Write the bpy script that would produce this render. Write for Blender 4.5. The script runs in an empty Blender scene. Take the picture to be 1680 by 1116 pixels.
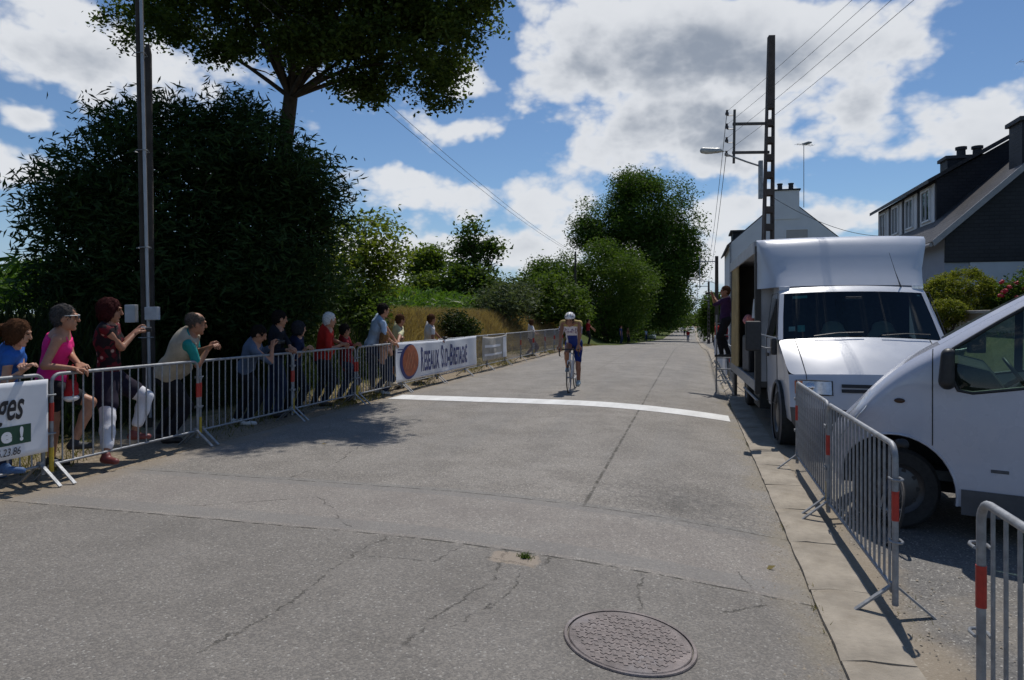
import bpy, bmesh, math, random
import numpy as np
from mathutils import Vector, Matrix
rng = np.random.default_rng(7)
random.seed(7)
SC = bpy.context.scene
COL = SC.collection
R = math.radians

# ------------------------------------------------------------------ camera
CAM_H = 1.65
cam_d = bpy.data.cameras.new('camera')
cam_d.lens = 24.0
cam_d.sensor_width = 36.0
cam_d.shift_y = -38 / 1680
cam_d.clip_start = 0.05
cam_d.clip_end = 6000
cam = bpy.data.objects.new('camera', cam_d)
COL.objects.link(cam)
cam.location = (0, 0, CAM_H)
cam.rotation_euler = (R(90), 0, 0)
SC.camera = cam

# ------------------------------------------------------------------ light and exposure
SUN_AZ, SUN_EL = R(20), R(62)          # azimuth from +Y towards +X
sd = bpy.data.lights.new('sun', 'SUN')
sd.energy = 4.9
sd.angle = R(0.53)
sd.color = (1.0, 0.955, 0.89)
sun = bpy.data.objects.new('sun', sd)
COL.objects.link(sun)
sdir = Vector((math.sin(SUN_AZ) * math.cos(SUN_EL), math.cos(SUN_AZ) * math.cos(SUN_EL), math.sin(SUN_EL)))
sun.rotation_euler = (-sdir).to_track_quat('-Z', 'Y').to_euler()
sun.location = (0, 0, 40)
SC.view_settings.view_transform = 'Standard'
SC.view_settings.look = 'None'
SC.view_settings.exposure = -0.5
SC.view_settings.gamma = 1.0
SC.view_settings.use_curve_mapping = False
SC.cycles.max_bounces = 7
SC.cycles.transparent_max_bounces = 12
SC.cycles.diffuse_bounces = 3
SC.cycles.glossy_bounces = 3
SC.cycles.transmission_bounces = 5
SC.cycles.use_adaptive_sampling = True
SC.cycles.adaptive_threshold = 0.02
SC.cycles.use_denoising = True
SC.cycles.sample_clamp_indirect = 4.0


class NT:
    """small helper for node trees"""
    def __init__(self, tree):
        self.t = tree
        self.n = tree.nodes
        self.l = tree.links

    def new(self, typ, **kw):
        nd = self.n.new(typ)
        for k, v in kw.items():
            setattr(nd, k, v)
        return nd

    def put(self, sock, v):
        if v is None:
            return
        if isinstance(v, bpy.types.NodeSocket):
            self.l.new(v, sock)
        else:
            if isinstance(v, (tuple, list)) and sock.type == 'RGBA' and len(v) == 3:
                v = (*v, 1)
            sock.default_value = v

    def m(self, op, a, b=None, c=None, clamp=False):
        nd = self.new('ShaderNodeMath', operation=op, use_clamp=clamp)
        for i, v in enumerate((a, b, c)):
            self.put(nd.inputs[i], v)
        return nd.outputs[0]

    def vm(self, op, a, b=None):
        nd = self.new('ShaderNodeVectorMath', operation=op)
        self.put(nd.inputs[0], a)
        if b is not None:
            self.put(nd.inputs[1], b)
        return nd.outputs['Value'] if op in ('LENGTH', 'DOT_PRODUCT', 'DISTANCE') else nd.outputs[0]

    def mr(self, v, a, b, c=0.0, d=1.0, kind='SMOOTHSTEP'):
        nd = self.new('ShaderNodeMapRange', interpolation_type=kind)
        for i, x in enumerate((v, a, b, c, d)):
            self.put(nd.inputs[i], x)
        return nd.outputs[0]

    def mix(self, f, a, b, blend='MIX'):
        nd = self.new('ShaderNodeMix', data_type='RGBA', blend_type=blend)
        self.put(nd.inputs[0], f)
        self.put(nd.inputs[6], a)
        self.put(nd.inputs[7], b)
        return nd.outputs[2]

    def noise(self, vec, scale, detail=4, rough=0.55, dist=0.0, out=0):
        nd = self.new('ShaderNodeTexNoise')
        if vec is not None:
            self.put(nd.inputs['Vector'], vec)
        self.put(nd.inputs['Scale'], scale)
        self.put(nd.inputs['Detail'], detail)
        self.put(nd.inputs['Roughness'], rough)
        self.put(nd.inputs['Distortion'], dist)
        return nd.outputs[out]

    def xyz(self, v):
        nd = self.new('ShaderNodeSeparateXYZ')
        self.put(nd.inputs[0], v)
        return nd.outputs

    def comb(self, x, y, z):
        nd = self.new('ShaderNodeCombineXYZ')
        for i, v in enumerate((x, y, z)):
            self.put(nd.inputs[i], v)
        return nd.outputs[0]


# ------------------------------------------------------------------ sky: clear air with fair-weather cumulus
world = bpy.data.worlds.new('World')
SC.world = world
world.use_nodes = True
wt = world.node_tree
wt.nodes.clear()
W = NT(wt)
wo = W.new('ShaderNodeOutputWorld')
bg = W.new('ShaderNodeBackground')
W.l.new(bg.outputs[0], wo.inputs[0])
sky = W.new('ShaderNodeTexSky', sky_type='NISHITA')
sky.sun_disc = False
sky.sun_elevation = SUN_EL
sky.sun_rotation = SUN_AZ
sky.altitude = 100
sky.air_density = 1.0
sky.dust_density = 0.0
sky.ozone_density = 2.2
SKY_STR = 0.112
# cloud masses: azimuth and elevation (degrees), half widths (degrees), weight (negative: clear air)
CLOUDS = []
def _cl(px, py, rx, ry, w):
    u, v = (px - 840) / 1120, (520 - py) / 1120
    w *= 1.12 if w > 0 else .9
    CLOUDS.append((math.atan(u), math.atan(v / math.sqrt(1 + u * u)), rx / 1120 / (1 + u * u), ry / 1120 / math.sqrt(1 + u * u), w))
for c in ((1000, 75, 190, 130, .62), (1190, 95, 170, 130, .62), (1400, 70, 210, 120, .6), (1390, 180, 90, 45, .35),
          (1110, 225, 190, 75, .5), (960, 265, 120, 55, .42), (1230, 245, 130, 60, .4), (1540, 215, 160, 62, .55), (1650, 190, 90, 90, .4), (1460, 350, 130, 30, .28),
          (80, 60, 230, 110, .5), (300, 110, 200, 80, .35), (30, 195, 90, 36, .42), (20, 270, 100, 26, .3),
          (755, 125, 62, 52, .42), (740, 215, 110, 36, .42), (720, 325, 190, 52, .48), (640, 290, 80, 30, .3),
          (860, 415, 220, 38, .42), (930, 345, 90, 45, .35), (1200, 350, 170, 45, .42), (1350, 375, 110, 28, .35), (1150, 420, 140, 50, .4), (650, 420, 160, 40, .35), (860, 185, 40, 30, .3),
          (825, 40, 46, 70, -.45), (800, 270, 70, 40, -.3), (625, 225, 110, 40, -.28), (1610, 75, 110, 70, -.4), (1420, 285, 150, 42, -.4), (880, 240, 60, 40, -.25),
          (40, 350, 120, 70, -.35), (70, 150, 80, 24, -.3), (1170, 158, 60, 22, -.28), (820, 330, 50, 25, -.2)):
    _cl(*c)
tc = W.new('ShaderNodeTexCoord')
dirn = W.vm('NORMALIZE', tc.outputs['Generated'])
dx_, dy_, dz_ = W.xyz(dirn)
az = W.m('ARCTAN2', dx_, dy_)
el = W.m('ARCSINE', dz_)
def blobs(uv2, lst):
    tot = None
    for a, e, ra, re, w in lst:
        nd = W.new('ShaderNodeVectorMath', operation='MULTIPLY_ADD')
        W.put(nd.inputs[0], uv2); nd.inputs[1].default_value = (1 / ra, 1 / re, 0); nd.inputs[2].default_value = (-a / ra, -e / re, 0)
        g = W.mr(W.vm('LENGTH', nd.outputs[0]), 1.25, 0.0, 0.0, w)
        tot = g if tot is None else W.m('ADD', tot, g)
    return tot
uv = W.comb(az, el, 0.0)
wob = W.vm('MULTIPLY', W.vm('SUBTRACT', W.noise(uv, 9.0, 4, .6, 0, 1), (.5, .5, .5)), (.12, .08, 0))
uv2 = W.vm('ADD', uv, wob)
nv = W.vm('MULTIPLY', uv, (1.0, 1.55, 1.0))
f1 = W.noise(nv, 5.2, 8, .58, .25)
vz = W.new('ShaderNodeTexVoronoi'); W.put(vz.inputs['Vector'], W.vm('ADD', nv, W.vm('MULTIPLY', wob, (.35, .35, 0)))); vz.inputs['Scale'].default_value = 15; vz.inputs['Detail'].default_value = 3; vz.inputs['Roughness'].default_value = .55
f2 = W.m('SUBTRACT', 1.0, vz.outputs['Distance'])
low = W.mr(el, .26, .03, 0.03, .17)
d0 = W.m('ADD', W.m('ADD', blobs(uv2, CLOUDS), low), W.m('MULTIPLY', W.m('SUBTRACT', f1, .52), 1.25))
d0 = W.m('ADD', d0, W.m('MULTIPLY', W.m('SUBTRACT', f2, .10), .36))
f3 = W.noise(W.vm('ADD', nv, (0, .07, 0)), 5.2, 3, .5, .25)
big = [c for c in CLOUDS if c[4] >= .48]
d1 = W.m('ADD', blobs(W.vm('ADD', uv2, (0.0, .045, 0)), big), W.m('MULTIPLY', W.m('SUBTRACT', f3, .42), 1.5))
cover = W.mr(d0, .03, .36)
thick = W.mr(d0, .25, .95)
over = W.mr(d1, .0, .75)
dark = W.m('MULTIPLY', thick, over)
lum = W.m('MULTIPLY', cover, W.mr(el, -.02, .10, .80, .97))
ccol = W.mix(dark, (1.05, 1.08, 1.13), (.40, .46, .56))
skyc = W.vm('MULTIPLY', sky.outputs[0], (SKY_STR, SKY_STR, SKY_STR))
skyc = W.mix(1.0, skyc, (.84, .97, 1.10), 'MULTIPLY')
skyc = W.mix(W.mr(el, .17, .0, 0.0, .75), skyc, (.50, .66, .88))
fin = W.mix(lum, skyc, ccol)
W.l.new(fin, bg.inputs['Color'])
bg.inputs['Strength'].default_value = 1.0
world.cycles.sampling_method = 'MANUAL'
world.cycles.sample_map_resolution = 512

# ------------------------------------------------------------------ place geometry: s runs along the road, t across it (to the right)
ROAD_A = math.atan(0.265)
UX, UY = math.sin(ROAD_A), math.cos(ROAD_A)
NX, NY = math.cos(ROAD_A), -math.sin(ROAD_A)
T_L, T_R, T_C = -5.88, 0.77, -2.55

def W2(s, t):
    return (s * UX + t * NX, s * UY + t * NY)

def ST(x, y):
    return (x * UX + y * UY, x * NX + y * NY)

def sstep(x, a, b):
    q = np.clip((np.asarray(x, float) - a) / (b - a), 0, 1)
    return q * q * (3 - 2 * q)

def prof(s):
    s = np.asarray(s, float)
    return np.where(s < 30, 0, np.where(s < 140, -0.0265 * (s - 30) ** 1.0 * sstep(s, 26, 60) , -2.915 - (np.clip(s, 140, 340) - 140) * 0.0025))

def hst(s, t):
    s = np.asarray(s, float); t = np.asarray(t, float)
    c = -0.22 * np.clip((t - T_C) / 3.32, 0, 1) ** 2
    near = 1 - sstep(s, 45, 75)
    bank = sstep(t, -8.2, -10.3) * 1.0
    left = 1.55 * bank * (0.35 + 0.65 * near) + np.clip(-t - 10.3, 0, 60) * 0.008
    left = left + 0.06 * sstep(t, -6.0, -8.0)
    right = 1.66 * sstep(t, 4.7, 6.2) * (1 - sstep(s, 36, 60)) * sstep(s, 8, 13) + np.clip(t - 9.5, 0, 60) * 0.006
    return prof(s) + c + left + right

def hxy(x, y):
    s, t = ST(np.asarray(x, float), np.asarray(y, float))
    return hst(s, t)

def g3(s, t, dz=0.0):
    x, y = W2(s, t)
    return Vector((x, y, float(hst(s, t)) + dz))

def Q(px, py, t):
    """where the line of sight through a point of the view meets the upright plane at t"""
    k = (px - 840) / 1120
    y = t / (k * NX + NY)
    return Vector((k * y, y, CAM_H + (520 - py) / 1120 * y))

def P(px, py, y):
    return Vector(((px - 840) / 1120 * y, y, CAM_H + (520 - py) / 1120 * y))


# ------------------------------------------------------------------ object helpers
def link(o, parent=None):
    COL.objects.link(o)
    if parent is not None:
        o.parent = parent
    return o

def tag(o, label=None, cat=None, group=None, kind=None):
    if label: o['label'] = label
    if cat: o['category'] = cat
    if group: o['group'] = group
    if kind: o['kind'] = kind
    return o

def empty(name, loc=(0, 0, 0), rz=0.0, parent=None):
    o = bpy.data.objects.new(name, None)
    o.empty_display_size = .2
    o.location = loc
    o.rotation_euler = (0, 0, rz)
    return link(o, parent)

def obj(name, me, mat=None, parent=None, loc=None, rot=None, smooth=None):
    if mat is not None and not me.materials:
        for m_ in (mat if isinstance(mat, (list, tuple)) else (mat,)):
            me.materials.append(m_)
    o = bpy.data.objects.new(name, me)
    if loc is not None: o.location = loc
    if rot is not None: o.rotation_euler = rot
    if smooth is not None:
        smooth_by(me, smooth)
    return link(o, parent)

def smooth_by(me, ang):
    me.polygons.foreach_set('use_smooth', [True] * len(me.polygons))
    if ang < 179:
        try:
            me.set_sharp_from_angle(angle=R(ang))
        except Exception:
            pass

class MB:
    """collects shapes of one part"""
    def __init__(self):
        self.v = []; self.f = []; self.mi = []; self.cur = 0

    def add(self, vs, fs):
        b = len(self.v)
        self.v.extend([tuple(v) for v in vs])
        for f in fs:
            self.f.append(tuple(i + b for i in f)); self.mi.append(self.cur)

    def box(self, a, b, M=None):
        (x0, y0, z0), (x1, y1, z1) = a, b
        vs = [Vector(p) for p in ((x0, y0, z0), (x1, y0, z0), (x1, y1, z0), (x0, y1, z0), (x0, y0, z1), (x1, y0, z1), (x1, y1, z1), (x0, y1, z1))]
        if M is not None: vs = [M @ v for v in vs]
        self.add(vs, ((0, 3, 2, 1), (4, 5, 6, 7), (0, 1, 5, 4), (1, 2, 6, 5), (2, 3, 7, 6), (3, 0, 4, 7)))

    def tube(self, pts, r, n=8, closed=False, cap=True):
        pts = [Vector(p) for p in pts]
        k = len(pts)
        rs = r if isinstance(r, (list, tuple)) else [r] * k
        rings = []
        up = None
        for i, p in enumerate(pts):
            if closed:
                d = (pts[(i + 1) % k] - pts[i - 1])
            else:
                d = pts[min(i + 1, k - 1)] - pts[max(i - 1, 0)]
            d.normalize()
            if up is None:
                up = Vector((0, 0, 1)) if abs(d.z) < .9 else Vector((1, 0, 0))
            a = up - d * up.dot(d)
            if a.length < 1e-4:
                a = d.orthogonal()
            a.normalize(); up = a
            b = d.cross(a)
            rings.append([p + (a * math.cos(2 * math.pi * j / n) + b * math.sin(2 * math.pi * j / n)) * rs[i] for j in range(n)])
        vs = [v for rg in rings for v in rg]
        fs = []
        kk = k if closed else k - 1
        for i in range(kk):
            i2 = (i + 1) % k
            for j in range(n):
                j2 = (j + 1) % n
                fs.append((i * n + j, i * n + j2, i2 * n + j2, i2 * n + j))
        if cap and not closed:
            fs.append(tuple(range(n))[::-1]); fs.append(tuple((k - 1) * n + j for j in range(n)))
        self.add(vs, fs)

    def lathe(self, prof_, n=24, M=None, axis='Z'):
        vs = []
        for r_, h_ in prof_:
            for j in range(n):
                a = 2 * math.pi * j / n
                p = Vector((r_ * math.cos(a), r_ * math.sin(a), h_))
                if axis == 'X': p = Vector((h_, p.x, p.y))
                elif axis == 'Y': p = Vector((p.x, h_, p.y))
                vs.append(M @ p if M is not None else p)
        fs = []
        for i in range(len(prof_) - 1):
            for j in range(n):
                j2 = (j + 1) % n
                fs.append((i * n + j, i * n + j2, (i + 1) * n + j2, (i + 1) * n + j))
        self.add(vs, fs)

    def prism(self, poly, d, M=None):
        """poly: list of 3D points of a planar outline; d: extrusion vector"""
        d = Vector(d); n = len(poly)
        vs = [Vector(p) for p in poly] + [Vector(p) + d for p in poly]
        if M is not None: vs = [M @ v for v in vs]
        fs = [tuple(range(n))[::-1], tuple(range(n, 2 * n))]
        for i in range(n):
            j = (i + 1) % n
            fs.append((i, j, n + j, n + i))
        self.add(vs, fs)

    def mesh(self, name, recalc=True):
        me = bpy.data.meshes.new(name)
        me.from_pydata([tuple(v) for v in self.v], [], self.f)
        if any(self.mi):
            me.polygons.foreach_set('material_index', self.mi)
        if recalc:
            bm = bmesh.new(); bm.from_mesh(me)
            bmesh.ops.recalc_face_normals(bm, faces=bm.faces)
            bm.to_mesh(me); bm.free()
        me.update()
        return me

    def build(self, name, mat, parent=None, loc=None, rot=None, smooth=None, bevel=0, seg=2):
        me = self.mesh(name)
        if bevel:
            bevel_mesh(me, bevel, seg)
        return obj(name, me, mat, parent, loc, rot, smooth)

def bevel_mesh(me, w, seg=2, ang=30):
    bm = bmesh.new(); bm.from_mesh(me)
    bmesh.ops.remove_doubles(bm, verts=bm.verts, dist=1e-5)
    es = [e for e in bm.edges if len(e.link_faces) == 2 and e.calc_face_angle(0) > R(ang)]
    bmesh.ops.bevel(bm, geom=es, offset=w, segments=seg, profile=.6, affect='EDGES', clamp_overlap=True)
    bm.to_mesh(me); bm.free(); me.update()

def np_mesh(name, verts, faces, smooth=False):
    """verts (N,3), faces (M,k) arrays"""
    verts = np.asarray(verts, np.float32); faces = np.asarray(faces, np.int32)
    me = bpy.data.meshes.new(name)
    n, k = faces.shape
    me.vertices.add(len(verts)); me.vertices.foreach_set('co', verts.ravel())
    me.loops.add(n * k); me.loops.foreach_set('vertex_index', faces.ravel())
    me.polygons.add(n)
    me.polygons.foreach_set('loop_start', np.arange(0, n * k, k, dtype=np.int32))
    me.polygons.foreach_set('loop_total', np.full(n, k, np.int32))
    if smooth:
        me.polygons.foreach_set('use_smooth', np.ones(n, bool))
    me.update(calc_edges=True)
    return me

def copy_tree(o, parent=None):
    c = o.copy(); COL.objects.link(c); c.parent = parent
    for ch in list(o.children):
        copy_tree(ch, c)
    return c

def apply_mods(o):
    dg = bpy.context.evaluated_depsgraph_get()
    me = bpy.data.meshes.new_from_object(o.evaluated_get(dg))
    old = o.data
    o.modifiers.clear(); o.data = me
    return o


# ------------------------------------------------------------------ materials
_M = {}
def mat(name, col=(.5, .5, .5), rough=.6, metal=0.0, var=.12, scale=8.0, bump=0.0, bscale=60.0, spec=.5, coat=0.0, dirt=0.0, dirtcol=(.12, .1, .08), emis=None):
    if name in _M: return _M[name]
    m = bpy.data.materials.new(name); m.use_nodes = True
    T = NT(m.node_tree)
    b = T.n['Principled BSDF']
    b.inputs['Roughness'].default_value = rough
    b.inputs['Metallic'].default_value = metal
    b.inputs['Specular IOR Level'].default_value = spec
    if coat: b.inputs['Coat Weight'].default_value = coat; b.inputs['Coat Roughness'].default_value = .04
    co = T.new('ShaderNodeTexCoord').outputs['Object']
    n1 = T.noise(co, scale, 5, .6)
    lo = tuple(max(0, c * (1 - var)) for c in col); hi = tuple(c * (1 + var) for c in col)
    c_ = T.mix(T.mr(n1, .25, .75), lo, hi)
    if dirt:
        n2 = T.noise(co, scale * .45, 8, .7, .4)
        c_ = T.mix(T.m('MULTIPLY', T.mr(n2, .48, .75), dirt), c_, dirtcol)
    T.put(b.inputs['Base Color'], c_)
    if rough > .02:
        T.put(b.inputs['Roughness'], T.mr(T.noise(co, scale * 2.3, 3), .2, .8, max(0.02, rough * .85), min(1, rough * 1.15)))
    if bump:
        bp = T.new('ShaderNodeBump'); bp.inputs['Strength'].default_value = min(1, bump); bp.inputs['Distance'].default_value = .01
        T.put(bp.inputs['Height'], T.noise(co, bscale, 4, .6))
        T.l.new(bp.outputs[0], b.inputs['Normal'])
    _M[name] = m
    return m

def leaf_mat(name, c0, c1, trans=.35, rough=.6, spec=.12):
    if name in _M: return _M[name]
    m = bpy.data.materials.new(name); m.use_nodes = True
    T = NT(m.node_tree)
    b = T.n['Principled BSDF']; out = T.n['Material Output']
    at = T.new('ShaderNodeAttribute'); at.attribute_name = 'tint'
    co = T.new('ShaderNodeTexCoord').outputs['Object']
    f = T.m('ADD', T.m('MULTIPLY', at.outputs['Fac'], .65), T.m('MULTIPLY', T.mr(T.noise(co, .9, 3), .3, .7), .35))
    c_ = T.mix(f, c0, c1)
    T.put(b.inputs['Base Color'], c_)
    b.inputs['Roughness'].default_value = rough
    b.inputs['Specular IOR Level'].default_value = spec
    tr = T.new('ShaderNodeBsdfTranslucent')
    T.put(tr.inputs[0], T.mix(1.0, c_, (1.25, 1.3, .55), 'MULTIPLY'))
    mx = T.new('ShaderNodeMixShader'); mx.inputs[0].default_value = trans
    T.l.new(b.outputs[0], mx.inputs[1]); T.l.new(tr.outputs[0], mx.inputs[2])
    T.l.new(mx.outputs[0], out.inputs[0])
    _M[name] = m
    return m

def glass_mat(name, tint=(.55, .66, .62), refl=.5, alpha=.5):
    """tinted window glass: see-through with mirror reflection"""
    if name in _M: return _M[name]
    m = bpy.data.materials.new(name); m.use_nodes = True
    T = NT(m.node_tree); T.n.remove(T.n['Principled BSDF']); out = T.n['Material Output']
    tr = T.new('ShaderNodeBsdfTransparent'); T.put(tr.inputs[0], tint)
    gl = T.new('ShaderNodeBsdfGlossy'); gl.inputs['Roughness'].default_value = .015
    T.put(gl.inputs[0], (.9, .95, 1.0))
    fr = T.new('ShaderNodeFresnel'); fr.inputs[0].default_value = 1.5
    mx = T.new('ShaderNodeMixShader')
    T.put(mx.inputs[0], T.m('MULTIPLY', fr.outputs[0], refl, clamp=True))
    T.l.new(tr.outputs[0], mx.inputs[1]); T.l.new(gl.outputs[0], mx.inputs[2])
    T.l.new(mx.outputs[0], out.inputs[0])
    _M[name] = m
    return m

GALV = mat('galvanised_steel', (.29, .30, .315), .58, .4, .25, 14, .12, 90, dirt=.35, dirtcol=(.2, .18, .15))
BLACK = mat('black_plastic', (.018, .018, .02), .5, 0, .3, 20, .1, 200)
RUBBER = mat('tyre_rubber', (.02, .02, .021), .75, 0, .3, 20, .15, 120)
# ------------------------------------------------------------------ the ground
def grid_sheet(name, ss, ts, dz, mat_, kind='structure', hf=hst):
    S_, T_ = np.meshgrid(np.asarray(ss, float), np.asarray(ts, float), indexing='ij')
    Z = hf(S_, T_) + (dz(S_, T_) if callable(dz) else dz)
    X = S_ * UX + T_ * NX; Y = S_ * UY + T_ * NY
    V = np.stack([X, Y, Z], -1).reshape(-1, 3)
    a, b = S_.shape
    I = np.arange(a * b).reshape(a, b)
    F = np.stack([I[:-1, :-1], I[:-1, 1:], I[1:, 1:], I[1:, :-1]], -1).reshape(-1, 4)[:, ::-1]
    me = np_mesh(name, V, F, True)
    o = obj(name, me, mat_)
    if kind: o['kind'] = kind
    return o

def st_nodes(T):
    g = T.new('ShaderNodeNewGeometry').outputs['Position']
    s = T.vm('DOT_PRODUCT', g, (UX, UY, 0)); t = T.vm('DOT_PRODUCT', g, (NX, NY, 0))
    return g, s, t

def ground_material():
    m = bpy.data.materials.new('ground_soil_grass'); m.use_nodes = True
    T = NT(m.node_tree); b = T.n['Principled BSDF']; b.inputs['Roughness'].default_value = .95; b.inputs['Specular IOR Level'].default_value = .1
    g, s, t = st_nodes(T)
    n1 = T.noise(g, .35, 6, .6); n2 = T.noise(g, 3.0, 7, .65); n3 = T.noise(g, 30, 5, .7)
    grass = T.mix(T.mr(n2, .3, .7), (.035, .06, .014), (.10, .11, .03))
    dry = T.mix(T.mr(n3, .3, .7), (.20, .14, .07), (.36, .27, .14))
    dirt = T.mix(T.mr(n3, .3, .7), (.16, .125, .09), (.36, .30, .22))
    tt = T.m('ADD', t, T.m('MULTIPLY', T.m('SUBTRACT', n1, .5), 1.6))
    # verge: worn gravelly soil by the road, mixed dry grass, then the bank
    c = T.mix(T.mr(tt, -7.0, -7.9), dirt, T.mix(T.mr(n2, .42, .62), dry, grass))
    c = T.mix(T.mr(tt, -9.8, -11.5), c, grass)
    c = T.mix(T.m('MULTIPLY', T.mr(s, 38, 48), T.mr(t, -3, -5)), c, grass)  # far verge takes the darker grass colour, standing in for tree shade
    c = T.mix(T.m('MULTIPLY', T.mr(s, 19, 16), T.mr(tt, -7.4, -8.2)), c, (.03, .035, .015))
    c = T.mix(T.mr(t, 3.5, 7.0), c, grass)
    T.put(b.inputs['Base Color'], c)
    bp = T.new('ShaderNodeBump'); bp.inputs['Distance'].default_value = .03; bp.inputs['Strength'].default_value = .7
    T.put(bp.inputs['Height'], T.m('ADD', n3, n2)); T.l.new(bp.outputs[0], b.inputs['Normal'])
    return m

def seg_line(T, s, t, pts, w, wob):
    """mask of a crack running through pts=(s,t) ..., as thin wobbly line"""
    tot = None
    for (s0, t0), (s1, t1) in zip(pts[:-1], pts[1:]):
        ds, dt = s1 - s0, t1 - t0; L2 = ds * ds + dt * dt
        h = T.m('DIVIDE', T.m('ADD', T.m('MULTIPLY', T.m('SUBTRACT', s, s0), ds), T.m('MULTIPLY', T.m('SUBTRACT', t, t0), dt)), L2, clamp=True)
        a = T.m('SUBTRACT', T.m('SUBTRACT', s, s0), T.m('MULTIPLY', h, ds))
        c = T.m('SUBTRACT', T.m('SUBTRACT', t, t0), T.m('MULTIPLY', h, dt))
        d = T.m('SQRT', T.m('ADD', T.m('MULTIPLY', a, a), T.m('MULTIPLY', c, c)))
        k = T.mr(d, w, w * .25)
        tot = k if tot is None else T.m('MAXIMUM', tot, k)
    return tot

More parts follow.
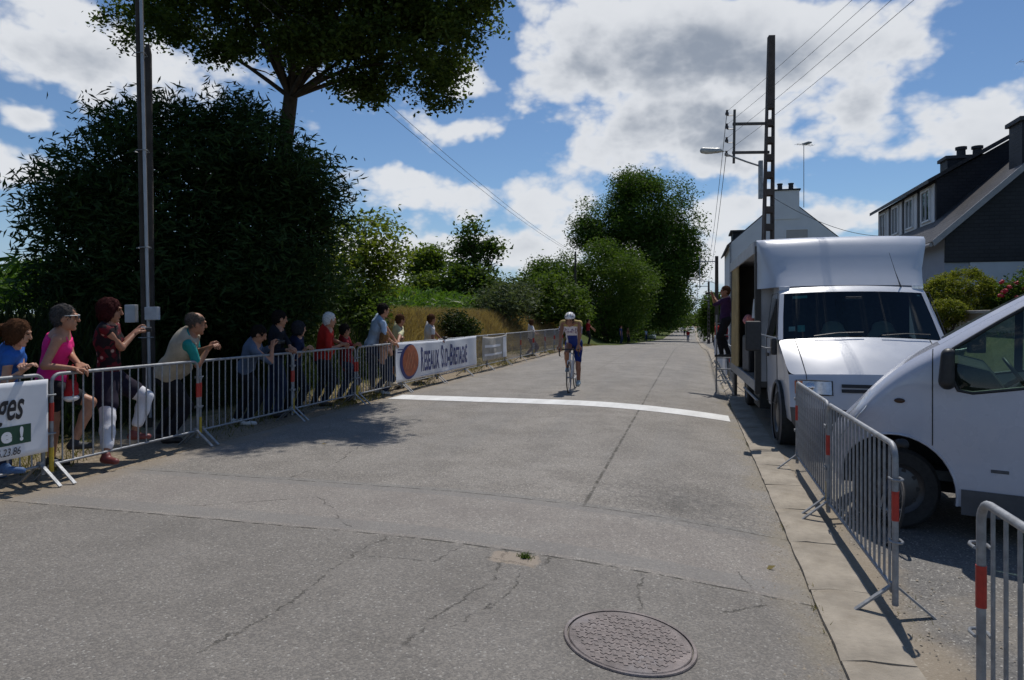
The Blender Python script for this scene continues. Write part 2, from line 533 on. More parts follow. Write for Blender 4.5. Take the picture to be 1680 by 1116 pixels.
def asphalt_material(name, base=(.238, .219, .194), road=True):
    m = bpy.data.materials.new(name); m.use_nodes = True
    T = NT(m.node_tree); b = T.n['Principled BSDF']; b.inputs['Specular IOR Level'].default_value = .35
    g, s, t = st_nodes(T)
    big = T.noise(g, .22, 5, .6); mid = T.noise(g, 1.6, 6, .65); fine = T.noise(g, 55, 4, .75)
    vo = T.new('ShaderNodeTexVoronoi'); T.put(vo.inputs['Vector'], g); vo.inputs['Scale'].default_value = 95
    vc = T.xyz(vo.outputs['Color'])[0]
    c = T.mix(T.mr(big, .3, .7), tuple(x * .88 for x in base), tuple(x * 1.1 for x in base))
    c = T.mix(T.m('MULTIPLY', T.mr(mid, .35, .7), .6), c, tuple(x * .72 for x in base))
    c = T.mix(T.m('MULTIPLY', T.mr(T.noise(g, .75, 7, .7, .6), .52, .66), .4), c, tuple(x * 1.22 for x in base))
    # aggregate: dark binder and paler stones
    c = T.mix(1.0, c, T.mix(T.mr(vc, 0, 1), (.70, .70, .71), (1.30, 1.28, 1.25)), 'MULTIPLY')
    c = T.mix(T.m('MULTIPLY', T.mr(fine, .5, .75), .35), c, tuple(x * .45 for x in base))
    c = T.mix(T.mr(vc, .95, .99), c, (.42, .40, .36))
    height = T.m('ADD', T.m('MULTIPLY', vo.outputs['Distance'], -.6), T.m('MULTIPLY', fine, .7))
    if road:
        wn = T.vm('SUBTRACT', T.noise(g, 3.2, 6, .7, 0, 1), (.5, .5, .5))
        wx, wy, _ = T.xyz(wn)
        wf = T.xyz(T.vm('SUBTRACT', T.noise(g, 17, 5, .75, 0, 1), (.5, .5, .5)))
        sw = T.m('ADD', s, T.m('ADD', T.m('MULTIPLY', wx, .22), T.m('MULTIPLY', wf[0], .07))); tw = T.m('ADD', t, T.m('ADD', T.m('MULTIPLY', wy, .22), T.m('MULTIPLY', wf[1], .07)))
        s2 = T.m('ADD', s, T.m('MULTIPLY', wx, .045)); t2 = T.m('ADD', t, T.m('MULTIPLY', wy, .045))
        # old trench fill across the road: paler, pinkish stones
        band = T.m('MULTIPLY', T.mr(s2, 4.72, 4.80), T.mr(s2, 6.13, 6.05))
        c = T.mix(T.m('MULTIPLY', band, T.mr(mid, .25, .65, .1, .35)), c, (.27, .24, .22))
        near = T.mr(s2, 4.78, 4.70)
        c = T.mix(T.m('MULTIPLY', near, T.mr(big, .3, .7, .25, .5)), c, (.125, .117, .107))
        # smooth bitumen strips either side of the trench
        strip = T.m('ADD', T.m('MULTIPLY', T.mr(s2, 4.80, 4.83), T.mr(s2, 5.07, 5.02)), T.m('MULTIPLY', T.mr(s2, 5.94, 5.97), T.mr(s2, 6.22, 6.17)), clamp=True)
        c = T.mix(T.m('MULTIPLY', strip, .45), c, (.185, .18, .17))
        tracks = T.m('MULTIPLY', T.mr(T.noise(T.comb(T.m('MULTIPLY', s, .05), t, 0), 1.3, 3), .45, .65), T.mr(s, 6.2, 9))
        c = T.mix(T.m('MULTIPLY', tracks, .25), c, (.155, .152, .146))
        # joints and cracks
        seam = T.m('MAXIMUM', T.mr(T.m('ABSOLUTE', T.m('SUBTRACT', s2, 4.75)), .018, .004), T.m('MULTIPLY', T.mr(T.m('ABSOLUTE', T.m('SUBTRACT', s2, 6.10)), .016, .004), .75))
        lon = T.m('MULTIPLY', T.mr(T.m('ABSOLUTE', T.m('SUBTRACT', t2, -.95)), .022, .005), T.mr(s, 6.0, 6.3))
        far = T.m('MULTIPLY', T.mr(T.m('ABSOLUTE', T.m('SUBTRACT', t2, -2.9)), .03, .008), T.mr(s, 17, 24, 0, .5))
        cr = T.m('MAXIMUM', T.m('MAXIMUM', seam, T.m('MULTIPLY', lon, .9)), far)
        for pts, w in (
            (((2.85, -2.35), (3.4, -2.25), (4.1, -2.3), (4.75, -2.2)), .02),
            (((3.15, -1.42), (3.7, -1.36), (4.2, -1.25), (4.75, -1.3)), .015),
            (((3.5, -1.25), (4.0, -1.08), (4.45, -1.12)), .012),
            (((4.75, -1.62), (4.35, -1.7), (4.3, -2.2)), .012),
            (((4.55, -1.38), (4.52, -1.02), (4.72, -.98)), .018),
            (((4.75, -.35), (4.2, -.30), (4.05, -.33)), .012),
            (((5.0, -4.3), (5.6, -3.3), (4.85, -2.6)), .012),
            (((6.2, -4.0), (7.0, -3.9), (8.2, -4.2)), .012),
            (((9.6, -2.0), (9.5, -1.5), (10.4, -1.2)), .012),
            (((4.3, .15), (4.6, .45), (5.1, .3)), .014)):
            cr = T.m('MAXIMUM', cr, T.m('MULTIPLY', seg_line(T, sw, tw, pts, w * .6, 0), .6))
        cr = T.m('MULTIPLY', cr, T.mr(T.noise(g, 9, 4), .38, .58, .1, 1))
        c = T.mix(T.m('MULTIPLY', cr, .85), c, (.045, .042, .030))
        # crazed dark, oily patch in front of the parked truck
        q = T.vm('LENGTH', T.vm('MULTIPLY', T.vm('SUBTRACT', T.comb(sw, tw, 0), (6.75, -.05, 0)), (1 / .75, 1 / .75, 0)))
        v2 = T.new('ShaderNodeTexVoronoi', feature='DISTANCE_TO_EDGE'); T.put(v2.inputs['Vector'], g); v2.inputs['Scale'].default_value = 11
        craze = T.mr(v2.outputs['Distance'], .10, .0)
        stain = T.m('MULTIPLY', T.mr(q, 1.1, .1), T.mr(T.noise(g, 4.5, 6, .7), .35, .65, .25, 1))
        c = T.mix(T.m('MULTIPLY', stain, .6), c, (.06, .058, .056))
        c = T.mix(T.m('MULTIPLY', T.m('MULTIPLY', craze, T.mr(q, 1.9, .6)), .4), c, (.05, .048, .045))
        # worn edge with grit on the right gutter
        edge = T.m('MULTIPLY', T.mr(T.m('ADD', t, T.m('MULTIPLY', wx, .3)), .45, .75), T.mr(mid, .3, .6))
        c = T.mix(T.m('MULTIPLY', edge, .55), c, (.27, .23, .16))
        ledge = T.m('MULTIPLY', T.mr(T.m('ADD', t, T.m('MULTIPLY', wx, .5)), -5.55, -5.9), T.mr(mid, .25, .6))
        c = T.mix(T.m('MULTIPLY', ledge, .6), c, (.26, .21, .15))
        height = T.m('SUBTRACT', height, T.m('MULTIPLY', cr, 2.5))
        # reinstated square with sandy filling
        sq = T.m('MULTIPLY', T.mr(T.m('ABSOLUTE', T.m('SUBTRACT', sw, 4.62)), .13, .10), T.mr(T.m('ABSOLUTE', T.m('SUBTRACT', tw, -1.2)), .17, .14))
        c = T.mix(T.m('MULTIPLY', sq, .75), c, (.33, .27, .21))
    else:
        dn = T.noise(g, 1.1, 7, .7)
        c = T.mix(T.m('MULTIPLY', T.mr(dn, .5, .7), .35), c, (.27, .225, .165))
        edge = T.mr(T.m('ADD', t, T.m('MULTIPLY', T.m('SUBTRACT', dn, .5), .9)), 1.5, 1.15)
        c = T.mix(T.m('MULTIPLY', edge, .7), c, (.30, .24, .165))
    T.put(b.inputs['Base Color'], c)
    T.put(b.inputs['Roughness'], T.mr(mid, .3, .7, .72, .9))
    bp = T.new('ShaderNodeBump'); bp.inputs['Distance'].default_value = .006; bp.inputs['Strength'].default_value = .8
    T.put(bp.inputs['Height'], height); T.l.new(bp.outputs[0], b.inputs['Normal'])
    return m

ss = np.concatenate([[-200, -60, -25], np.arange(-12, 45, 1.0), np.arange(45, 160, 4.0), np.arange(160, 420, 20), [480, 700, 1200, 2500]])
ts = np.concatenate([[-2500, -1200, -500, -200, -100, -60, -40, -28, -20], np.arange(-16, -5.7, .35), [T_L + .02], np.linspace(-5.6, .7, 12), [T_R], np.arange(1.0, 16, .5), [20, 30, 50, 90, 200, 500, 1200, 2500]])
ts = np.unique(ts)
def ground_drop(S_, T_):
    return np.where((T_ > T_L - .3) & (T_ < 4.7), -.06, 0.0)
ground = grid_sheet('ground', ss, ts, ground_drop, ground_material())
ss_r = np.concatenate([np.arange(-8, 45, .75), np.arange(45, 340, 4.0)])
road = grid_sheet('road', ss_r, np.linspace(T_L - .12, T_R, 40), 0.0, asphalt_material('road_asphalt'))
pave = grid_sheet('pavement', ss_r, np.linspace(1.115, 4.8, 12), 0.03, asphalt_material('pavement_asphalt', (.165, .158, .148), False))

def worn_paint():
    m = mat('white_road_paint', (.72, .72, .70), .65, 0, .1, 20, .4, 110)
    T = NT(m.node_tree); b = T.n['Principled BSDF']; g, s, t = st_nodes(T)
    n1 = T.noise(g, 70, 4, .75); n2 = T.noise(T.comb(T.m('MULTIPLY', s, .25), t, 0), 3.5, 5, .65); n3 = T.noise(g, 1.3, 4)
    c = T.mix(T.mr(n2, .3, .75), (.76, .76, .74), (.60, .595, .575))
    c = T.mix(T.m('MULTIPLY', T.mr(n1, .56, .68), T.mr(n3, .3, .65, .25, .75)), c, (.24, .23, .21))
    T.put(b.inputs['Base Color'], c); return m
# painted finish line on the crowned road
PAINT = worn_paint()
line = grid_sheet('painted_line', np.linspace(12.62, 13.36, 4), np.linspace(-5.93, .64, 44), .005, PAINT, None)
line.parent = road

# right-hand kerb: flush concrete stones with open joints
CONC = mat('kerb_concrete', (.33, .29, .235), .9, 0, .28, 2.6, .7, 45, spec=.15, dirt=.75, dirtcol=(.19, .155, .11))
kerb = empty('kerb'); tag(kerb, kind='structure')
kerb_me = []
for v_ in range(5):
    bm = bmesh.new()
    L_ = 1.0
    r_ = random.Random(40 + v_)
    vs = []
    nl, nw = 7, 4
    for i in range(nl):
        for j in range(nw):
            a = i / (nl - 1); q = j / (nw - 1)
            x = -.0 + q * .37 + (r_.uniform(-.006, .006) if j in (0, nw - 1) else 0)
            y = .005 + a * (L_ - .010) + (r_.uniform(-.006, .006) if i in (0, nl - 1) else 0)
            z = .040 + r_.uniform(-.005, .005) - (.012 if j == 0 else 0) - (.004 if i in (0, nl - 1) else 0)
            vs.append((x, y, z))
    top = len(vs)
    ring = [i * nw for i in range(nl)] + [(nl - 1) * nw + j for j in range(1, nw)] + [i * nw + nw - 1 for i in range(nl - 2, -1, -1)] + [j for j in range(nw - 2, 0, -1)]
    low = [(vs[i][0], vs[i][1], -.08) for i in ring]
    fs = [(i * nw + j, i * nw + j + 1, (i + 1) * nw + j + 1, (i + 1) * nw + j) for i in range(nl - 1) for j in range(nw - 1)]
    n_ = len(ring)
    fs += [(ring[k], ring[(k + 1) % n_], top + (k + 1) % n_, top + k) for k in range(n_)]
    me = bpy.data.meshes.new('kerb_stone'); me.from_pydata(vs + low, [], fs); bm.free()
    bm = bmesh.new(); bm.from_mesh(me); bmesh.ops.recalc_face_normals(bm, faces=bm.faces); bm.to_mesh(me); bm.free()
    smooth_by(me, 40); me.materials.append(CONC); kerb_me.append(me)
for k in range(-3, 62):
    o = bpy.data.objects.new('kerb_stone', kerb_me[(k * 7 + 3) % 5])
    p0, p1 = g3(k, T_R), g3(k + 1, T_R)
    o.location = p0 + Vector((0, 0, random.uniform(-.004, .003)))
    d = p1 - p0
    M = Matrix((( NX, d.x, 0), (NY, d.y, 0), (0, d.z, 1))).to_4x4()
    o.rotation_euler = (math.atan2(d.z, 1), 0, -ROAD_A)
    link(o, kerb)
kfar = grid_sheet('kerb_far', np.arange(62, 330, 6.0), [T_R, 1.17], .045, CONC, 'structure')

# cast-iron manhole cover
IRON = mat('rusty_cast_iron', (.165, .138, .130), .6, .2, .45, 5, .5, 70, dirt=.8, dirtcol=(.20, .19, .20))
mh_s, mh_t = 3.72, -.33
e1 = (g3(mh_s + .4, mh_t) - g3(mh_s - .4, mh_t)).normalized(); e2 = (g3(mh_s, mh_t + .4) - g3(mh_s, mh_t - .4)).normalized()
e3 = e2.cross(e1).normalized()
cover = empty('manhole_cover')
cover.matrix_world = Matrix(((e2.x, e1.x, e3.x, 0), (e2.y, e1.y, e3.y, 0), (e2.z, e1.z, e3.z, 0), (0, 0, 0, 1)))
cover.location = g3(mh_s, mh_t, .004)
tag(cover, 'rusty round cast-iron manhole cover set in the near asphalt', 'manhole cover')
mb = MB(); mb.lathe([(0, .004), (.325, .004), (.33, .000), (.33, -.03)], 48); mb.build('lid', IRON, cover, smooth=30)
mb = MB(); mb.lathe([(.337, -.03), (.337, .005), (.340, .006), (.353, .006), (.357, .000), (.357, -.03)], 48); mb.build('rim', IRON, cover, smooth=30)
mb = MB(); mb.lathe([(.329, -.012), (.338, -.012)], 48); mb.build('gap', mat('joint_dirt', (.02, .016, .012), .95), cover)
mb = MB()
c_ = .011; a_ = .032
poly = [(-c_, -a_), (c_, -a_), (c_, -c_), (a_, -c_), (a_, c_), (c_, c_), (c_, a_), (-c_, a_), (-c_, c_), (-a_, c_), (-a_, -c_), (-c_, -c_)]
mb.prism([(x, y, .003) for x, y in poly], (0, 0, .0042))
sme = mb.mesh('raised_cross'); sme.materials.append(IRON)
for i in range(-4, 5):
    for j in range(-4, 5):
        x = i * .071 + (.0355 if j % 2 else 0); y = j * .062
        if math.hypot(x, y) < .295:
            obj('raised_cross', sme, None, cover, (x, y, 0), (0, 0, R(12 + 45 * ((i + j) % 2))))
# ------------------------------------------------------------------ crowd barriers
RED_TAPE = mat('red_sticker', (.42, .03, .02), .45, 0, .15, 30)
YELLOW_TAPE = mat('yellow_paint', (.52, .36, .03), .5, 0, .2, 20, dirt=.3)
RZ_U = math.atan2(UY, UX)
B_L = 2.12
def barrier_proto():
    root = empty('crowd_barrier')
    L = B_L - .06; Hh = 1.1; r_ = .02
    c = .09
    def arc(cx, cz, a0, a1):
        return [(cx + c * math.cos(R(a)), 0, cz + c * math.sin(R(a))) for a in np.linspace(a0, a1, 6)]
    pts = [(0, 0, .10), (0, 0, .5)] + arc(c, Hh - r_ - c, 180, 90) + [(L / 2, 0, Hh - r_)] + arc(L - c, Hh - r_ - c, 90, 0) + [(L, 0, .5), (L, 0, .10)]
    mb = MB(); mb.tube(pts, r_ * .92, 10); mb.build('frame', GALV, root, smooth=50)
    mb = MB(); mb.tube([(0, 0, .19), (L, 0, .19)], .014, 8); mb.build('bottom_rail', GALV, root, smooth=50)
    mb = MB(); mb.tube([(0, 0, .19), (0, 0, Hh - .025)], .0085, 6, cap=False); bar = mb.mesh('bar'); bar.materials.append(GALV); smooth_by(bar, 60)
    n = 16
    for i in range(1, n + 1):
        obj('bar', bar, None, root, (L * i / (n + 1), 0, 0))
    mb = MB()
    for sg in (-1, 1):
        M = Matrix.Translation((0, sg * .125, .115)) @ Matrix.Rotation(sg * R(50), 4, 'X')
        mb.box((-.018, -.006, -.165), (.018, .006, .165), M)
    mb.box((-.02, -.022, .17), (.02, .022, .23))
    foot = mb.mesh('foot'); foot.materials.append(GALV)
    obj('foot', foot, None, root, (.035, 0, 0)); obj('foot', foot, None, root, (L - .035, 0, 0))
    # hook plate and ring that join one barrier to the next
    for z in (.88, .50):
        mb = MB(); mb.tube([(.02, .03, z), (-.03, .034, z), (-.06, .02, z), (-.065, 0, z), (-.06, -.02, z), (-.03, -.034, z), (.02, -.03, z)], .008, 6)
        mb.build('hook', GALV, root, smooth=60)
    for z in (.86, .48):
        mb = MB(); mb.box((L - .02, -.03, z), (L + .05, -.022, z + .03)); mb.box((L - .02, .022, z), (L + .05, .03, z + .03)); mb.box((L + .044, -.03, z), (L + .052, .03, z + .03))
        mb.build('catch', GALV, root)
    mb = MB(); mb.tube([(0, 0, .62), (0, 0, .80)], .0215, 12); mb.build('red_band', RED_TAPE, root, smooth=60)
    mb = MB(); mb.tube([(L, 0, .62), (L, 0, .80)], .0215, 12); mb.build('red_band', RED_TAPE, root, smooth=60)
    mb = MB(); mb.tube([(0, 0, .12), (0, 0, .36)], .0215, 12); mb.build('yellow_band', YELLOW_TAPE, root, smooth=60)
    return root
bproto = barrier_proto()
_first = [True]
T_BL, T_BR = -6.15, 1.2
def place_barrier(s0, t0, label, group, ang=0.0, flip=False, bare=False):
    o = bproto if _first[0] else copy_tree(bproto)
    _first[0] = False
    p0 = g3(s0, t0); p1 = g3(s0 + B_L, t0)
    if flip:
        p0, p1 = p1, p0
    d = p1 - p0
    o.location = p0
    o.rotation_euler = (0, -math.atan2(d.z, math.hypot(d.x, d.y)), math.atan2(d.y, d.x) + R(ang))
    tag(o, label, 'barrier', group)
    if bare:
        for ch in list(o.children):
            if ch.name.startswith('yellow_band'): bpy.data.objects.remove(ch)
    return o
S_L0 = 5.36
GL = 'barriers along the left side of the road'
LB = ['galvanised barrier carrying the white banner at the left edge of the picture',
      'galvanised barrier with raised legs of two women resting on its lower rail',
      'galvanised barrier the man in the beige vest leans on',
      'galvanised barrier with dark-haired spectators bending over it, left of the red shirt',
      'galvanised barrier between the red-shirted man and the blue lettered banner',
      'galvanised barrier behind the logo end of the blue lettered banner',
      'galvanised barrier behind the middle of the blue lettered banner',
      'galvanised barrier behind the right end of the blue lettered banner']
for k in range(-1, 13):
    i = k + 1
    if i < len(LB): lab = LB[i]
    elif i == 8: lab = 'galvanised barrier behind the pale brown banner'
    elif i == 13: lab = 'farthest galvanised barrier of the left row, nearest the cyclist'
    elif i == 11: lab = 'far left barrier in front of the spectator in white'
    elif i == 9: lab = 'galvanised barrier just right of the pale brown banner'
    elif i == 10: lab = 'galvanised barrier immediately left of the far spectator in white'
    else: lab = 'second farthest galvanised barrier of the left row'
    place_barrier(S_L0 + k * B_L, T_BL + random.uniform(-.02, .02), lab, GL, random.uniform(-.6, .6))
GR = 'barriers along the right-hand kerb'
place_barrier(1.24, T_BR, 'nearest barrier with a red sticker, cut off at the lower right corner', GR, flip=True, bare=True)
place_barrier(4.65, T_BR, 'galvanised barrier beside the wheel of the white van, with splayed feet', GR, .4, bare=True)
place_barrier(6.80, T_BR, 'galvanised barrier in front of the truck headlight', GR, -.5)
place_barrier(17.6, .98, 'right-hand barrier just behind the open side of the truck', GR)
place_barrier(19.75, .98, 'right-hand barrier covered by the pale blue banner', GR)
place_barrier(21.9, .98, 'right-hand barrier under the middle of the pale blue banner', GR)
place_barrier(24.05, .98, 'right-hand barrier under the far half of the pale blue banner', GR)
place_barrier(26.2, .98, 'right-hand barrier near the far end of the pale blue banner', GR)
place_barrier(28.35, .98, 'farthest barrier on the right-hand kerb', GR)

# ------------------------------------------------------------------ banners tied to the barriers
def text_mesh(txt, size, shear=0.0, xs=1.0, bold=0.0):
    cu = bpy.data.curves.new('t', 'FONT'); cu.body = txt; cu.size = size; cu.shear = shear; cu.offset = bold; cu.resolution_u = 4
    o = bpy.data.objects.new('t', cu); COL.objects.link(o)
    dg = bpy.context.evaluated_depsgraph_get()
    me = bpy.data.meshes.new_from_object(o.evaluated_get(dg))
    v = np.zeros(len(me.vertices) * 3); me.vertices.foreach_get('co', v); v = v.reshape(-1, 3)
    f = [tuple(p.vertices) for p in me.polygons]
    bpy.data.objects.remove(o); bpy.data.meshes.remove(me); bpy.data.curves.remove(cu)
    v[:, 0] *= xs
    return v, f

class Banner:
    """a sheet hung on the road side of a row; local x along the row, z up, with slack folds"""
    def __init__(self, name, label, s0, length, z0, z1, t, mat_, seed, amp=.012, sag=.02, group=None, side=1):
        self.side = side; self.L = length; self.z0 = z0; self.z1 = z1; self.amp = amp; self.seed = seed; self.sag = sag
        p0, p1 = g3(s0, t), g3(s0 + length, t)
        self.root = empty(name, p0)
        d = p1 - p0
        self.root.rotation_euler = (0, -math.atan2(d.z, math.hypot(d.x, d.y)), math.atan2(d.y, d.x))
        tag(self.root, label, 'banner', group)
        nx, nz = max(24, int(length * 44)), 14
        vs = [];
        for i in range(nx + 1):
            for j in range(nz + 1):
                x = length * i / nx; q = j / nz
                vs.append(self.pt(x, z0 + (z1 - z0) * q, 0))
        I = np.arange((nx + 1) * (nz + 1)).reshape(nx + 1, nz + 1)
        F = np.stack([I[:-1, :-1], I[1:, :-1], I[1:, 1:], I[:-1, 1:]], -1).reshape(-1, 4)
        me = np_mesh('sheet', vs, F, True)
        o = obj('sheet', me, mat_, self.root)
        md = o.modifiers.new('t', 'SOLIDIFY'); md.thickness = .003; md.offset = 1
        apply_mods(o)

    def pt(self, x, z, off):
        q = (z - self.z0) / (self.z1 - self.z0)
        k = self.seed
        w = self.amp * (math.sin(x * 4.3 + k + q * 1.7) + .5 * math.sin(x * 8.1 + 2 * k - q * 2.2) + .5 * math.sin(x * 2.2 + q * 4 + k))
        w *= .35 + .65 * abs(math.sin(math.pi * min(1, max(0, q)) * .8 + .6))
        zz = z - self.sag * math.sin(math.pi * x / self.L) * q
        return (x, self.side * (-.034 - w - self.amp * 1.5 - off), zz)

    def flat(self, name, vs, fs, mat_, x, z, off=.009):
        V = [self.pt(x + v[0], z + v[1], off + .003) for v in vs]
        me = bpy.data.meshes.new(name); me.from_pydata(V, [], fs); me.update()
        return obj(name, me, mat_, self.root)

    def text(self, txt, x, z, size, mat_, shear=0, xs=1.0, bold=0.0, name='lettering'):
        v, f = text_mesh(txt, size, shear, xs, bold)
        self.flat(name, v, f, mat_, x, z)
        return float(v[:, 0].max())

    def rect(self, name, x0, z0, x1, z1, mat_, off=.006):
        n = max(2, int((x1 - x0) * 16))
        vs = [(x0 + (x1 - x0) * i / n, z0 + (z1 - z0) * j / 4) for i in range(n + 1) for j in range(5)]
        fs = [(i * 5 + j, (i + 1) * 5 + j, (i + 1) * 5 + j + 1, i * 5 + j + 1) for i in range(n) for j in range(4)]
        self.flat(name, vs, fs, mat_, 0, 0, off)

    def disc(self, name, cx, cz, rx, rz, mat_, off=.005, a0=0, a1=360):
        n = 40
        vs = [(0, 0)] + [(q * rx * math.cos(R(a)), q * rz * math.sin(R(a))) for q in (.25, .5, .75, 1) for a in np.linspace(a0, a1, n + 1)]
        fs = [(0, i + 1, i + 2) for i in range(n)] + [(1 + k * (n + 1) + i, 1 + (k + 1) * (n + 1) + i, 2 + (k + 1) * (n + 1) + i, 2 + k * (n + 1) + i) for k in range(3) for i in range(n)]
        self.flat(name, vs, fs, mat_, cx, cz, off)

VINYL = mat('white_vinyl', (.74, .75, .78), .38, 0, .05, 3, .1, 6, dirt=.12, dirtcol=(.45, .45, .45))
NAVY = mat('navy_print', (.018, .03, .16), .5, 0, .1, 5)
ORANGE = mat('orange_brown_print', (.40, .10, .035), .5, 0, .25, 9)
PALE_OR = mat('light_orange_print', (.55, .22, .10), .5, 0, .15, 9)
INK = mat('black_print', (.015, .015, .02), .5, 0, .1, 5)
GREEN_P = mat('green_print', (.01, .06, .035), .5, 0, .1, 5)
b1 = Banner('banner', 'white banner with black script lettering and a green bar, at the left edge', S_L0 - 2.3, 2.24, .33, 1.04, T_BL, VINYL, 1.0, .006, .0)
b1.text('ages', 1.63, .70, .38, INK, .35, .52, .006)
b1.rect('green_bar', .60, .46, 2.06, .635, GREEN_P)
b1.text('e', 1.76, .495, .19, VINYL, 0, 1.15, .008); b1.text('!', 1.94, .495, .17, VINYL, 0, 1.0, .008)
b1.text('8.96.23.86', 1.62, .365, .10, INK, .2, .80)
b2 = Banner('banner', 'long white banner lettered in blue with an orange disc, left of the finish line', S_L0 + 8.02, 5.55, .24, 1.1, T_BL, VINYL, 2.4, .014, .03)
b2.disc('logo_ring', .70, .66, .47, .40, NAVY, .006)
b2.disc('logo_ball', .76, .68, .40, .355, ORANGE, .010)
for k in range(4):
    x = .50 + k * .15
    b2.flat('logo_stripe', [(0, 0), (.03, 0), (.17, .36), (.14, .36)], [(0, 1, 2, 3)], PALE_OR, x - .02, .50, .014)
b2.rect('logo_line', .12, .93, .36, .955, NAVY); b2.rect('logo_line', .10, .87, .32, .895, NAVY)
b2.rect('base_stripe', 1.35, .275, 5.4, .29, mat('pale_blue_print', (.45, .5, .65), .5))
x = 1.32
for big_, rest in (('R', 'ESEAUX'), ('S', 'UD'), ('-B', 'RETAGNE')):
    w = b2.text(big_, x, .40, .80, NAVY, 0, .42, .014); x += w + .025
    w = b2.text(rest, x, .40, .66, NAVY, 0, .405, .012); x += w + (.14 if big_ == 'R' else .02)
BEIGE_V = mat('grey_beige_vinyl', (.40, .37, .32), .5, 0, .35, 2.5, .2, 6, dirt=.4, dirtcol=(.22, .17, .12))
b3 = Banner('banner', 'dull pale brown banner beyond the blue lettered one', S_L0 + 14.2, 2.7, .3, 1.06, T_BL, BEIGE_V, 3.3, .02, .05)
b3.rect('pale_stripe', .2, .72, 1.9, .80, VINYL); b3.rect('pale_stripe', .2, .45, 2.1, .52, VINYL)
b3.rect('white_end', 2.2, .32, 2.6, 1.0, VINYL)
BLUEW = mat('pale_blue_vinyl', (.42, .50, .62), .45, 0, .08, 3, .1, 6)
b4 = Banner('banner', 'pale blue and white banner on the right-hand barriers behind the truck', 19.8, 10.6, .22, 1.1, .95, BLUEW, 5.0, .012, .03, None, -1)
b4.rect('white_panel', .3, .3, 2.4, 1.0, VINYL); b4.rect('white_panel', 4.2, .6, 9.8, 1.0, VINYL)
# ------------------------------------------------------------------ smooth bodies from distance fields
def rotm(ax, ay, az):
    return np.array((Matrix.Rotation(az, 3, 'Z') @ Matrix.Rotation(ay, 3, 'Y') @ Matrix.Rotation(ax, 3, 'X')))

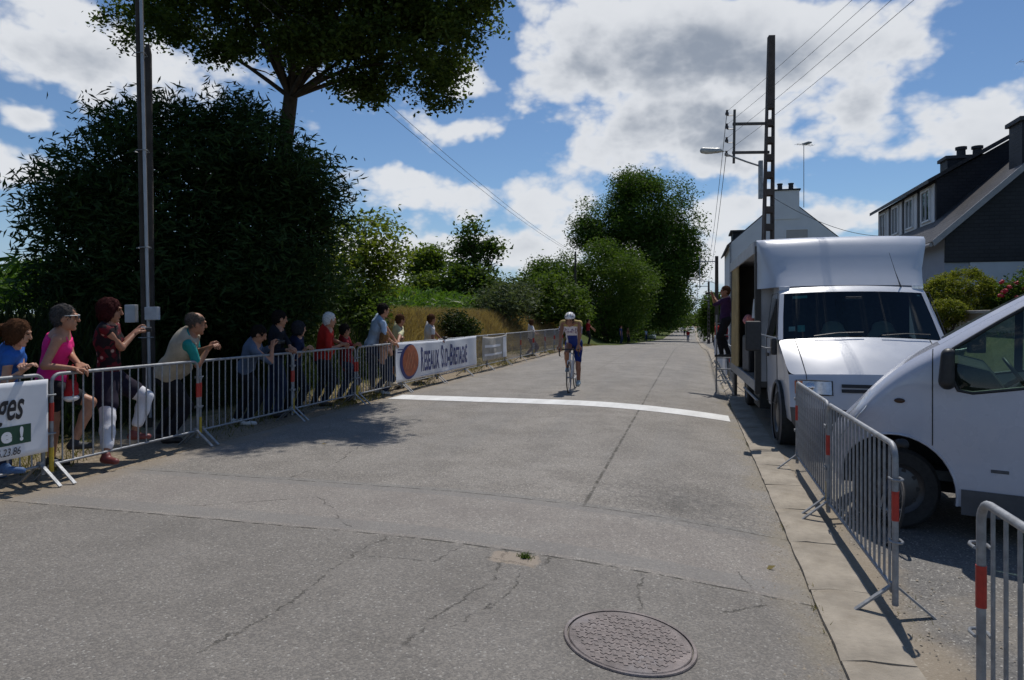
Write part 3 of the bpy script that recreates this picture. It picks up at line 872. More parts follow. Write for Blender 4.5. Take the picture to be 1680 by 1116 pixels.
class SDF:
    def __init__(self, lo, hi, vox, k=.03):
        self.lo = np.array(lo, float) - 3 * vox; self.vox = vox; self.k = k
        self.n = np.ceil((np.array(hi, float) + 3 * vox - self.lo) / vox).astype(int) + 1
        self.f = np.full(self.n, .25, np.float32)
        self.ax = [self.lo[i] + vox * np.arange(self.n[i]) for i in range(3)]

    def _sub(self, lo, hi, pad):
        a = np.floor((np.array(lo) - pad - self.lo) / self.vox).astype(int).clip(0); b = np.ceil((np.array(hi) + pad - self.lo) / self.vox).astype(int) + 1
        b = np.minimum(b, self.n); sl = tuple(slice(a[i], max(a[i], b[i])) for i in range(3))
        X, Y, Z = self.ax[0][sl[0]][:, None, None], self.ax[1][sl[1]][None, :, None], self.ax[2][sl[2]][None, None, :]
        return sl, X, Y, Z

    def _join(self, sl, d, k):
        a = self.f[sl]
        if k > 0:
            h = np.maximum(k - np.abs(a - d), 0) / k
            self.f[sl] = np.minimum(a, d) - h * h * k * .25
        else:
            self.f[sl] = np.minimum(a, d)

    def cone(self, a, b, ra, rb, k=None):
        a = np.array(a, float); b = np.array(b, float); r = max(ra, rb)
        k = self.k if k is None else k
        sl, X, Y, Z = self._sub(np.minimum(a, b) - r, np.maximum(a, b) + r, .05 + k)
        ab = b - a; L2 = max(1e-9, ab @ ab)
        t = np.clip(((X - a[0]) * ab[0] + (Y - a[1]) * ab[1] + (Z - a[2]) * ab[2]) / L2, 0, 1)
        d = np.sqrt((X - a[0] - t * ab[0]) ** 2 + (Y - a[1] - t * ab[1]) ** 2 + (Z - a[2] - t * ab[2]) ** 2) - (ra + (rb - ra) * t)
        self._join(sl, d.astype(np.float32), k)

    def _ell(self, c, rad, Rm, pad):
        c = np.array(c, float); rad = np.array(rad, float); Rm = np.eye(3) if Rm is None else np.array(Rm)
        ext = np.sqrt(((Rm * rad) ** 2).sum(1))
        sl, X, Y, Z = self._sub(c - ext, c + ext, pad)
        x, y, z = X - c[0], Y - c[1], Z - c[2]
        q = [(x * Rm[0, i] + y * Rm[1, i] + z * Rm[2, i]) / rad[i] for i in range(3)]
        k0 = np.sqrt(q[0] ** 2 + q[1] ** 2 + q[2] ** 2) + 1e-6
        k1 = np.sqrt((q[0] / rad[0]) ** 2 + (q[1] / rad[1]) ** 2 + (q[2] / rad[2]) ** 2) + 1e-6
        return sl, (k0 * (k0 - 1) / k1).astype(np.float32)

    def ell(self, c, rad, Rm=None, k=None):
        k = self.k if k is None else k
        sl, d = self._ell(c, rad, Rm, .05 + k)
        self._join(sl, d, k)

    def cut_ell(self, c, rad, Rm=None):
        sl, d = self._ell(c, rad, Rm, .03)
        self.f[sl] = np.maximum(self.f[sl], -d)

    def cut_plane(self, p, n):
        """keep the side n points away from"""
        p = np.array(p, float); n = np.array(n, float); n /= np.linalg.norm(n)
        X, Y, Z = self.ax[0][:, None, None], self.ax[1][None, :, None], self.ax[2][None, None, :]
        self.f = np.maximum(self.f, ((X - p[0]) * n[0] + (Y - p[1]) * n[1] + (Z - p[2]) * n[2]).astype(np.float32))

    def ripple(self, amp, fr, seed):
        X, Y, Z = self.ax[0][:, None, None], self.ax[1][None, :, None], self.ax[2][None, None, :]
        w = np.sin(X * fr + seed + 1.7 * np.sin(Z * fr * .6 + seed)) + np.sin(Y * fr * 1.2 - seed + 1.5 * np.sin(Z * fr * .45)) + .8 * np.sin(Z * fr * 1.1 + 2 * np.sin((X + Y) * fr * .5 + seed))
        self.f += (amp * w).astype(np.float32)

    def arrays(self):
        f = self.f; ins = f < 0
        n = np.array(f.shape)
        if not ins.any(): return np.zeros((0, 3)), np.zeros((0, 4), int)
        c = np.zeros(n - 1, np.int8)
        for i in (0, 1):
            for j in (0, 1):
                for k in (0, 1):
                    c += ins[i:n[0] - 1 + i, j:n[1] - 1 + j, k:n[2] - 1 + k]
        act = (c > 0) & (c < 8)
        idx = np.full(act.shape, -1, np.int64); ids = np.argwhere(act); idx[act] = np.arange(len(ids))
        corner = np.array([(i, j, k) for i in (0, 1) for j in (0, 1) for k in (0, 1)])
        val = np.stack([f[ids[:, 0] + o[0], ids[:, 1] + o[1], ids[:, 2] + o[2]] for o in corner], 1)
        acc = np.zeros((len(ids), 3)); cnt = np.zeros(len(ids))
        for a in range(8):
            for b in range(a + 1, 8):
                if np.abs(corner[a] - corner[b]).sum() != 1: continue
                va, vb = val[:, a], val[:, b]; s = (va < 0) != (vb < 0)
                t = np.where(s, va / np.where(s, va - vb, 1), 0)
                p = corner[a] + t[:, None] * (corner[b] - corner[a])
                acc += np.where(s[:, None], p, 0); cnt += s
        V = self.lo + self.vox * (ids + acc / cnt[:, None])
        F = []
        for ax in range(3):
            o1, o2 = [(1, 2), (2, 0), (0, 1)][ax]
            sl0 = [slice(None)] * 3; sl1 = [slice(None)] * 3
            sl0[ax] = slice(0, n[ax] - 1); sl1[ax] = slice(1, n[ax])
            a_, b_ = ins[tuple(sl0)], ins[tuple(sl1)]
            e = np.argwhere(a_ != b_)
            e = e[(e[:, o1] > 0) & (e[:, o2] > 0) & (e[:, o1] < n[o1] - 1) & (e[:, o2] < n[o2] - 1)]
            if not len(e): continue
            q = []
            for d1, d2 in ((1, 1), (0, 1), (0, 0), (1, 0)):
                g = e.copy(); g[:, o1] -= d1; g[:, o2] -= d2
                q.append(idx[g[:, 0], g[:, 1], g[:, 2]])
            q = np.stack(q, 1)
            fl = ~a_[e[:, 0], e[:, 1], e[:, 2]]
            q[fl] = q[fl][:, ::-1]
            F.append(q)
        F = np.concatenate(F)
        return V, F[(F >= 0).all(1)]

def join_arrays(lst):
    V, F, b = [], [], 0
    for v, f in lst:
        if len(v): V.append(v); F.append(f + b); b += len(v)
    return np.concatenate(V), np.concatenate(F)

def nrm(v):
    v = np.array(v, float); return v / (np.linalg.norm(v) + 1e-9)

def ik(a, b, l1, l2, hint):
    a, b = np.array(a, float), np.array(b, float)
    d = b - a; L = np.linalg.norm(d)
    if L > (l1 + l2) * .999: b = a + d / L * (l1 + l2) * .999; d = b - a; L = np.linalg.norm(d)
    x = (l1 * l1 - l2 * l2 + L * L) / (2 * L)
    h = math.sqrt(max(0, l1 * l1 - x * x))
    u = d / L; hv = np.array(hint, float); hv = hv - u * (hv @ u)
    return a + u * x + nrm(hv) * h, b

SKIN = mat('skin_tanned', (.42, .205, .125), .5, 0, .12, 18, spec=.35)
SKIN2 = mat('skin_light', (.48, .26, .17), .5, 0, .12, 18, spec=.35)
SKIN3 = mat('skin_weathered', (.34, .16, .095), .5, 0, .15, 18, spec=.35)
EYE = mat('eye_dark', (.02, .015, .012), .2)
def cloth(name, col, var=.18): return mat('cloth_' + name, col, .85, 0, var, 7, .25, 140, spec=.2)

def hand_arrays(wr, fdir, palm_n, side, curl, h):
    """wrist, direction of the hand, palm normal; five bent fingers"""
    f = nrm(fdir); n = nrm(np.array(palm_n) - f * (np.array(palm_n) @ f)); sx = np.cross(f, n) * side
    s = h / 1.72
    vox = .0062
    S_ = SDF(np.array(wr) - .2 * s, np.array(wr) + .2 * s, vox, .012)
    wr = np.array(wr)
    for q in (-1.0, -.35, .35, 1.0):
        S_.cone(wr + sx * q * .020 * s, wr + f * .088 * s + sx * q * .034 * s, .017 * s, .0145 * s)
    for i, (q, L) in enumerate(((-1.0, .072), (-.35, .083), (.33, .078), (1.0, .060))):
        p = wr + f * .088 * s + sx * q * .034 * s
        d = f.copy(); a = curl * (.8 + .1 * i)
        for k in range(3):
            c, sn = math.cos(a), math.sin(a)
            d2 = nrm(d * c + np.cross(np.cross(d, n), d) * sn) if k else nrm(f * math.cos(a * .6) + n * math.sin(a * .6))
            e = p + d2 * L * s * (.45, .32, .25)[k]
            S_.cone(p, e, (.0098 - .0008 * k) * s, (.0092 - .0012 * k) * s, .004)
            p = e; d = d2
    b = wr + f * .02 * s - sx * .022 * s
    m = b + nrm(-sx * .8 + f * .6 + n * .35) * .048 * s
    S_.cone(b, m, .0145 * s, .0115 * s)
    S_.cone(m, m + nrm(f * .85 - sx * .15 + n * .45 * curl) * .045 * s, .0112 * s, .009 * s, .006)
    return S_.arrays()

def person(label, head, pelvis, hands, feet, h=1.70, fem=False, face=(1, 0, 0), look=None, skin=SKIN, top=None, sleeve=.5, tank=False, bottom=None, leg=1.0,
           shoe=None, hair=None, style='short', vox=.014, elbow=(0, 0, -1), knee=None, toes=None, group='spectators behind the left barriers', hold=None, curl=.9, hem=0.0,
           vest=None, glasses=False, eyes=False, fat=1.07, helmet=None, palm=None, footflat=True, shorts_loose=1.0, neck_off=None, over=None):
    """joints are world points; face: direction the chest faces; look: where the head turns"""
    s = h / 1.72; N_ = np.array
    head = N_(head, float); pelvis = N_(pelvis, float)
    org = N_((pelvis[0], pelvis[1], float(hxy(pelvis[0], pelvis[1]))))
    root = empty('person', tuple(org)); tag(root, label, 'person', group)
    L_ = lambda p: N_(p, float) - org
    head, pelvis = L_(head), L_(pelvis)
    hands = [L_(p) for p in hands]; feet = [L_(p) for p in feet]
    fw = nrm((face[0], face[1], 0)); look = nrm(look if look is not None else face)
    up = nrm(head - pelvis)
    rt = nrm(np.cross(fw, (0, 0, 1)))                 # the person's right
    cf = nrm(fw - up * (fw @ up))                      # chest forward
    sl = nrm(np.cross(cf, up))
    neck = head - .135 * s * nrm(up * .75 + N_((0, 0, .45))) - look * .012
    if neck_off is not None: neck = head + N_(neck_off, float)
    torso = np.linalg.norm(neck - pelvis)
    chest = pelvis + (neck - pelvis) * .70 - cf * .012
    waist = pelvis + (neck - pelvis) * .33
    sw = (.158 if fem else .185) * s; hw = (.095 if fem else .088) * s
    sh = [neck - up * .055 * s + sl * sw * g for g in (1, -1)]     # right, left
    hp = [pelvis + sl * hw * g - up * .02 for g in (1, -1)]
    elb, wri, kne, ank = [], [], [], []
    eh = elbow if isinstance(elbow, list) else [elbow, elbow]
    for i in (0, 1):
        d = hands[i] - sh[i]
        e, w = ik(sh[i], hands[i], .285 * s, .255 * s, N_(eh[i]) + sl * (.35 if i == 0 else -.35))
        elb.append(e); wri.append(w)
    tf = toes if toes is not None else [fw, fw]
    for i in (0, 1):
        a = feet[i] + N_((0, 0, .085 * s))
        kh = knee[i] if knee is not None else fw
        k_, a_ = ik(hp[i], a, .43 * s, .42 * s, N_(kh))
        kne.append(k_); ank.append(a_)
    allp = np.array([head, pelvis, neck] + sh + elb + wri + kne + ank)
    lo, hi = allp.min(0) - .22 * s, allp.max(0) + .22 * s; lo[2] -= .02
    fz = look; fu = nrm(N_((0, 0, 1.0)) * .8 + up * .2 - look * (N_((0, 0, 1.0)) @ look)); fu = nrm(fu - fz * (fu @ fz)); fr = np.cross(fz, fu)
    HR = np.stack([fr, fz, fu], 1)
    body_s = s; hs = s * 1.13
    hp_ = lambda x, y, z: head + HR @ (N_((x, y, z)) * hs)
    fa = .92 if fem else 1.0
    def torso_prims(S_, inf):
        B = np.stack([sl, cf, up], 1)
        S_.ell(chest, (N_((.150 if fem else .170, .112, .20)) * s * fat + inf), B, .05)
        S_.ell(waist, (N_((.122 if fem else .140, .100, .17)) * s * fat + inf), B, .06)
        S_.ell(pelvis + up * .02, (N_((.160 if fem else .155, .118, .13)) * s * fat + inf), B, .06)
        S_.cone(sh[0], sh[1], .058 * s * fa + inf, .058 * s * fa + inf, .05)
        if fem:
            for g in (1, -1): S_.ell(chest + cf * .085 * s + sl * .062 * g * s - up * .005, (N_((.058, .05, .058)) * s + inf), B, .03)
        elif fat > 1.12:
            S_.ell(waist + cf * .06 * s - up * .03, N_((.13, .11, .13)) * s * fat + inf, B, .06)
    def arm(S_, i, inf, frac):
        # frac: 0..1 upper arm, 1..2 forearm
        e = sh[i] + (elb[i] - sh[i]) * min(1, frac)
        S_.cone(sh[i], e, .052 * s * fa + inf, (.052 - .012 * min(1, frac)) * s * fa + inf, .02)
        if frac > 1:
            e2 = elb[i] + (wri[i] - elb[i]) * (frac - 1)
            S_.cone(elb[i], e2, .041 * s * fa + inf, (.041 - .015 * (frac - 1)) * s * fa + inf, .015)
    def legp(S_, i, inf, frac):
        e = hp[i] + (kne[i] - hp[i]) * min(1, frac)
        S_.cone(hp[i], e, .088 * s * fat + inf, (.088 - .033 * min(1, frac)) * s + inf, .03)
        if frac > 1:
            q = min(1, (frac - 1)); m = kne[i] + (ank[i] - kne[i]) * min(q, .35)
            back = -nrm(np.cross(np.cross(ank[i] - kne[i], tf[i]), ank[i] - kne[i]))
            S_.cone(kne[i], m + back * -.0, .054 * s + inf, .055 * s + inf, .02)
            if q > .35: S_.cone(m, kne[i] + (ank[i] - kne[i]) * q, .054 * s + inf, (.054 - .018 * (q - .35) / .65) * s + inf, .02)
    # body
    S_ = SDF(lo, hi, vox, .025)
    torso_prims(S_, -.004)
    S_.cone(neck - up * .06, head - fu * .06 * s, .062 * s * fa, .052 * s * fa, .03)
    for i in (0, 1):
        arm(S_, i, 0, 2); legp(S_, i, 0, 2)
        toe = nrm(N_(tf[i])); a = ank[i]
        S_.cone(a - N_((0, 0, .04 * s)), a + toe * .13 * s - N_((0, 0, .06 * s)), .036 * s, .024 * s, .02)
    # head
    Hs = SDF(head - .21 * hs, head + .21 * hs, min(vox * .62, .0088), .02)
    Hs.ell(hp_(0, -.012, .03), N_((.074, .094, .088)) * hs, HR)
    Hs.ell(hp_(0, .022, -.042), N_((.060, .066, .078)) * hs, HR)
    Hs.cone(hp_(0, .088, .012), hp_(0, .106, -.03), .009 * hs, .0135 * hs, .012)
    Hs.ell(hp_(0, .066, -.103), N_((.024, .02, .018)) * hs, HR)
    Hs.ell(hp_(0, .083, -.062), N_((.024, .010, .011)) * hs, HR, .008)
    Hs.ell(hp_(0, .082, .028), N_((.05, .016, .010)) * hs, HR, .012)
    for g in (1, -1):
        Hs.cut_ell(hp_(g * .031, .097, .008), N_((.017, .014, .011)) * hs, HR)
        Hs.ell(hp_(g * .075, -.008, -.012), N_((.010, .022, .032)) * hs, HR, .008)
    Hs.cone(hp_(0, -.01, -.06), neck, .054 * s * fa, .056 * s * fa, .02)
    parts = [S_.arrays(), Hs.arrays()]
    if vox < .018:
        for i in (0, 1):
            fd = nrm(wri[i] - elb[i]); pn = palm[i] if palm is not None else N_((0, 0, -1.0)) + .3 * fw
            parts.append(hand_arrays(wri[i] - fd * .005, fd, pn, 1 if i == 0 else -1, curl, h))
    else:
        S2 = SDF(lo, hi, vox, .02)
        for i in (0, 1):
            fd = nrm(wri[i] - elb[i]); sd_ = nrm(np.cross(fd, (0, 0, 1)))
            S2.cone(wri[i], wri[i] + fd * .09 * s, .03 * s, .026 * s); S2.cone(wri[i] + fd * .09 * s, wri[i] + fd * .14 * s - N_((0, 0, .05)), .024 * s, .018 * s)
            S2.cone(wri[i] + fd * .03, wri[i] + fd * .07 + sd_ * .045, .016, .013)
        parts.append(S2.arrays())
    V, F = join_arrays(parts)
    obj('body', np_mesh('body', V, F, True), skin, root)
    if eyes:
        for g in (1, -1):
            mb = MB(); mb.lathe([(0, .0085 * s), (.006 * s, .006 * s), (.0085 * s, 0), (.006 * s, -.006 * s), (0, -.0085 * s)], 10)
            obj('eye', mb.mesh('eye'), EYE, root, tuple(hp_(g * .031, .0855, .008)), smooth=80)
    # shirt
    if top is not None:
        S_ = SDF(lo, hi, vox, .03)
        torso_prims(S_, .012)
        if not tank:
            S_.cone(neck - up * .05, neck + up * .012, .068 * s, .060 * s, .03)
        for i in (0, 1):
            if sleeve > 0: arm(S_, i, .014 if sleeve < 1.2 else .012, sleeve)
        if hem: S_.ell(pelvis - up * hem * .5, N_((.165, .135, .12 + hem * .6)) * s, np.stack([sl, cf, up], 1), .05)
        S_.ripple(.0038, 26, len(label) % 7)
        S_.cut_plane(pelvis - up * (.06 + hem), -up)
        S_.cut_plane(neck + up * (.005 if not tank else -.075), up + cf * (.55 if not tank else .1))
        if tank:
            for g in (1, -1): S_.cut_ell(sh[0 if g == 1 else 1] + sl * g * .07 * s, N_((.085, .14, .16)) * s, np.stack([sl, cf, up], 1))
        V, F = S_.arrays()
        obj('shirt', np_mesh('shirt', V, F, True), top, root)
        if tank:
            mb = MB()
            for g in (1, -1):
                a = neck - up * .09 + cf * .085 * s + sl * g * .075 * s; b = neck - up * .012 * s + sl * g * .085 * s; c = neck - up * .10 - cf * .075 * s + sl * g * .07 * s
                mb.tube([a, a * .35 + b * .65 + cf * .03, b + up * .012, c * .35 + b * .65 - cf * .03, c], .010, 6)
            mb.build('shoulder_strap', top, root, smooth=80)
    if vest is not None:
        S_ = SDF(lo, hi, vox, .03)
        torso_prims(S_, .028)
        S_.ell(pelvis - up * .03, N_((.175, .14, .12)) * s, np.stack([sl, cf, up], 1), .05)
        S_.ripple(.003, 24, 2)
        S_.cut_plane(pelvis - up * .13, -up)
        S_.cut_plane(neck + up * .012, up + cf * .3)
        for g in (1, -1): S_.cut_ell(sh[0 if g == 1 else 1] + sl * g * .075 * s, N_((.075, .12, .13)) * s, np.stack([sl, cf, up], 1))
        S_.cut_ell(chest + cf * .17, N_((.055, .10, .34)), np.stack([sl, cf, up], 1))
        V, F = S_.arrays(); obj('vest', np_mesh('vest', V, F, True), vest, root)
    if bottom is not None:
        S_ = SDF(lo, hi, vox, .03)
        B = np.stack([sl, cf, up], 1)
        S_.ell(pelvis + up * .02, (N_((.160 if fem else .155, .118, .13)) * s * fat + .008), B, .06)
        for i in (0, 1): legp(S_, i, .012 * shorts_loose + (.008 if leg > 1.5 else 0), leg)
        S_.ripple(.0035, 22, 1 + len(label) % 5)
        S_.cut_plane(pelvis + up * .08, up)
        V, F = S_.arrays()
        obj('shorts' if leg <= 1 else 'trousers', np_mesh('trousers', V, F, True), bottom, root)
    if over is not None:
        S_ = SDF(lo, hi, vox, .04); B = np.stack([sl, cf, up], 1)
        S_.ell(pelvis + up * .02, (N_((.170, .128, .13)) * s + .026), B, .06)
        for i in (0, 1): legp(S_, i, .038, over[1])
        S_.ripple(.003, 26, 4)
        V, F = S_.arrays(); obj('tunic_skirt', np_mesh('tunic_skirt', V, F, True), over[0], root)
    if shoe is not None:
        for i in (0, 1):
            toe = nrm(N_((tf[i][0], tf[i][1], tf[i][2] if len(tf[i]) > 2 else 0)))
            a = ank[i]; S_ = SDF(a - .3, a + .3, .012, .02)
            b0 = a - N_((0, 0, .045 * s)) - toe * .03 * s
            S_.cone(b0, b0 + toe * .06 * s, .042 * s, .040 * s); S_.cone(b0 + toe * .05 * s, b0 + toe * .17 * s - N_((0, 0, .012)), .042 * s, .036 * s)
            S_.cone(a - N_((0, 0, .03)), a + N_((0, 0, .0)), .046 * s, .044 * s)
            S_.cut_plane(a - N_((0, 0, .082 * s)) if footflat else a - N_((0, 0, .09 * s)), (0, 0, -1))
            V, F = S_.arrays(); obj('shoe', np_mesh('shoe', V, F, True), shoe, root)
    if hair is not None:
        vh = min(vox * .8, .012)
        S_ = SDF(head - .28 * hs, head + .26 * hs, vh, .03)
        S_.ell(hp_(0, -.017, .036), N_((.080, .100, .090) if style in ('short', 'balding') else (.085, .102, .093)) * hs, HR)
        if style in ('bob', 'long', 'pony'):
            S_.ell(hp_(0, -.035, -.01), N_((.092, .085, .11)) * hs, HR)
            for g in (1, -1): S_.ell(hp_(g * .07, .0, -.02), N_((.026, .05, .08)) * hs, HR)
        if style == 'long':
            S_.cone(hp_(0, -.05, -.03), hp_(0, -.08, -.2), .085 * hs, .06 * hs)
        if style == 'pony':
            S_.cone(hp_(0, -.10, .02), hp_(0, -.15, .0), .04 * hs, .042 * hs); S_.cone(hp_(0, -.15, .0), hp_(.01, -.17, -.15), .042 * hs, .02 * hs)
        if style == 'short':
            S_.ell(hp_(0, -.045, -.005), N_((.072, .062, .085)) * hs, HR)
        if style == 'balding':
            S_.cut_ell(hp_(0, .05, .12), N_((.062, .10, .055)) * hs, HR)
        X = S_
        X.cut_ell(hp_(0, .115, -.028), N_((.078, .092, .098) if style in ('short', 'balding') else (.060, .088, .095)) * hs, HR)
        if style in ('short', 'balding'):
            X.cut_plane(hp_(0, -.07, -.085), -fu + fz * .55)
            for g in (1, -1): X.cut_ell(hp_(g * .088, .018, -.04), N_((.034, .055, .055)) * hs, HR)
        S_.ripple(.0028, 95, 3)
        V, F = S_.arrays(); ho = obj('hair', np_mesh('hair', V, F, True), hair, root)
        if vox < .02 and len(V) > 50 and helmet is None:
            rr = np.random.default_rng(len(V)); ii = rr.integers(0, len(V), 1500 if vox < .014 else 800)
            pn = V[ii] - head; pn /= np.linalg.norm(pn, axis=1, keepdims=True) + 1e-9
            fl = -fu * .9 - fz * .45 + rr.normal(size=(len(ii), 3)) * .35; fl = fl - pn * (fl * pn).sum(1, keepdims=True) * .8
            fl /= np.linalg.norm(fl, axis=1, keepdims=True) + 1e-9
            wv = np.cross(fl, pn); L_s = (.05 if style in ('bob', 'long', 'pony') else .032) * rr.uniform(.6, 1.4, len(ii))[:, None]
            a0 = V[ii] + pn * .002; m0 = a0 + fl * L_s * .5 + pn * .006; e0 = a0 + fl * L_s + pn * .004 * rr.normal(size=(len(ii), 1))
            VV = np.stack([a0 - wv * .0022, a0 + wv * .0022, m0 + wv * .0018, e0, m0 - wv * .0018], 1).reshape(-1, 3)
            i5 = np.arange(len(ii))[:, None] * 5
            so = obj('hair_strands', np_mesh('hair_strands', VV, np.concatenate([i5 + np.array([[0, 1, 2, 4]]), i5 + np.array([[4, 2, 3, 3]])])[: len(ii)]), hair, ho); so['kind'] = 'stuff'
    if glasses:
        mb = MB()
        for g in (1, -1):
            mb.prism([tuple(hp_(g * x, .108, z)) for x, z in ((.008, .022), (.056, .024), (.058, .0), (.05, -.012), (.014, -.012), (.008, 0))], tuple(HR[:, 1] * -.004))
        lens = mb.build('sunglass_lens', mat('sunglass_lens', (.02, .02, .025), .1), root)
        mb = MB(); mb.tube([hp_(-.078, .0, .02), hp_(-.066, .095, .022), hp_(0, .112, .022), hp_(.066, .095, .022), hp_(.078, .0, .02)], .0045, 6)
        mb.build('glasses_frame', mat('white_frame', (.75, .73, .7), .35), root, smooth=80)
    if helmet is not None:
        S_ = SDF(head - .3, head + .3, .01, .02)
        S_.ell(hp_(0, -.02, .06), N_((.098, .135, .095)) * hs, HR)
        S_.cut_plane(hp_(0, 0, .035), -fu - fz * .12)
        S_.cut_ell(hp_(0, -.01, .015), N_((.085, .115, .085)) * hs, HR)
        V, F = S_.arrays(); o = obj('helmet', np_mesh('helmet', V, F, True), helmet, root)
        mb = MB()
        for g in (-.055, -.019, .019, .055):
            mb.tube([hp_(g * 1.1, .105, .085), hp_(g * 1.15, .06, .142 - abs(g) * .5), hp_(g * 1.2, -.02, .158 - abs(g) * .5), hp_(g * 1.1, -.10, .125 - abs(g) * .4)], .011, 6)
        mb.build('vent', BLACK, o, smooth=60)
        mb = MB(); mb.tube([hp_(-.078, .03, .03), hp_(-.062, .045, -.05), hp_(0, .06, -.122), hp_(.062, .045, -.05), hp_(.078, .03, .03)], .006, 6); mb.build('chin_strap', BLACK, o)
    return root, dict(head=head + org, wri=[w + org for w in wri], HR=HR, neck=neck + org, torso=torso, elb=[e + org for e in elb])
# ------------------------------------------------------------------ spectators
n3 = np.array((NX, NY, 0)); u3 = np.array((UX, UY, 0))
FR = nrm(n3 * .8 + u3 * .6)            # towards the road and the coming rider
def gnd(p, t, dz=0.0):
    """ground point under a line of sight column at t"""
    q = Q(p, 520, t); return Vector((q.x, q.y, float(hxy(q.x, q.y)) + dz))
def hairm(n, c): return mat('hair_' + n, c, .85, 0, .45, 60, .5, 220, spec=.06)
BROWN, GREYH, REDH, DARKH, WHITEH, BLOND = hairm('brown', (.075, .034, .017)), hairm('grey', (.065, .06, .058)), hairm('dark_red', (.045, .012, .012)), hairm('dark', (.015, .012, .011)), hairm('white', (.62, .61, .6)), hairm('fair', (.27, .14, .06))
DENIM = cloth('denim', (.022, .032, .065)); DARKT = cloth('dark_trousers', (.015, .015, .019)); WHITET = cloth('white_trousers', (.68, .68, .72), .08)
SHOE_D = mat('shoe_dark', (.025, .022, .022), .6, 0, .2, 20); SHOE_B = mat('shoe_blue', (.05, .11, .24), .6, 0, .3, 30, .2, 90); SHOE_W = mat('shoe_white', (.6, .6, .6), .6, 0, .1, 20); SHOE_R = mat('sandal_red', (.17, .035, .03), .5, 0, .2, 20)

def floral():
    m = mat('cloth_floral_dark_red', (.11, .012, .018), .85, 0, .3, 9, .2, 120, spec=.2)
    T = NT(m.node_tree); b = T.n['Principled BSDF']
    co = T.new('ShaderNodeTexCoord').outputs['Object']
    v = T.new('ShaderNodeTexVoronoi'); T.put(v.inputs['Vector'], co); v.inputs['Scale'].default_value = 17
    k = T.xyz(v.outputs['Color'])
    c = T.mix(T.mr(k[0], .45, .55), (.10, .010, .016), (.012, .010, .012))
    c = T.mix(T.m('MULTIPLY', T.mr(v.outputs['Distance'], .42, .25), T.mr(k[1], .72, .8)), c, (.42, .30, .26))
    T.put(b.inputs['Base Color'], c)
    return m

def lean(label, head, pelvis, hand, t_feet, h, face=FR, look=None, **kw):
    feet = kw.pop('feet', None)
    hd = Vector(head); pv = Vector(pelvis)
    if feet is None:
        r = nrm(np.cross(face, (0, 0, 1)))
        b = Vector((pv.x, pv.y, 0)) - Vector(face) * .06
        feet = []
        for g in (1, -1):
            p = b + Vector(r) * .13 * g + Vector(face) * (.06 if g > 0 else -.06)
            feet.append((p.x, p.y, float(hxy(p.x, p.y))))
    hands = hand if isinstance(hand, list) else [Vector(hand) + Vector(u3) * -.05, Vector(hand) + Vector(u3) * .06]
    return person(label, hd, pv, hands, feet, h=h, face=face, look=look if look is not None else nrm(np.array(face) + u3 * .6 - np.array((0, 0, .12))), **kw)

# girl with the pony tail
lean('girl with a brown pony tail and blue top leaning on the leftmost barrier', Q(30, 546, -6.32), Q(-2, 650, -6.72), [Q(40, 606, -6.12), Q(36, 600, -6.2)], 0, 1.60, fem=True, skin=SKIN2,
     top=cloth('blue_top', (.03, .12, .42)), sleeve=.2, bottom=DENIM, leg=1.9, shoe=SHOE_B, hair=BROWN, style='pony', vox=.013, eyes=True,
     feet=[(lambda q: (q.x, q.y, float(hxy(q.x, q.y))))(Q(14, 800, -6.02)), gnd(-20, -6.85)], look=nrm(FR + np.array((0, 0, -.25))))
# woman in pink
lean('woman in a bright pink vest top with short grey hair and white-framed glasses', Q(107, 521, -6.36), Q(83, 624, -6.62), [Q(122, 605, -6.13), Q(130, 598, -6.17)], 0, 1.76, fem=True, skin=SKIN,
     top=cloth('pink', (.80, .03, .22), .06), tank=True, sleeve=0, bottom=cloth('dark_shorts', (.02, .02, .025)), leg=.72, shoe=SHOE_D, hair=GREYH, style='short', vox=.0125, glasses=True, eyes=True,
     feet=[Q(122, 738, -6.30), gnd(84, -6.72)], look=nrm(FR + u3 * .1), elbow=[(-.4, -.3, -1), (-.4, .3, -1)], knee=[nrm(FR + np.array((0, 0, .2))), FR])
# woman photographer
_, ph = lean('woman in a dark red flowered top and white cropped trousers taking a photograph', Q(181, 509, -6.42), Q(178, 622, -6.5), [Q(221, 548, -6.33), Q(223, 543, -6.5)], 0, 1.76, fem=True, skin=SKIN3,
     top=floral(), sleeve=.05, bottom=WHITET, leg=1.72, shoe=SHOE_R, hair=REDH, style='bob', vox=.0125, eyes=True, hem=.06, over=(cloth('tunic_navy', (.02, .016, .03)), .62), elbow=(0, 0, -1), curl=1.2,
     feet=[(lambda q: (q.x, q.y, float(hxy(q.x, q.y))))(Q(174, 765, -6.12)), Q(220, 722, -6.25)], look=nrm(FR + np.array((0, 0, -.08))), face=nrm(n3 * .85 + u3 * .5), toes=[nrm(n3 * .9 + u3 * -.1), nrm(FR)])
# man in the vest
lean('man in a beige sleeveless vest over a teal shirt leaning with clasped hands', Q(322, 531, -6.2), Q(276, 612, -6.66), [Q(343, 571, -6.10), Q(346, 569, -6.06)], 0, 1.80, skin=SKIN3,
     top=cloth('teal_shirt', (.02, .25, .24)), sleeve=.75, vest=cloth('beige_vest', (.42, .36, .27)), bottom=DARKT, leg=1.95, shoe=SHOE_D, hair=hairm('greying', (.09, .075, .065)), style='balding', vox=.0125, eyes=True, fat=1.2, elbow=(-.3, 0, -1), curl=1.3)
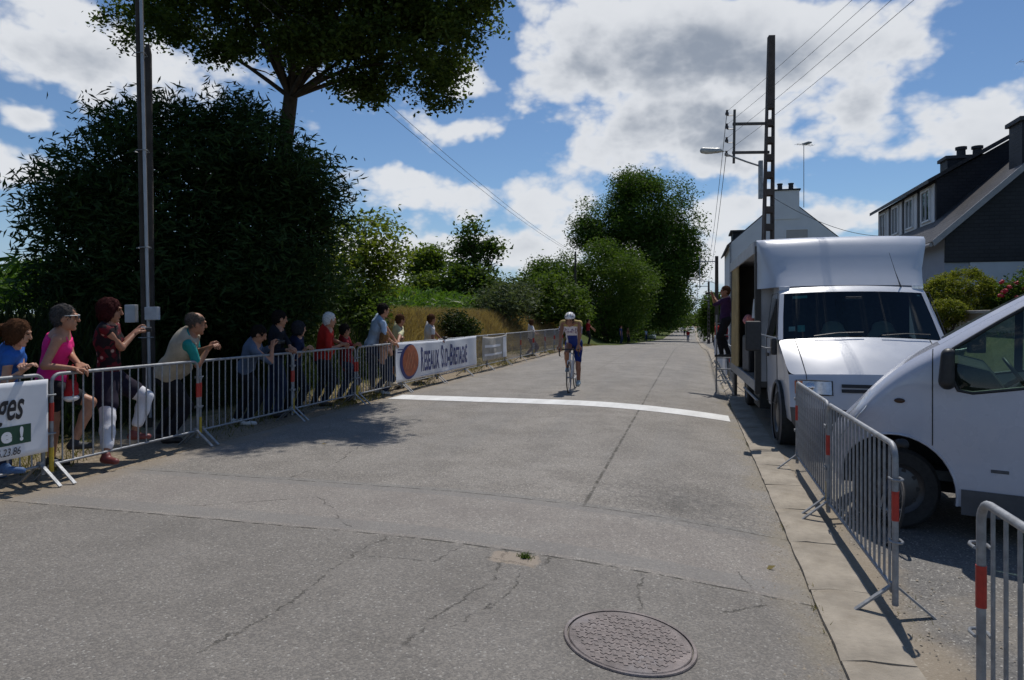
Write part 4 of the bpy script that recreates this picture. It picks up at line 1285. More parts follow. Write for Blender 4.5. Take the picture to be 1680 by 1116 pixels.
# bent figure with a camera
_, ph5 = lean('dark-haired person in a grey-blue hooded top bending over a camera', Q(425, 548, -6.25), Q(402, 606, -6.6), [Q(447, 568, -6.12), Q(449, 565, -6.2)], 0, 1.66, skin=SKIN,
     top=cloth('grey_blue', (.10, .13, .19)), sleeve=1.9, bottom=DARKT, leg=1.95, shoe=SHOE_W, hair=DARKH, style='short', vox=.0145, elbow=(0, 0, -1), look=nrm(FR + np.array((0, 0, -.5))), curl=1.2)
lean('man in a black jacket standing upright between the bent photographer and the woman', Q(459, 523, -6.45), Q(452, 588, -6.62), [Q(474, 574, -6.14), Q(478, 572, -6.2)], 0, 1.74, skin=SKIN,
     top=cloth('black_jacket', (.014, .015, .02)), sleeve=1.7, bottom=DENIM, leg=1.95, shoe=SHOE_D, hair=DARKH, style='short', vox=.0145)
lean('woman with a dark bob and navy top, bare forearms on the rail', Q(491, 539, -6.3), Q(482, 598, -6.54), [Q(501, 573, -6.12), Q(505, 571, -6.16)], 0, 1.60, fem=True, skin=SKIN2,
     top=cloth('navy_top', (.018, .024, .06)), sleeve=.9, bottom=DARKT, leg=1.95, shoe=SHOE_D, hair=hairm('dark_grey', (.03, .03, .035)), style='bob', vox=.0145)
lean('white-haired man in a red polo shirt resting on the rail', Q(541, 525, -6.36), Q(528, 586, -6.64), [Q(560, 566, -6.13), Q(562, 564, -6.18)], 0, 1.74, skin=SKIN,
     top=cloth('red_polo', (.42, .022, .015)), sleeve=.85, bottom=DARKT, leg=1.95, shoe=SHOE_D, hair=WHITEH, style='short', vox=.0145, fat=1.18)
lean('short dark-haired person in a long dark red top, right of the white-haired man', Q(566, 542, -6.36), Q(569, 592, -6.5), [Q(582, 568, -6.13), Q(584, 566, -6.18)], 0, 1.55, fem=True, skin=SKIN3,
     top=cloth('crimson', (.24, .015, .022)), sleeve=1.6, bottom=DENIM, leg=1.95, shoe=SHOE_D, hair=DARKH, style='short', vox=.0145, hem=.12)
lean('tall man in a light blue shirt and jeans with one foot on the barrier', Q(629, 509, -6.34), Q(609, 566, -6.66), [Q(646, 563, -6.13), Q(650, 561, -6.18)], 0, 1.88, skin=SKIN,
     top=cloth('light_blue', (.38, .50, .66)), sleeve=.8, bottom=DENIM, leg=1.95, shoe=mat('shoe_tan', (.3, .24, .16), .6), hair=DARKH, style='short', vox=.0145,
     feet=[Q(638, 634, -6.19), gnd(612, -6.72)])
lean('fair-haired child with arms on the rail below the tall man in blue', Q(632, 551, -6.24), Q(628, 596, -6.42), [Q(641, 566, -6.13), Q(644, 565, -6.16)], 0, 1.36, fem=True, skin=SKIN2,
     top=cloth('peach', (.50, .30, .22)), sleeve=.5, bottom=DENIM, leg=1.9, shoe=SHOE_W, hair=BLOND, style='long', vox=.0145)
lean('person in a pale yellow shirt leaning over the logo of the long banner', Q(657, 525, -6.36), Q(650, 571, -6.6), [Q(652, 564, -6.14), Q(660, 563, -6.15)], 0, 1.68, skin=SKIN3,
     top=cloth('pale_yellow', (.62, .60, .36)), sleeve=.6, bottom=DARKT, leg=1.0, shoe=SHOE_D, hair=BROWN, style='short', vox=.016)
_, ph12 = lean('person in a white shirt holding a small camera above the long banner', Q(708, 524, -6.36), Q(702, 570, -6.56), [Q(722, 559, -6.16), Q(724, 557, -6.22)], 0, 1.68, skin=SKIN3,
     top=cloth('white_shirt', (.62, .60, .60)), sleeve=.4, bottom=cloth('maroon', (.10, .02, .02)), leg=.9, shoe=SHOE_D, hair=BROWN, style='short', vox=.016,
     feet=[gnd(700, -6.2), gnd(692, -6.6)])
lean('spectator in white with light brown hair by the far left barriers', Q(872, 529, -6.5), Q(871, 556, -6.6), [Q(880, 548, -6.2), Q(882, 547, -6.25)], 0, 1.62, fem=True, skin=SKIN2,
     top=cloth('white_shirt', (.62, .60, .60)), sleeve=.5, bottom=cloth('maroon', (.10, .02, .02)), leg=1.8, shoe=SHOE_D, hair=BROWN, style='bob', vox=.024)

def stander(label, s, t, h, face, top, bottom, hair, style='short', fem=False, group=None, arms=None, vox=.03, skin=SKIN, **kw):
    b = g3(s, t, kw.pop('lift', 0.0)); f = Vector(nrm(face)); r = Vector(nrm(np.cross(face, (0, 0, 1)))); k = h / 1.72
    head = b + Vector((0, 0, 1.60 * k)) + f * .03; pel = b + Vector((0, 0, .92 * k))
    if arms is None:
        hands = [pel + r * .24 * k + f * .08 - Vector((0, 0, .08)), pel - r * .24 * k + f * .10 - Vector((0, 0, .05))]
    else:
        hands = [b + r * a[0] + f * a[1] + Vector((0, 0, a[2] * k)) for a in arms]
    feet = [b + r * .10, b - r * .10 + f * .06]
    return person(label, head, pel, hands, feet, h=h, fem=fem, face=tuple(f), skin=skin, top=top, bottom=bottom, leg=kw.pop('leg', 1.95), shoe=SHOE_D, hair=hair, style=style, vox=vox, group=group, **kw)
GF = 'onlookers along the far roadside'
UB = -u3
stander('marshal in dark red beside the left verge behind the cyclist', 43.5, -6.5, 1.68, nrm(n3 + u3 * .3), cloth('crimson', (.24, .015, .022)), DARKT, DARKH, group=GF, arms=[(.2, .35, 1.0), (-.15, .45, 1.05)], sleeve=.6)
stander('onlooker in dark blue standing in the shade of the big tree', 66, -6.7, 1.75, nrm(n3 - u3 * .2), cloth('dark_blue', (.03, .04, .12)), DENIM, BROWN, group=GF, sleeve=.5)
stander('onlooker in brown beside the one in dark blue under the big tree', 69, -6.3, 1.62, nrm(n3 - u3 * .5), cloth('brown', (.16, .06, .03)), DARKT, DARKH, group=GF, sleeve=.5, fem=True)
stander('onlooker in a pale blue shirt farther along under the big tree', 101, -6.6, 1.72, nrm(n3 - u3 * .6), cloth('light_blue', (.38, .50, .66)), DENIM, DARKH, group=GF, sleeve=.5)
stander('person in a red top standing on the far road in sunlight', 104, -.7, 1.75, UB, cloth('red_polo', (.42, .022, .015)), cloth('grey_trousers', (.3, .3, .32)), DARKH, group=GF, sleeve=.8)
stander('dark figure on the far road, beyond the one in red', 172, -2.0, 1.75, UB, cloth('black_jacket', (.014, .015, .02)), DARKT, DARKH, group=GF, sleeve=1.5)
GR2 = 'onlookers on the right-hand pavement behind the truck'
stander('onlooker in a dark red shirt behind the pale blue banner on the right', 33, 1.45, 1.66, nrm(-n3 + u3 * .2), cloth('crimson', (.24, .015, .022)), DARKT, BROWN, group=GR2, sleeve=.6)
stander('onlooker in red at the far end of the right-hand barriers', 37.5, 1.25, 1.70, nrm(-n3 - u3 * .3), cloth('red_polo', (.42, .022, .015)), DENIM, DARKH, group=GR2, sleeve=.6)
stander('onlooker in purple on the right-hand pavement, farthest back', 44, 1.5, 1.68, nrm(-n3 + u3 * .5), cloth('purple', (.045, .018, .06)), DARKT, DARKH, 'bob', True, group=GR2, sleeve=.6)
stander('onlooker in dark clothes between the two red shirts on the right', 35, 2.0, 1.78, nrm(-n3), cloth('dark_blue', (.03, .04, .12)), DARKT, GREYH, group=GR2, sleeve=.6)

# hand-held cameras and the red bag
def camera_thing(p, fwd, label, col=(.02, .02, .022), w=.13):
    f = Vector(nrm(fwd)); root = empty('compact_camera', p, math.atan2(f.y, f.x)); tag(root, label, 'camera', 'cameras held by spectators')
    mb = MB(); mb.box((-.022, -w / 2, -.032), (.022, w / 2, .032)); mb.build('camera_body', mat('camera_shell_%d' % int(col[0] * 100), col, .4), root, bevel=.006)
    mb = MB(); mb.lathe([(.030, .02), (.030, .085), (.026, .088), (.0, .080)], 16, axis='X'); mb.build('lens', BLACK, root, smooth=40)
    mb = MB(); mb.box((-.012, -.03, .032), (.012, -.012, .038)); mb.build('shutter_button', GALV, root)
mid = (Vector(ph['wri'][0]) + Vector(ph['wri'][1])) / 2
camera_thing(mid + Vector(FR) * .085 + Vector((0, 0, .035)), FR, 'small silver camera held up by the woman in white trousers', (.4, .4, .42))
mid = (Vector(ph5['wri'][0]) + Vector(ph5['wri'][1])) / 2
camera_thing(mid + Vector(FR) * .08 + Vector((0, 0, .05)), FR, 'dark camera held by the person bending over the barrier')
mid = (Vector(ph12['wri'][0]) + Vector(ph12['wri'][1])) / 2
camera_thing(mid + Vector(FR) * .08 + Vector((0, 0, .05)), FR, 'small camera held by the person in the white shirt')
p = Q(117, 640, -6.17)
bag = empty('shoulder_bag', p, RZ_U); tag(bag, 'dark red cloth bag with a white base hanging before the woman in pink', 'bag')
S_ = SDF((-.1, -.07, -.16), (.1, .07, .12), .01, .03); S_.ell((0, 0, .03), (.065, .04, .085)); S_.ell((.005, 0, -.03), (.075, .045, .05)); S_.ripple(.003, 40, 1)
V, F = S_.arrays(); obj('pouch', np_mesh('pouch', V, F, True), cloth('bag_red', (.30, .015, .02)), bag)
S_ = SDF((-.1, -.07, -.16), (.1, .07, .12), .01, .03); S_.ell((.005, 0, -.085), (.082, .052, .036)); S_.ripple(.002, 40, 1)
V, F = S_.arrays(); obj('base_panel', np_mesh('base_panel', V, F, True), cloth('bag_white', (.66, .64, .64)), bag)
mb = MB(); mb.tube([(-.05, 0, .09), (-.04, -.01, .2), (0, -.02, .26), (.04, -.01, .2), (.05, 0, .09)], .008, 6); mb.build('strap', cloth('bag_red', (.30, .015, .02)), bag, smooth=80)
# ------------------------------------------------------------------ bicycles
def bicycle(root, frame_mat, bar_mat, wheel_steer=0.0, crank=R(-80)):
    r = .335; wb = .99; bb = (.415, 0, .27); rear = (0, 0, r); front = (wb, 0, r)
    st = (.27, 0, .80); hd_t = (.80, 0, .86); hd_b = (.845, 0, .70)
    mb = MB()
    for a, b, q in ((bb, st, .016), (st, hd_t, .015), (bb, hd_b, .019), (hd_t, hd_b, .020)): mb.tube([a, b], q, 8)
    for g in (-1, 1):
        mb.tube([(bb[0], .03 * g, bb[2]), (.2, .045 * g, .30), (0, .062 * g, r)], .009, 6)
        mb.tube([(st[0], .02 * g, st[2] - .04), (0, .062 * g, r)], .008, 6)
    mb.build('frame', frame_mat, root, smooth=60)
    mb = MB()
    for g in (-1, 1): mb.tube([(.852, .045 * g, .69), (.88, .05 * g, .55), (wb, .05 * g, r)], .011, 6)
    mb.tube([(.852, -.045, .69), (.852, .045, .69)], .016, 6)
    mb.build('fork', frame_mat, root, smooth=60)
    for c in (rear, front):
        mb = MB(); mb.tube([(c[0] + r * .965 * math.cos(a), 0, c[2] + r * .965 * math.sin(a)) for a in np.linspace(0, 2 * math.pi, 40, endpoint=False)], .0125, 8, closed=True)
        w = mb.build('wheel', RUBBER, root, smooth=60)
        mb = MB(); mb.tube([(c[0] + r * .915 * math.cos(a), 0, c[2] + r * .915 * math.sin(a)) for a in np.linspace(0, 2 * math.pi, 40, endpoint=False)], .010, 6, closed=True)
        mb.build('rim', mat('alloy_rim', (.35, .35, .36), .35, .8), w, smooth=60)
        mb = MB()
        for k in range(20):
            a = 2 * math.pi * k / 20
            mb.tube([(c[0] + .016 * math.cos(a + .9 * (-1) ** k), .028 * (-1) ** (k // 2), c[2] + .016 * math.sin(a + .9 * (-1) ** k)), (c[0] + r * .9 * math.cos(a), 0, c[2] + r * .9 * math.sin(a))], .0014, 4)
        mb.build('spokes', GALV, w)
        mb = MB(); mb.tube([(c[0], -.055, c[2]), (c[0], .055, c[2])], .016, 10); mb.build('hub', GALV, w, smooth=50)
    mb = MB(); mb.tube([st, (.235, 0, .93)], .0135, 8); mb.build('seat_post', BLACK, root, smooth=60)
    S_ = SDF((.05, -.1, .9), (.42, .1, 1.02), .01, .02); S_.cone((.14, 0, .965), (.26, 0, .96), .055, .035); S_.cone((.26, 0, .96), (.37, 0, .955), .03, .018); S_.cut_plane((0, 0, .935), (0, 0, -1))
    V, F = S_.arrays(); obj('saddle', np_mesh('saddle', V, F, True), BLACK, root)
    mb = MB(); mb.tube([hd_t, (.79, 0, .91), (.88, 0, .935)], .016, 8)
    mb.build('stem', bar_mat, root, smooth=60)
    mb = MB()
    path = [(.88, 0, .935)]
    for g in (-1, 1):
        mb.tube([(.88, 0, .935), (.88, .15 * g, .935), (.90, .20 * g, .93), (.96, .21 * g, .925), (.985, .21 * g, .87), (.96, .21 * g, .81), (.88, .21 * g, .795)], .0145, 8)
    mb.build('handlebar', bar_mat, root, smooth=60)
    for g in (-1, 1):
        mb = MB(); mb.tube([(.955, .205 * g, .935), (1.0, .205 * g, .955), (1.02, .205 * g, .975)], [.02, .019, .015], 8); mb.tube([(1.0, .205 * g, .945), (1.035, .205 * g, .88), (1.02, .205 * g, .82)], .007, 6)
        mb.build('brake_lever', BLACK, root, smooth=60)
    mb = MB(); mb.lathe([(.02, -.055), (.098, -.055), (.10, -.058), (.098, -.061), (.02, -.061)], 28, Matrix.Translation((bb[0], 0, bb[2])), 'Y'); mb.build('chainring', BLACK, root, smooth=40)
    pd = []
    for g, a in ((-1, crank), (1, crank + math.pi)):
        e = (bb[0] + .17 * math.cos(a), .085 * g, bb[2] + .17 * math.sin(a)); pd.append(e)
        mb = MB(); mb.tube([(bb[0], .06 * g, bb[2]), e], .011, 6); c_ = mb.build('crank', GALV, root, smooth=60)
        mb = MB(); mb.box((e[0] - .045, min(e[1], e[1] + .07 * g), e[2] - .012), (e[0] + .045, max(e[1], e[1] + .07 * g), e[2] + .012)); mb.build('pedal', BLACK, c_)
    mb = MB(); mb.tube([(bb[0], -.058, bb[2] + .098), (0, -.05, r + .04), (-.04, -.05, r), (0, -.05, r - .04), (bb[0], -.058, bb[2] - .098)], .0045, 5); mb.build('chain', BLACK, root)
    return pd

# the racer riding towards the finish line
hx = -math.atan2(UX, UY)
bk = empty('racing_bicycle'); tag(bk, 'white and dark racing bicycle ridden towards the finish line', 'bicycle')
ca = math.atan2(-UY, -UX) + R(1.5)
fwd = np.array((math.cos(ca), math.sin(ca), 0)); lft = np.array((-math.sin(ca), math.cos(ca), 0))
front_c = g3(14.62, -2.60)
o_ = front_c - Vector(fwd) * .99
bk.location = (o_.x, o_.y, float(hxy(o_.x, o_.y)) + .0); bk.rotation_euler = (0, 0, ca)
pd = bicycle(bk, mat('white_frame_paint', (.62, .64, .68), .3, 0, .05, 4, coat=.5), BLACK, crank=R(100))
def B2(p): return np.array(bk.location) + fwd * p[0] + lft * p[1] + np.array((0, 0, p[2]))
def jersey():
    m = mat('cloth_racing_jersey', (.5, .5, .5), .7, 0, .1, 8, .15, 120, spec=.3)
    T = NT(m.node_tree); b = T.n['Principled BSDF']
    co = T.new('ShaderNodeTexCoord').outputs['Object']
    z = T.m('ADD', T.xyz(co)[2], T.m('MULTIPLY', T.m('SUBTRACT', T.noise(co, 9, 3), .5), .05))
    side = T.m('ABSOLUTE', T.vm('DOT_PRODUCT', co, tuple(lft)))
    c = T.mix(T.mr(side, .105, .12), (.012, .035, .22), (.70, .70, .74))
    mark = T.m('MULTIPLY', T.mr(T.noise(T.vm('MULTIPLY', co, (1, 1, .55)), 42, 2), .5, .54), T.m('MULTIPLY', T.mr(z, 1.28, 1.29), T.mr(z, 1.40, 1.39)))
    c = T.mix(T.mr(z, 1.23, 1.245), c, (.70, .68, .74)); c = T.mix(mark, c, (.14, .07, .20))
    c = T.mix(T.mr(z, 1.425, 1.445), c, (.48, .35, .12))
    T.put(b.inputs['Base Color'], c)
    return m
BLUE_S = cloth('race_blue', (.010, .03, .17))
person('racing cyclist with a white helmet and a yellow, white and blue jersey', B2((.84, 0, 1.575)), B2((.20, 0, 1.06)),
       [B2((.955, -.205, .985)), B2((.955, .205, .985))], [B2((pd[0][0] - .07, -.13, pd[0][2] - .03)), B2((pd[1][0] - .07, .13, pd[1][2] - .03))],
       h=1.76, face=tuple(fwd), look=tuple(nrm(fwd + np.array((0, 0, -.12)))), skin=SKIN3, top=jersey(), sleeve=.8, bottom=BLUE_S, leg=.92, shoe=mat('shoe_race', (.35, .45, .5), .4),
       hair=DARKH, style='short', vox=.0135, helmet=mat('helmet_white', (.72, .72, .75), .3, 0, .05, 9), group=None, elbow=[tuple(-lft * 1.6 - np.array((0, 0, .5))), tuple(lft * 1.6 - np.array((0, 0, .5)))], palm=[(0, 0, -1), (0, 0, -1)], eyes=True,
       knee=[tuple(fwd + np.array((0, 0, .3)))] * 2, toes=[tuple(fwd)] * 2, footflat=False, neck_off=tuple(-fwd * .135 + np.array((0, 0, -.035))))

# bicycle leaning on the far side of the right-hand barrier
bk2 = empty('leaning_bicycle'); tag(bk2, 'black bicycle leaning on the barrier between kerb and white van', 'bicycle')
q = g3(6.2, 1.5); bk2.location = q
bk2.rotation_euler = (R(13), 0, RZ_U); bk2.scale = (.9, .9, .86)
bicycle(bk2, mat('black_frame_paint', (.03, .03, .035), .3, 0, .05, 4, coat=.5), BLACK, crank=R(20))
# ------------------------------------------------------------------ vehicles
from mathutils.geometry import delaunay_2d_cdt
WHITE_P = mat('white_van_paint', (.47, .49, .565), .28, 0, .03, 2, coat=.6, dirt=.10, dirtcol=(.5, .48, .45))
WHITE_T = mat('white_truck_paint', (.51, .535, .59), .34, 0, .04, 1.5, coat=.4, dirt=.14, dirtcol=(.5, .48, .44))
GREY_PL = mat('grey_plastic', (.09, .092, .10), .6, 0, .15, 10, .15, 120)
DARK_IN = mat('dark_interior', (.024, .028, .030), .8, 0, .2, 9)
SEAT = mat('grey_seat_cloth', (.12, .13, .14), .9, 0, .2, 12, .2, 90)
GLASS_V = glass_mat('tinted_glass', (.55, .70, .64), 1.0)
STEEL = mat('steel_rim', (.10, .10, .105), .45, .7, .15, 12, dirt=.3)
LAMP_C = mat('lamp_clear', (.62, .64, .66), .08, .3, .3, 14, coat=1.0)
AMBER = mat('lamp_amber', (.55, .13, .01), .15, 0, .1, 14, coat=1.0)
CHROME = mat('chrome', (.7, .7, .72), .12, 1.0, .05, 8)

def wheel(parent, loc, r=.335, w=.2, axis='Y', out=1, rz=0.0):
    root = empty('wheel', loc, rz, parent)
    p = [(r * .62, -w / 2), (r * .9, -w / 2), (r * .985, -w * .38), (r, -w * .2), (r, w * .2), (r * .985, w * .38), (r * .9, w / 2), (r * .62, w / 2)]
    mb = MB(); mb.lathe(p, 36, axis=axis); mb.build('tyre', RUBBER, root, smooth=40)
    o = out * w * .36
    mb = MB(); mb.lathe([(r * .62, out * w * .5), (r * .60, out * w * .44), (r * .5, o), (r * .33, o + out * .02), (r * .16, o + out * .025), (0, o + out * .03)], 32, axis=axis); mb.build('rim', STEEL, root, smooth=40)
    hm = MB(); hm.lathe([(0, 0.0), (r * .055, 0.0)], 10, axis=axis); hole = hm.mesh('rim_hole'); hole.materials.append(BLACK)
    for k in range(10):
        a = 2 * math.pi * k / 10
        q = (r * .45 * math.cos(a), o + out * .009, r * .45 * math.sin(a)) if axis == 'Y' else (o + out * .009, r * .45 * math.cos(a), r * .45 * math.sin(a))
        obj('rim_hole', hole, None, root, q)
    return root

def inside(p, poly):
    x, y = p; c = False; j = len(poly) - 1
    for i in range(len(poly)):
        xi, yi = poly[i]; xj, yj = poly[j]
        if (yi > y) != (yj > y) and x < (xj - xi) * (y - yi) / (yj - yi) + xi: c = not c
        j = i
    return c

def cdt_panel(outer, holes, step, yf, extra=()):
    """flat outline with holes, filled with an inner grid, then bent by yf(x, z)"""
    vs = [Vector(p) for p in outer]; es = [(i, (i + 1) % len(outer)) for i in range(len(outer))]
    for hlp in holes:
        b = len(vs); vs += [Vector(p) for p in hlp]; es += [(b + i, b + (i + 1) % len(hlp)) for i in range(len(hlp))]
    xs = [p[0] for p in outer]; zs = [p[1] for p in outer]
    for x in np.arange(min(xs) + step / 2, max(xs), step):
        for z in np.arange(min(zs) + step / 2, max(zs), step):
            if inside((x, z), outer) and not any(inside((x, z), h_) for h_ in holes) and not any(math.dist((x, z), p) < step * .5 for p in extra): vs.append(Vector((x, z)))
    for p in extra:
        if inside(p, outer) and not any(inside(p, h_) for h_ in holes): vs.append(Vector(p))
    v, e, f, *_ = delaunay_2d_cdt(vs, es, [], 0, 1e-5)
    fs = []
    for t in f:
        c = (sum(v[i].x for i in t) / 3, sum(v[i].y for i in t) / 3)
        if inside(c, outer) and not any(inside(c, h_) for h_ in holes): fs.append(tuple(t))
    return [(p.x, yf(p.x, p.y), p.y) for p in v], fs

# ---- white van at the right, nose towards the road
def make_van():
    root = empty('parked_van'); tag(root, 'white panel van at the right edge with its nose to the road', 'van')
    # outline (distance behind the nose, height)
    top = [(.26, .58), (.285, .70), (.34, .80), (.46, .93), (.66, 1.15), (.90, 1.36), (1.17, 1.525), (1.40, 1.67), (1.70, 1.85), (1.98, 2.0), (2.20, 2.075), (2.5, 2.11), (3.2, 2.13), (4.4, 2.12), (4.75, 2.08), (4.84, 1.9)]
    ctrl = top; top = []
    for i in range(len(ctrl) - 1):
        p0, p1, p2, p3 = ctrl[max(0, i - 1)], ctrl[i], ctrl[i + 1], ctrl[min(len(ctrl) - 1, i + 2)]
        m_ = max(2, int(math.dist(p1, p2) / .045))
        for k in range(m_):
            q = k / m_
            top.append(tuple(.5 * (2 * p1[c] + (p2[c] - p0[c]) * q + (2 * p0[c] - 5 * p1[c] + 4 * p2[c] - p3[c]) * q * q + (3 * p1[c] - p0[c] - 3 * p2[c] + p3[c]) * q ** 3) for c in (0, 1)))
    top.append(ctrl[-1])
    xs_, zs_ = [p[0] for p in top], [p[1] for p in top]
    rear = [(4.88, 1.2), (4.88, .5), (4.84, .33)]
    def arch(cx, r):
        a0 = math.asin((.26 - .335) / r)
        return [(cx + r * math.cos(a), .335 + r * math.sin(a)) for a in np.linspace(a0, math.pi - a0, 22)]
    low = [(4.3, .26)] + arch(3.88, .40) + [(3.2, .26)] + arch(.82, .455) + [(.36, .24), (.29, .34)]
    outer = top + rear + low
    def top_z(x): return float(np.interp(x, xs_, zs_))
    def Wd(x, z):
        w = .955 - .52 * max(0, (.84 - x) / .58) ** 2.2
        w -= .16 * max(0, (z - 1.18) / .95) ** 1.35            # tumblehome
        w -= .03 * max(0, (.55 - z) / .3) ** 2
        d = top_z(x) - z
        w -= .12 * max(0, 1 - d / .13) ** 2.2
        w += .006 * math.exp(-((z - .98) / .05) ** 2) - .010 * math.exp(-((z - .60) / .10) ** 2)
        return w
    win = [(1.20, 1.455), (1.36, 1.565), (1.56, 1.70), (1.78, 1.84), (1.92, 1.90), (2.42, 1.93), (2.46, 1.29), (2.2, 1.27), (1.9, 1.235), (1.6, 1.185), (1.38, 1.15), (1.28, 1.165), (1.23, 1.27)]
    rim_pts = [(x + .45 * d, z - d) for x, z in top if .3 < x < 2.3 for d in (.014, .030, .050, .075, .105, .14, .18)] + [(x, z - d) for x, z in top[::2] if x >= 2.3 for d in (.02, .05, .09, .14)]
    for g in (1, -1):
        V, F = cdt_panel(outer, [win], .085, lambda x, z: g * Wd(x, z), rim_pts)
        me = bpy.data.meshes.new('side_panel'); me.from_pydata([(-x, y, z) for x, y, z in V], [], F if g < 0 else [f[::-1] for f in F])
        o = obj('side_panel', me, WHITE_P, root, smooth=50)
        # window glass and its rubber frame
        c = (sum(p[0] for p in win) / len(win), sum(p[1] for p in win) / len(win))
        V, F = cdt_panel(win, [], .12, lambda x, z: g * (Wd(x, z) - .012))
        me = bpy.data.meshes.new('side_window'); me.from_pydata([(-x, y, z) for x, y, z in V], [], F); obj('side_window', me, GLASS_V, root, smooth=50)
        mb = MB(); mb.tube([(-x, g * (Wd(x, z) - .002), z) for x, z in win], .014, 6, closed=True); mb.build('window_seal', BLACK, root, smooth=50)
        mb = MB(); mb.box((-1.80, g * .80 - .03, 1.22), (-1.735, g * .80 + .03, 1.86), None)
        V_ = [Vector((-(x + dx), g * (Wd(x + dx, z) + off), z)) for x, z in ((1.76, 1.225), (1.76, 1.84)) for dx in (0, .07) for off in (.004, -.03)]
        mb = MB(); mb.add(V_, ((0, 2, 6, 4), (1, 5, 7, 3), (0, 1, 3, 2), (4, 6, 7, 5), (0, 4, 5, 1), (2, 3, 7, 6))); mb.build('window_post', BLACK, root)
    # bonnet and roof skin, windscreen left open
    def skin(x0, x1, name, m_, n=14, nx=9, raise_=0.0, inset=0.0):
        vs, fs = [], []
        xl = [x0] + [x for x in xs_ if x0 + .004 < x < x1 - .004] + [x1]; n = len(xl) - 1
        for i in range(n + 1):
            x = xl[i]; z = top_z(x); w = Wd(x, z) - inset
            for j in range(nx + 1):
                q = -1 + 2 * j / nx
                vs.append((-x + .03 * (1 - q * q) * max(0, 1 - x / 2.2), q * w, z + (.012 * (1 - q * q)) + raise_))
        for i in range(n):
            for j in range(nx): fs.append((i * (nx + 1) + j, i * (nx + 1) + j + 1, (i + 1) * (nx + 1) + j + 1, (i + 1) * (nx + 1) + j))
        me = bpy.data.meshes.new(name); me.from_pydata(vs, [], fs); return obj(name, me, m_, root, smooth=60)
    skin(.34, 1.17, 'bonnet', WHITE_P)
    skin(1.17, 2.06, 'windscreen', GLASS_V, inset=.05)
    skin(2.06, 4.84, 'roof', WHITE_P)
    for g in (1, -1):
        vs = []; fs = []
        for i in range(11):
            x = 1.15 + .92 * i / 10; z = top_z(x); w = Wd(x, z)
            vs += [(-x, g * w, z + .001), (-x + .02, g * (w - .07), z + .022)]
        fs = [(2 * i, 2 * i + 1, 2 * i + 3, 2 * i + 2) for i in range(10)]
        me = bpy.data.meshes.new('door_pillar'); me.from_pydata(vs, [], fs); obj('windscreen_pillar', me, WHITE_P, root, smooth=60)
    # nose: bumper, lamps
    vs, fs = [], []; col = [(.34, .80), (.285, .70), (.26, .58), (.265, .45), (.29, .34), (.36, .24)]
    for x, z in col:
        w = Wd(x, min(z, top_z(x) - .0))
        for j in range(13):
            q = -1 + 2 * j / 12
            vs.append((-x + .06 * (1 - abs(q) ** 2.5), q * w, z))
    for i in range(len(col) - 1):
        for j in range(12): fs.append((i * 13 + j, i * 13 + j + 1, (i + 1) * 13 + j + 1, (i + 1) * 13 + j))
    me = bpy.data.meshes.new('bumper'); me.from_pydata(vs, [], fs); obj('bumper', me, WHITE_P, root, smooth=60)
    for g in (1, -1):
        vs, fs = [], []
        for i in range(7):
            x = .30 + .30 * i / 6
            for z in (top_z(x) - .004, top_z(x) - .10 - .05 * (1 - i / 6)):
                vs.append((-x, g * (Wd(x, z) + .006), z))
        fs = [(2 * i, 2 * i + 1, 2 * i + 3, 2 * i + 2) for i in range(6)]
        me = bpy.data.meshes.new('headlight'); me.from_pydata(vs, [], fs); obj('headlight', me, LAMP_C, root, smooth=60)
    for g in (1, -1):
        # door gap, sill strip, indicator, mirror, arch liner
        mb = MB(); pts = [(1.10, z) for z in np.linspace(1.475, .72, 22)]
        mb.tube([(-x, g * (Wd(x, z) + .001), z) for x, z in pts], .0045, 5); mb.build('door_gap', BLACK, root)
        mb = MB(); mb.tube([(-x, g * (Wd(x, .37) + .001), z) for x, z in ((1.30, .37), (2.4, .36))], .0045, 5); mb.tube([(-2.5, g * (Wd(2.5, z) + .001), z) for z in (.36, 1.0, 1.9)], .0045, 5); mb.build('door_gap', BLACK, root)
        V = []
        n = 12
        for i in range(n + 1):
            x = 1.30 + (3.40 - 1.30) * i / n
            V += [(-x, g * (Wd(x, .40) + .008), .40), (-x, g * (Wd(x, .25) + .008), .20)]
        me = bpy.data.meshes.new('sill_strip'); me.from_pydata(V, [], [(2 * i, 2 * i + 1, 2 * i + 3, 2 * i + 2) for i in range(n)]); obj('sill_strip', GREY_PL and me, GREY_PL, root)
        mb = MB(); mb.lathe([(.032, 0), (.032, .008), (.026, .014), (0, .015)], 16, Matrix.Translation((-.86, g * Wd(.86, 1.06), 1.06)) @ Matrix.Diagonal((1.3, g, .62, 1)), 'Y'); mb.build('side_indicator', mat('lamp_smoked', (.05, .02, .01), .2), root, smooth=60)
        S_ = SDF((-1.4, -.16, 1.05), (-1.05, .18, 1.62), .012, .03); c0 = Vector((-1.215, .04, 1.33))
        S_.cone((-1.205, .03, 1.24), (-1.215, .03, 1.44), .062, .055); S_.cone((-1.205, .085, 1.24), (-1.215, .085, 1.44), .062, .055)
        S_.cone((-1.27, -.06, 1.26), (-1.23, .02, 1.27), .03, .035); S_.cut_plane((-1.258, 0, 0), (-1, 0, 0))
        V, F = S_.arrays(); yy = Wd(1.25, 1.3) + .06
        V[:, 1] = V[:, 1] + yy; V[:, 1] *= g
        obj('wing_mirror', np_mesh('wing_mirror', V, F if g > 0 else F[:, ::-1], True), BLACK, root)
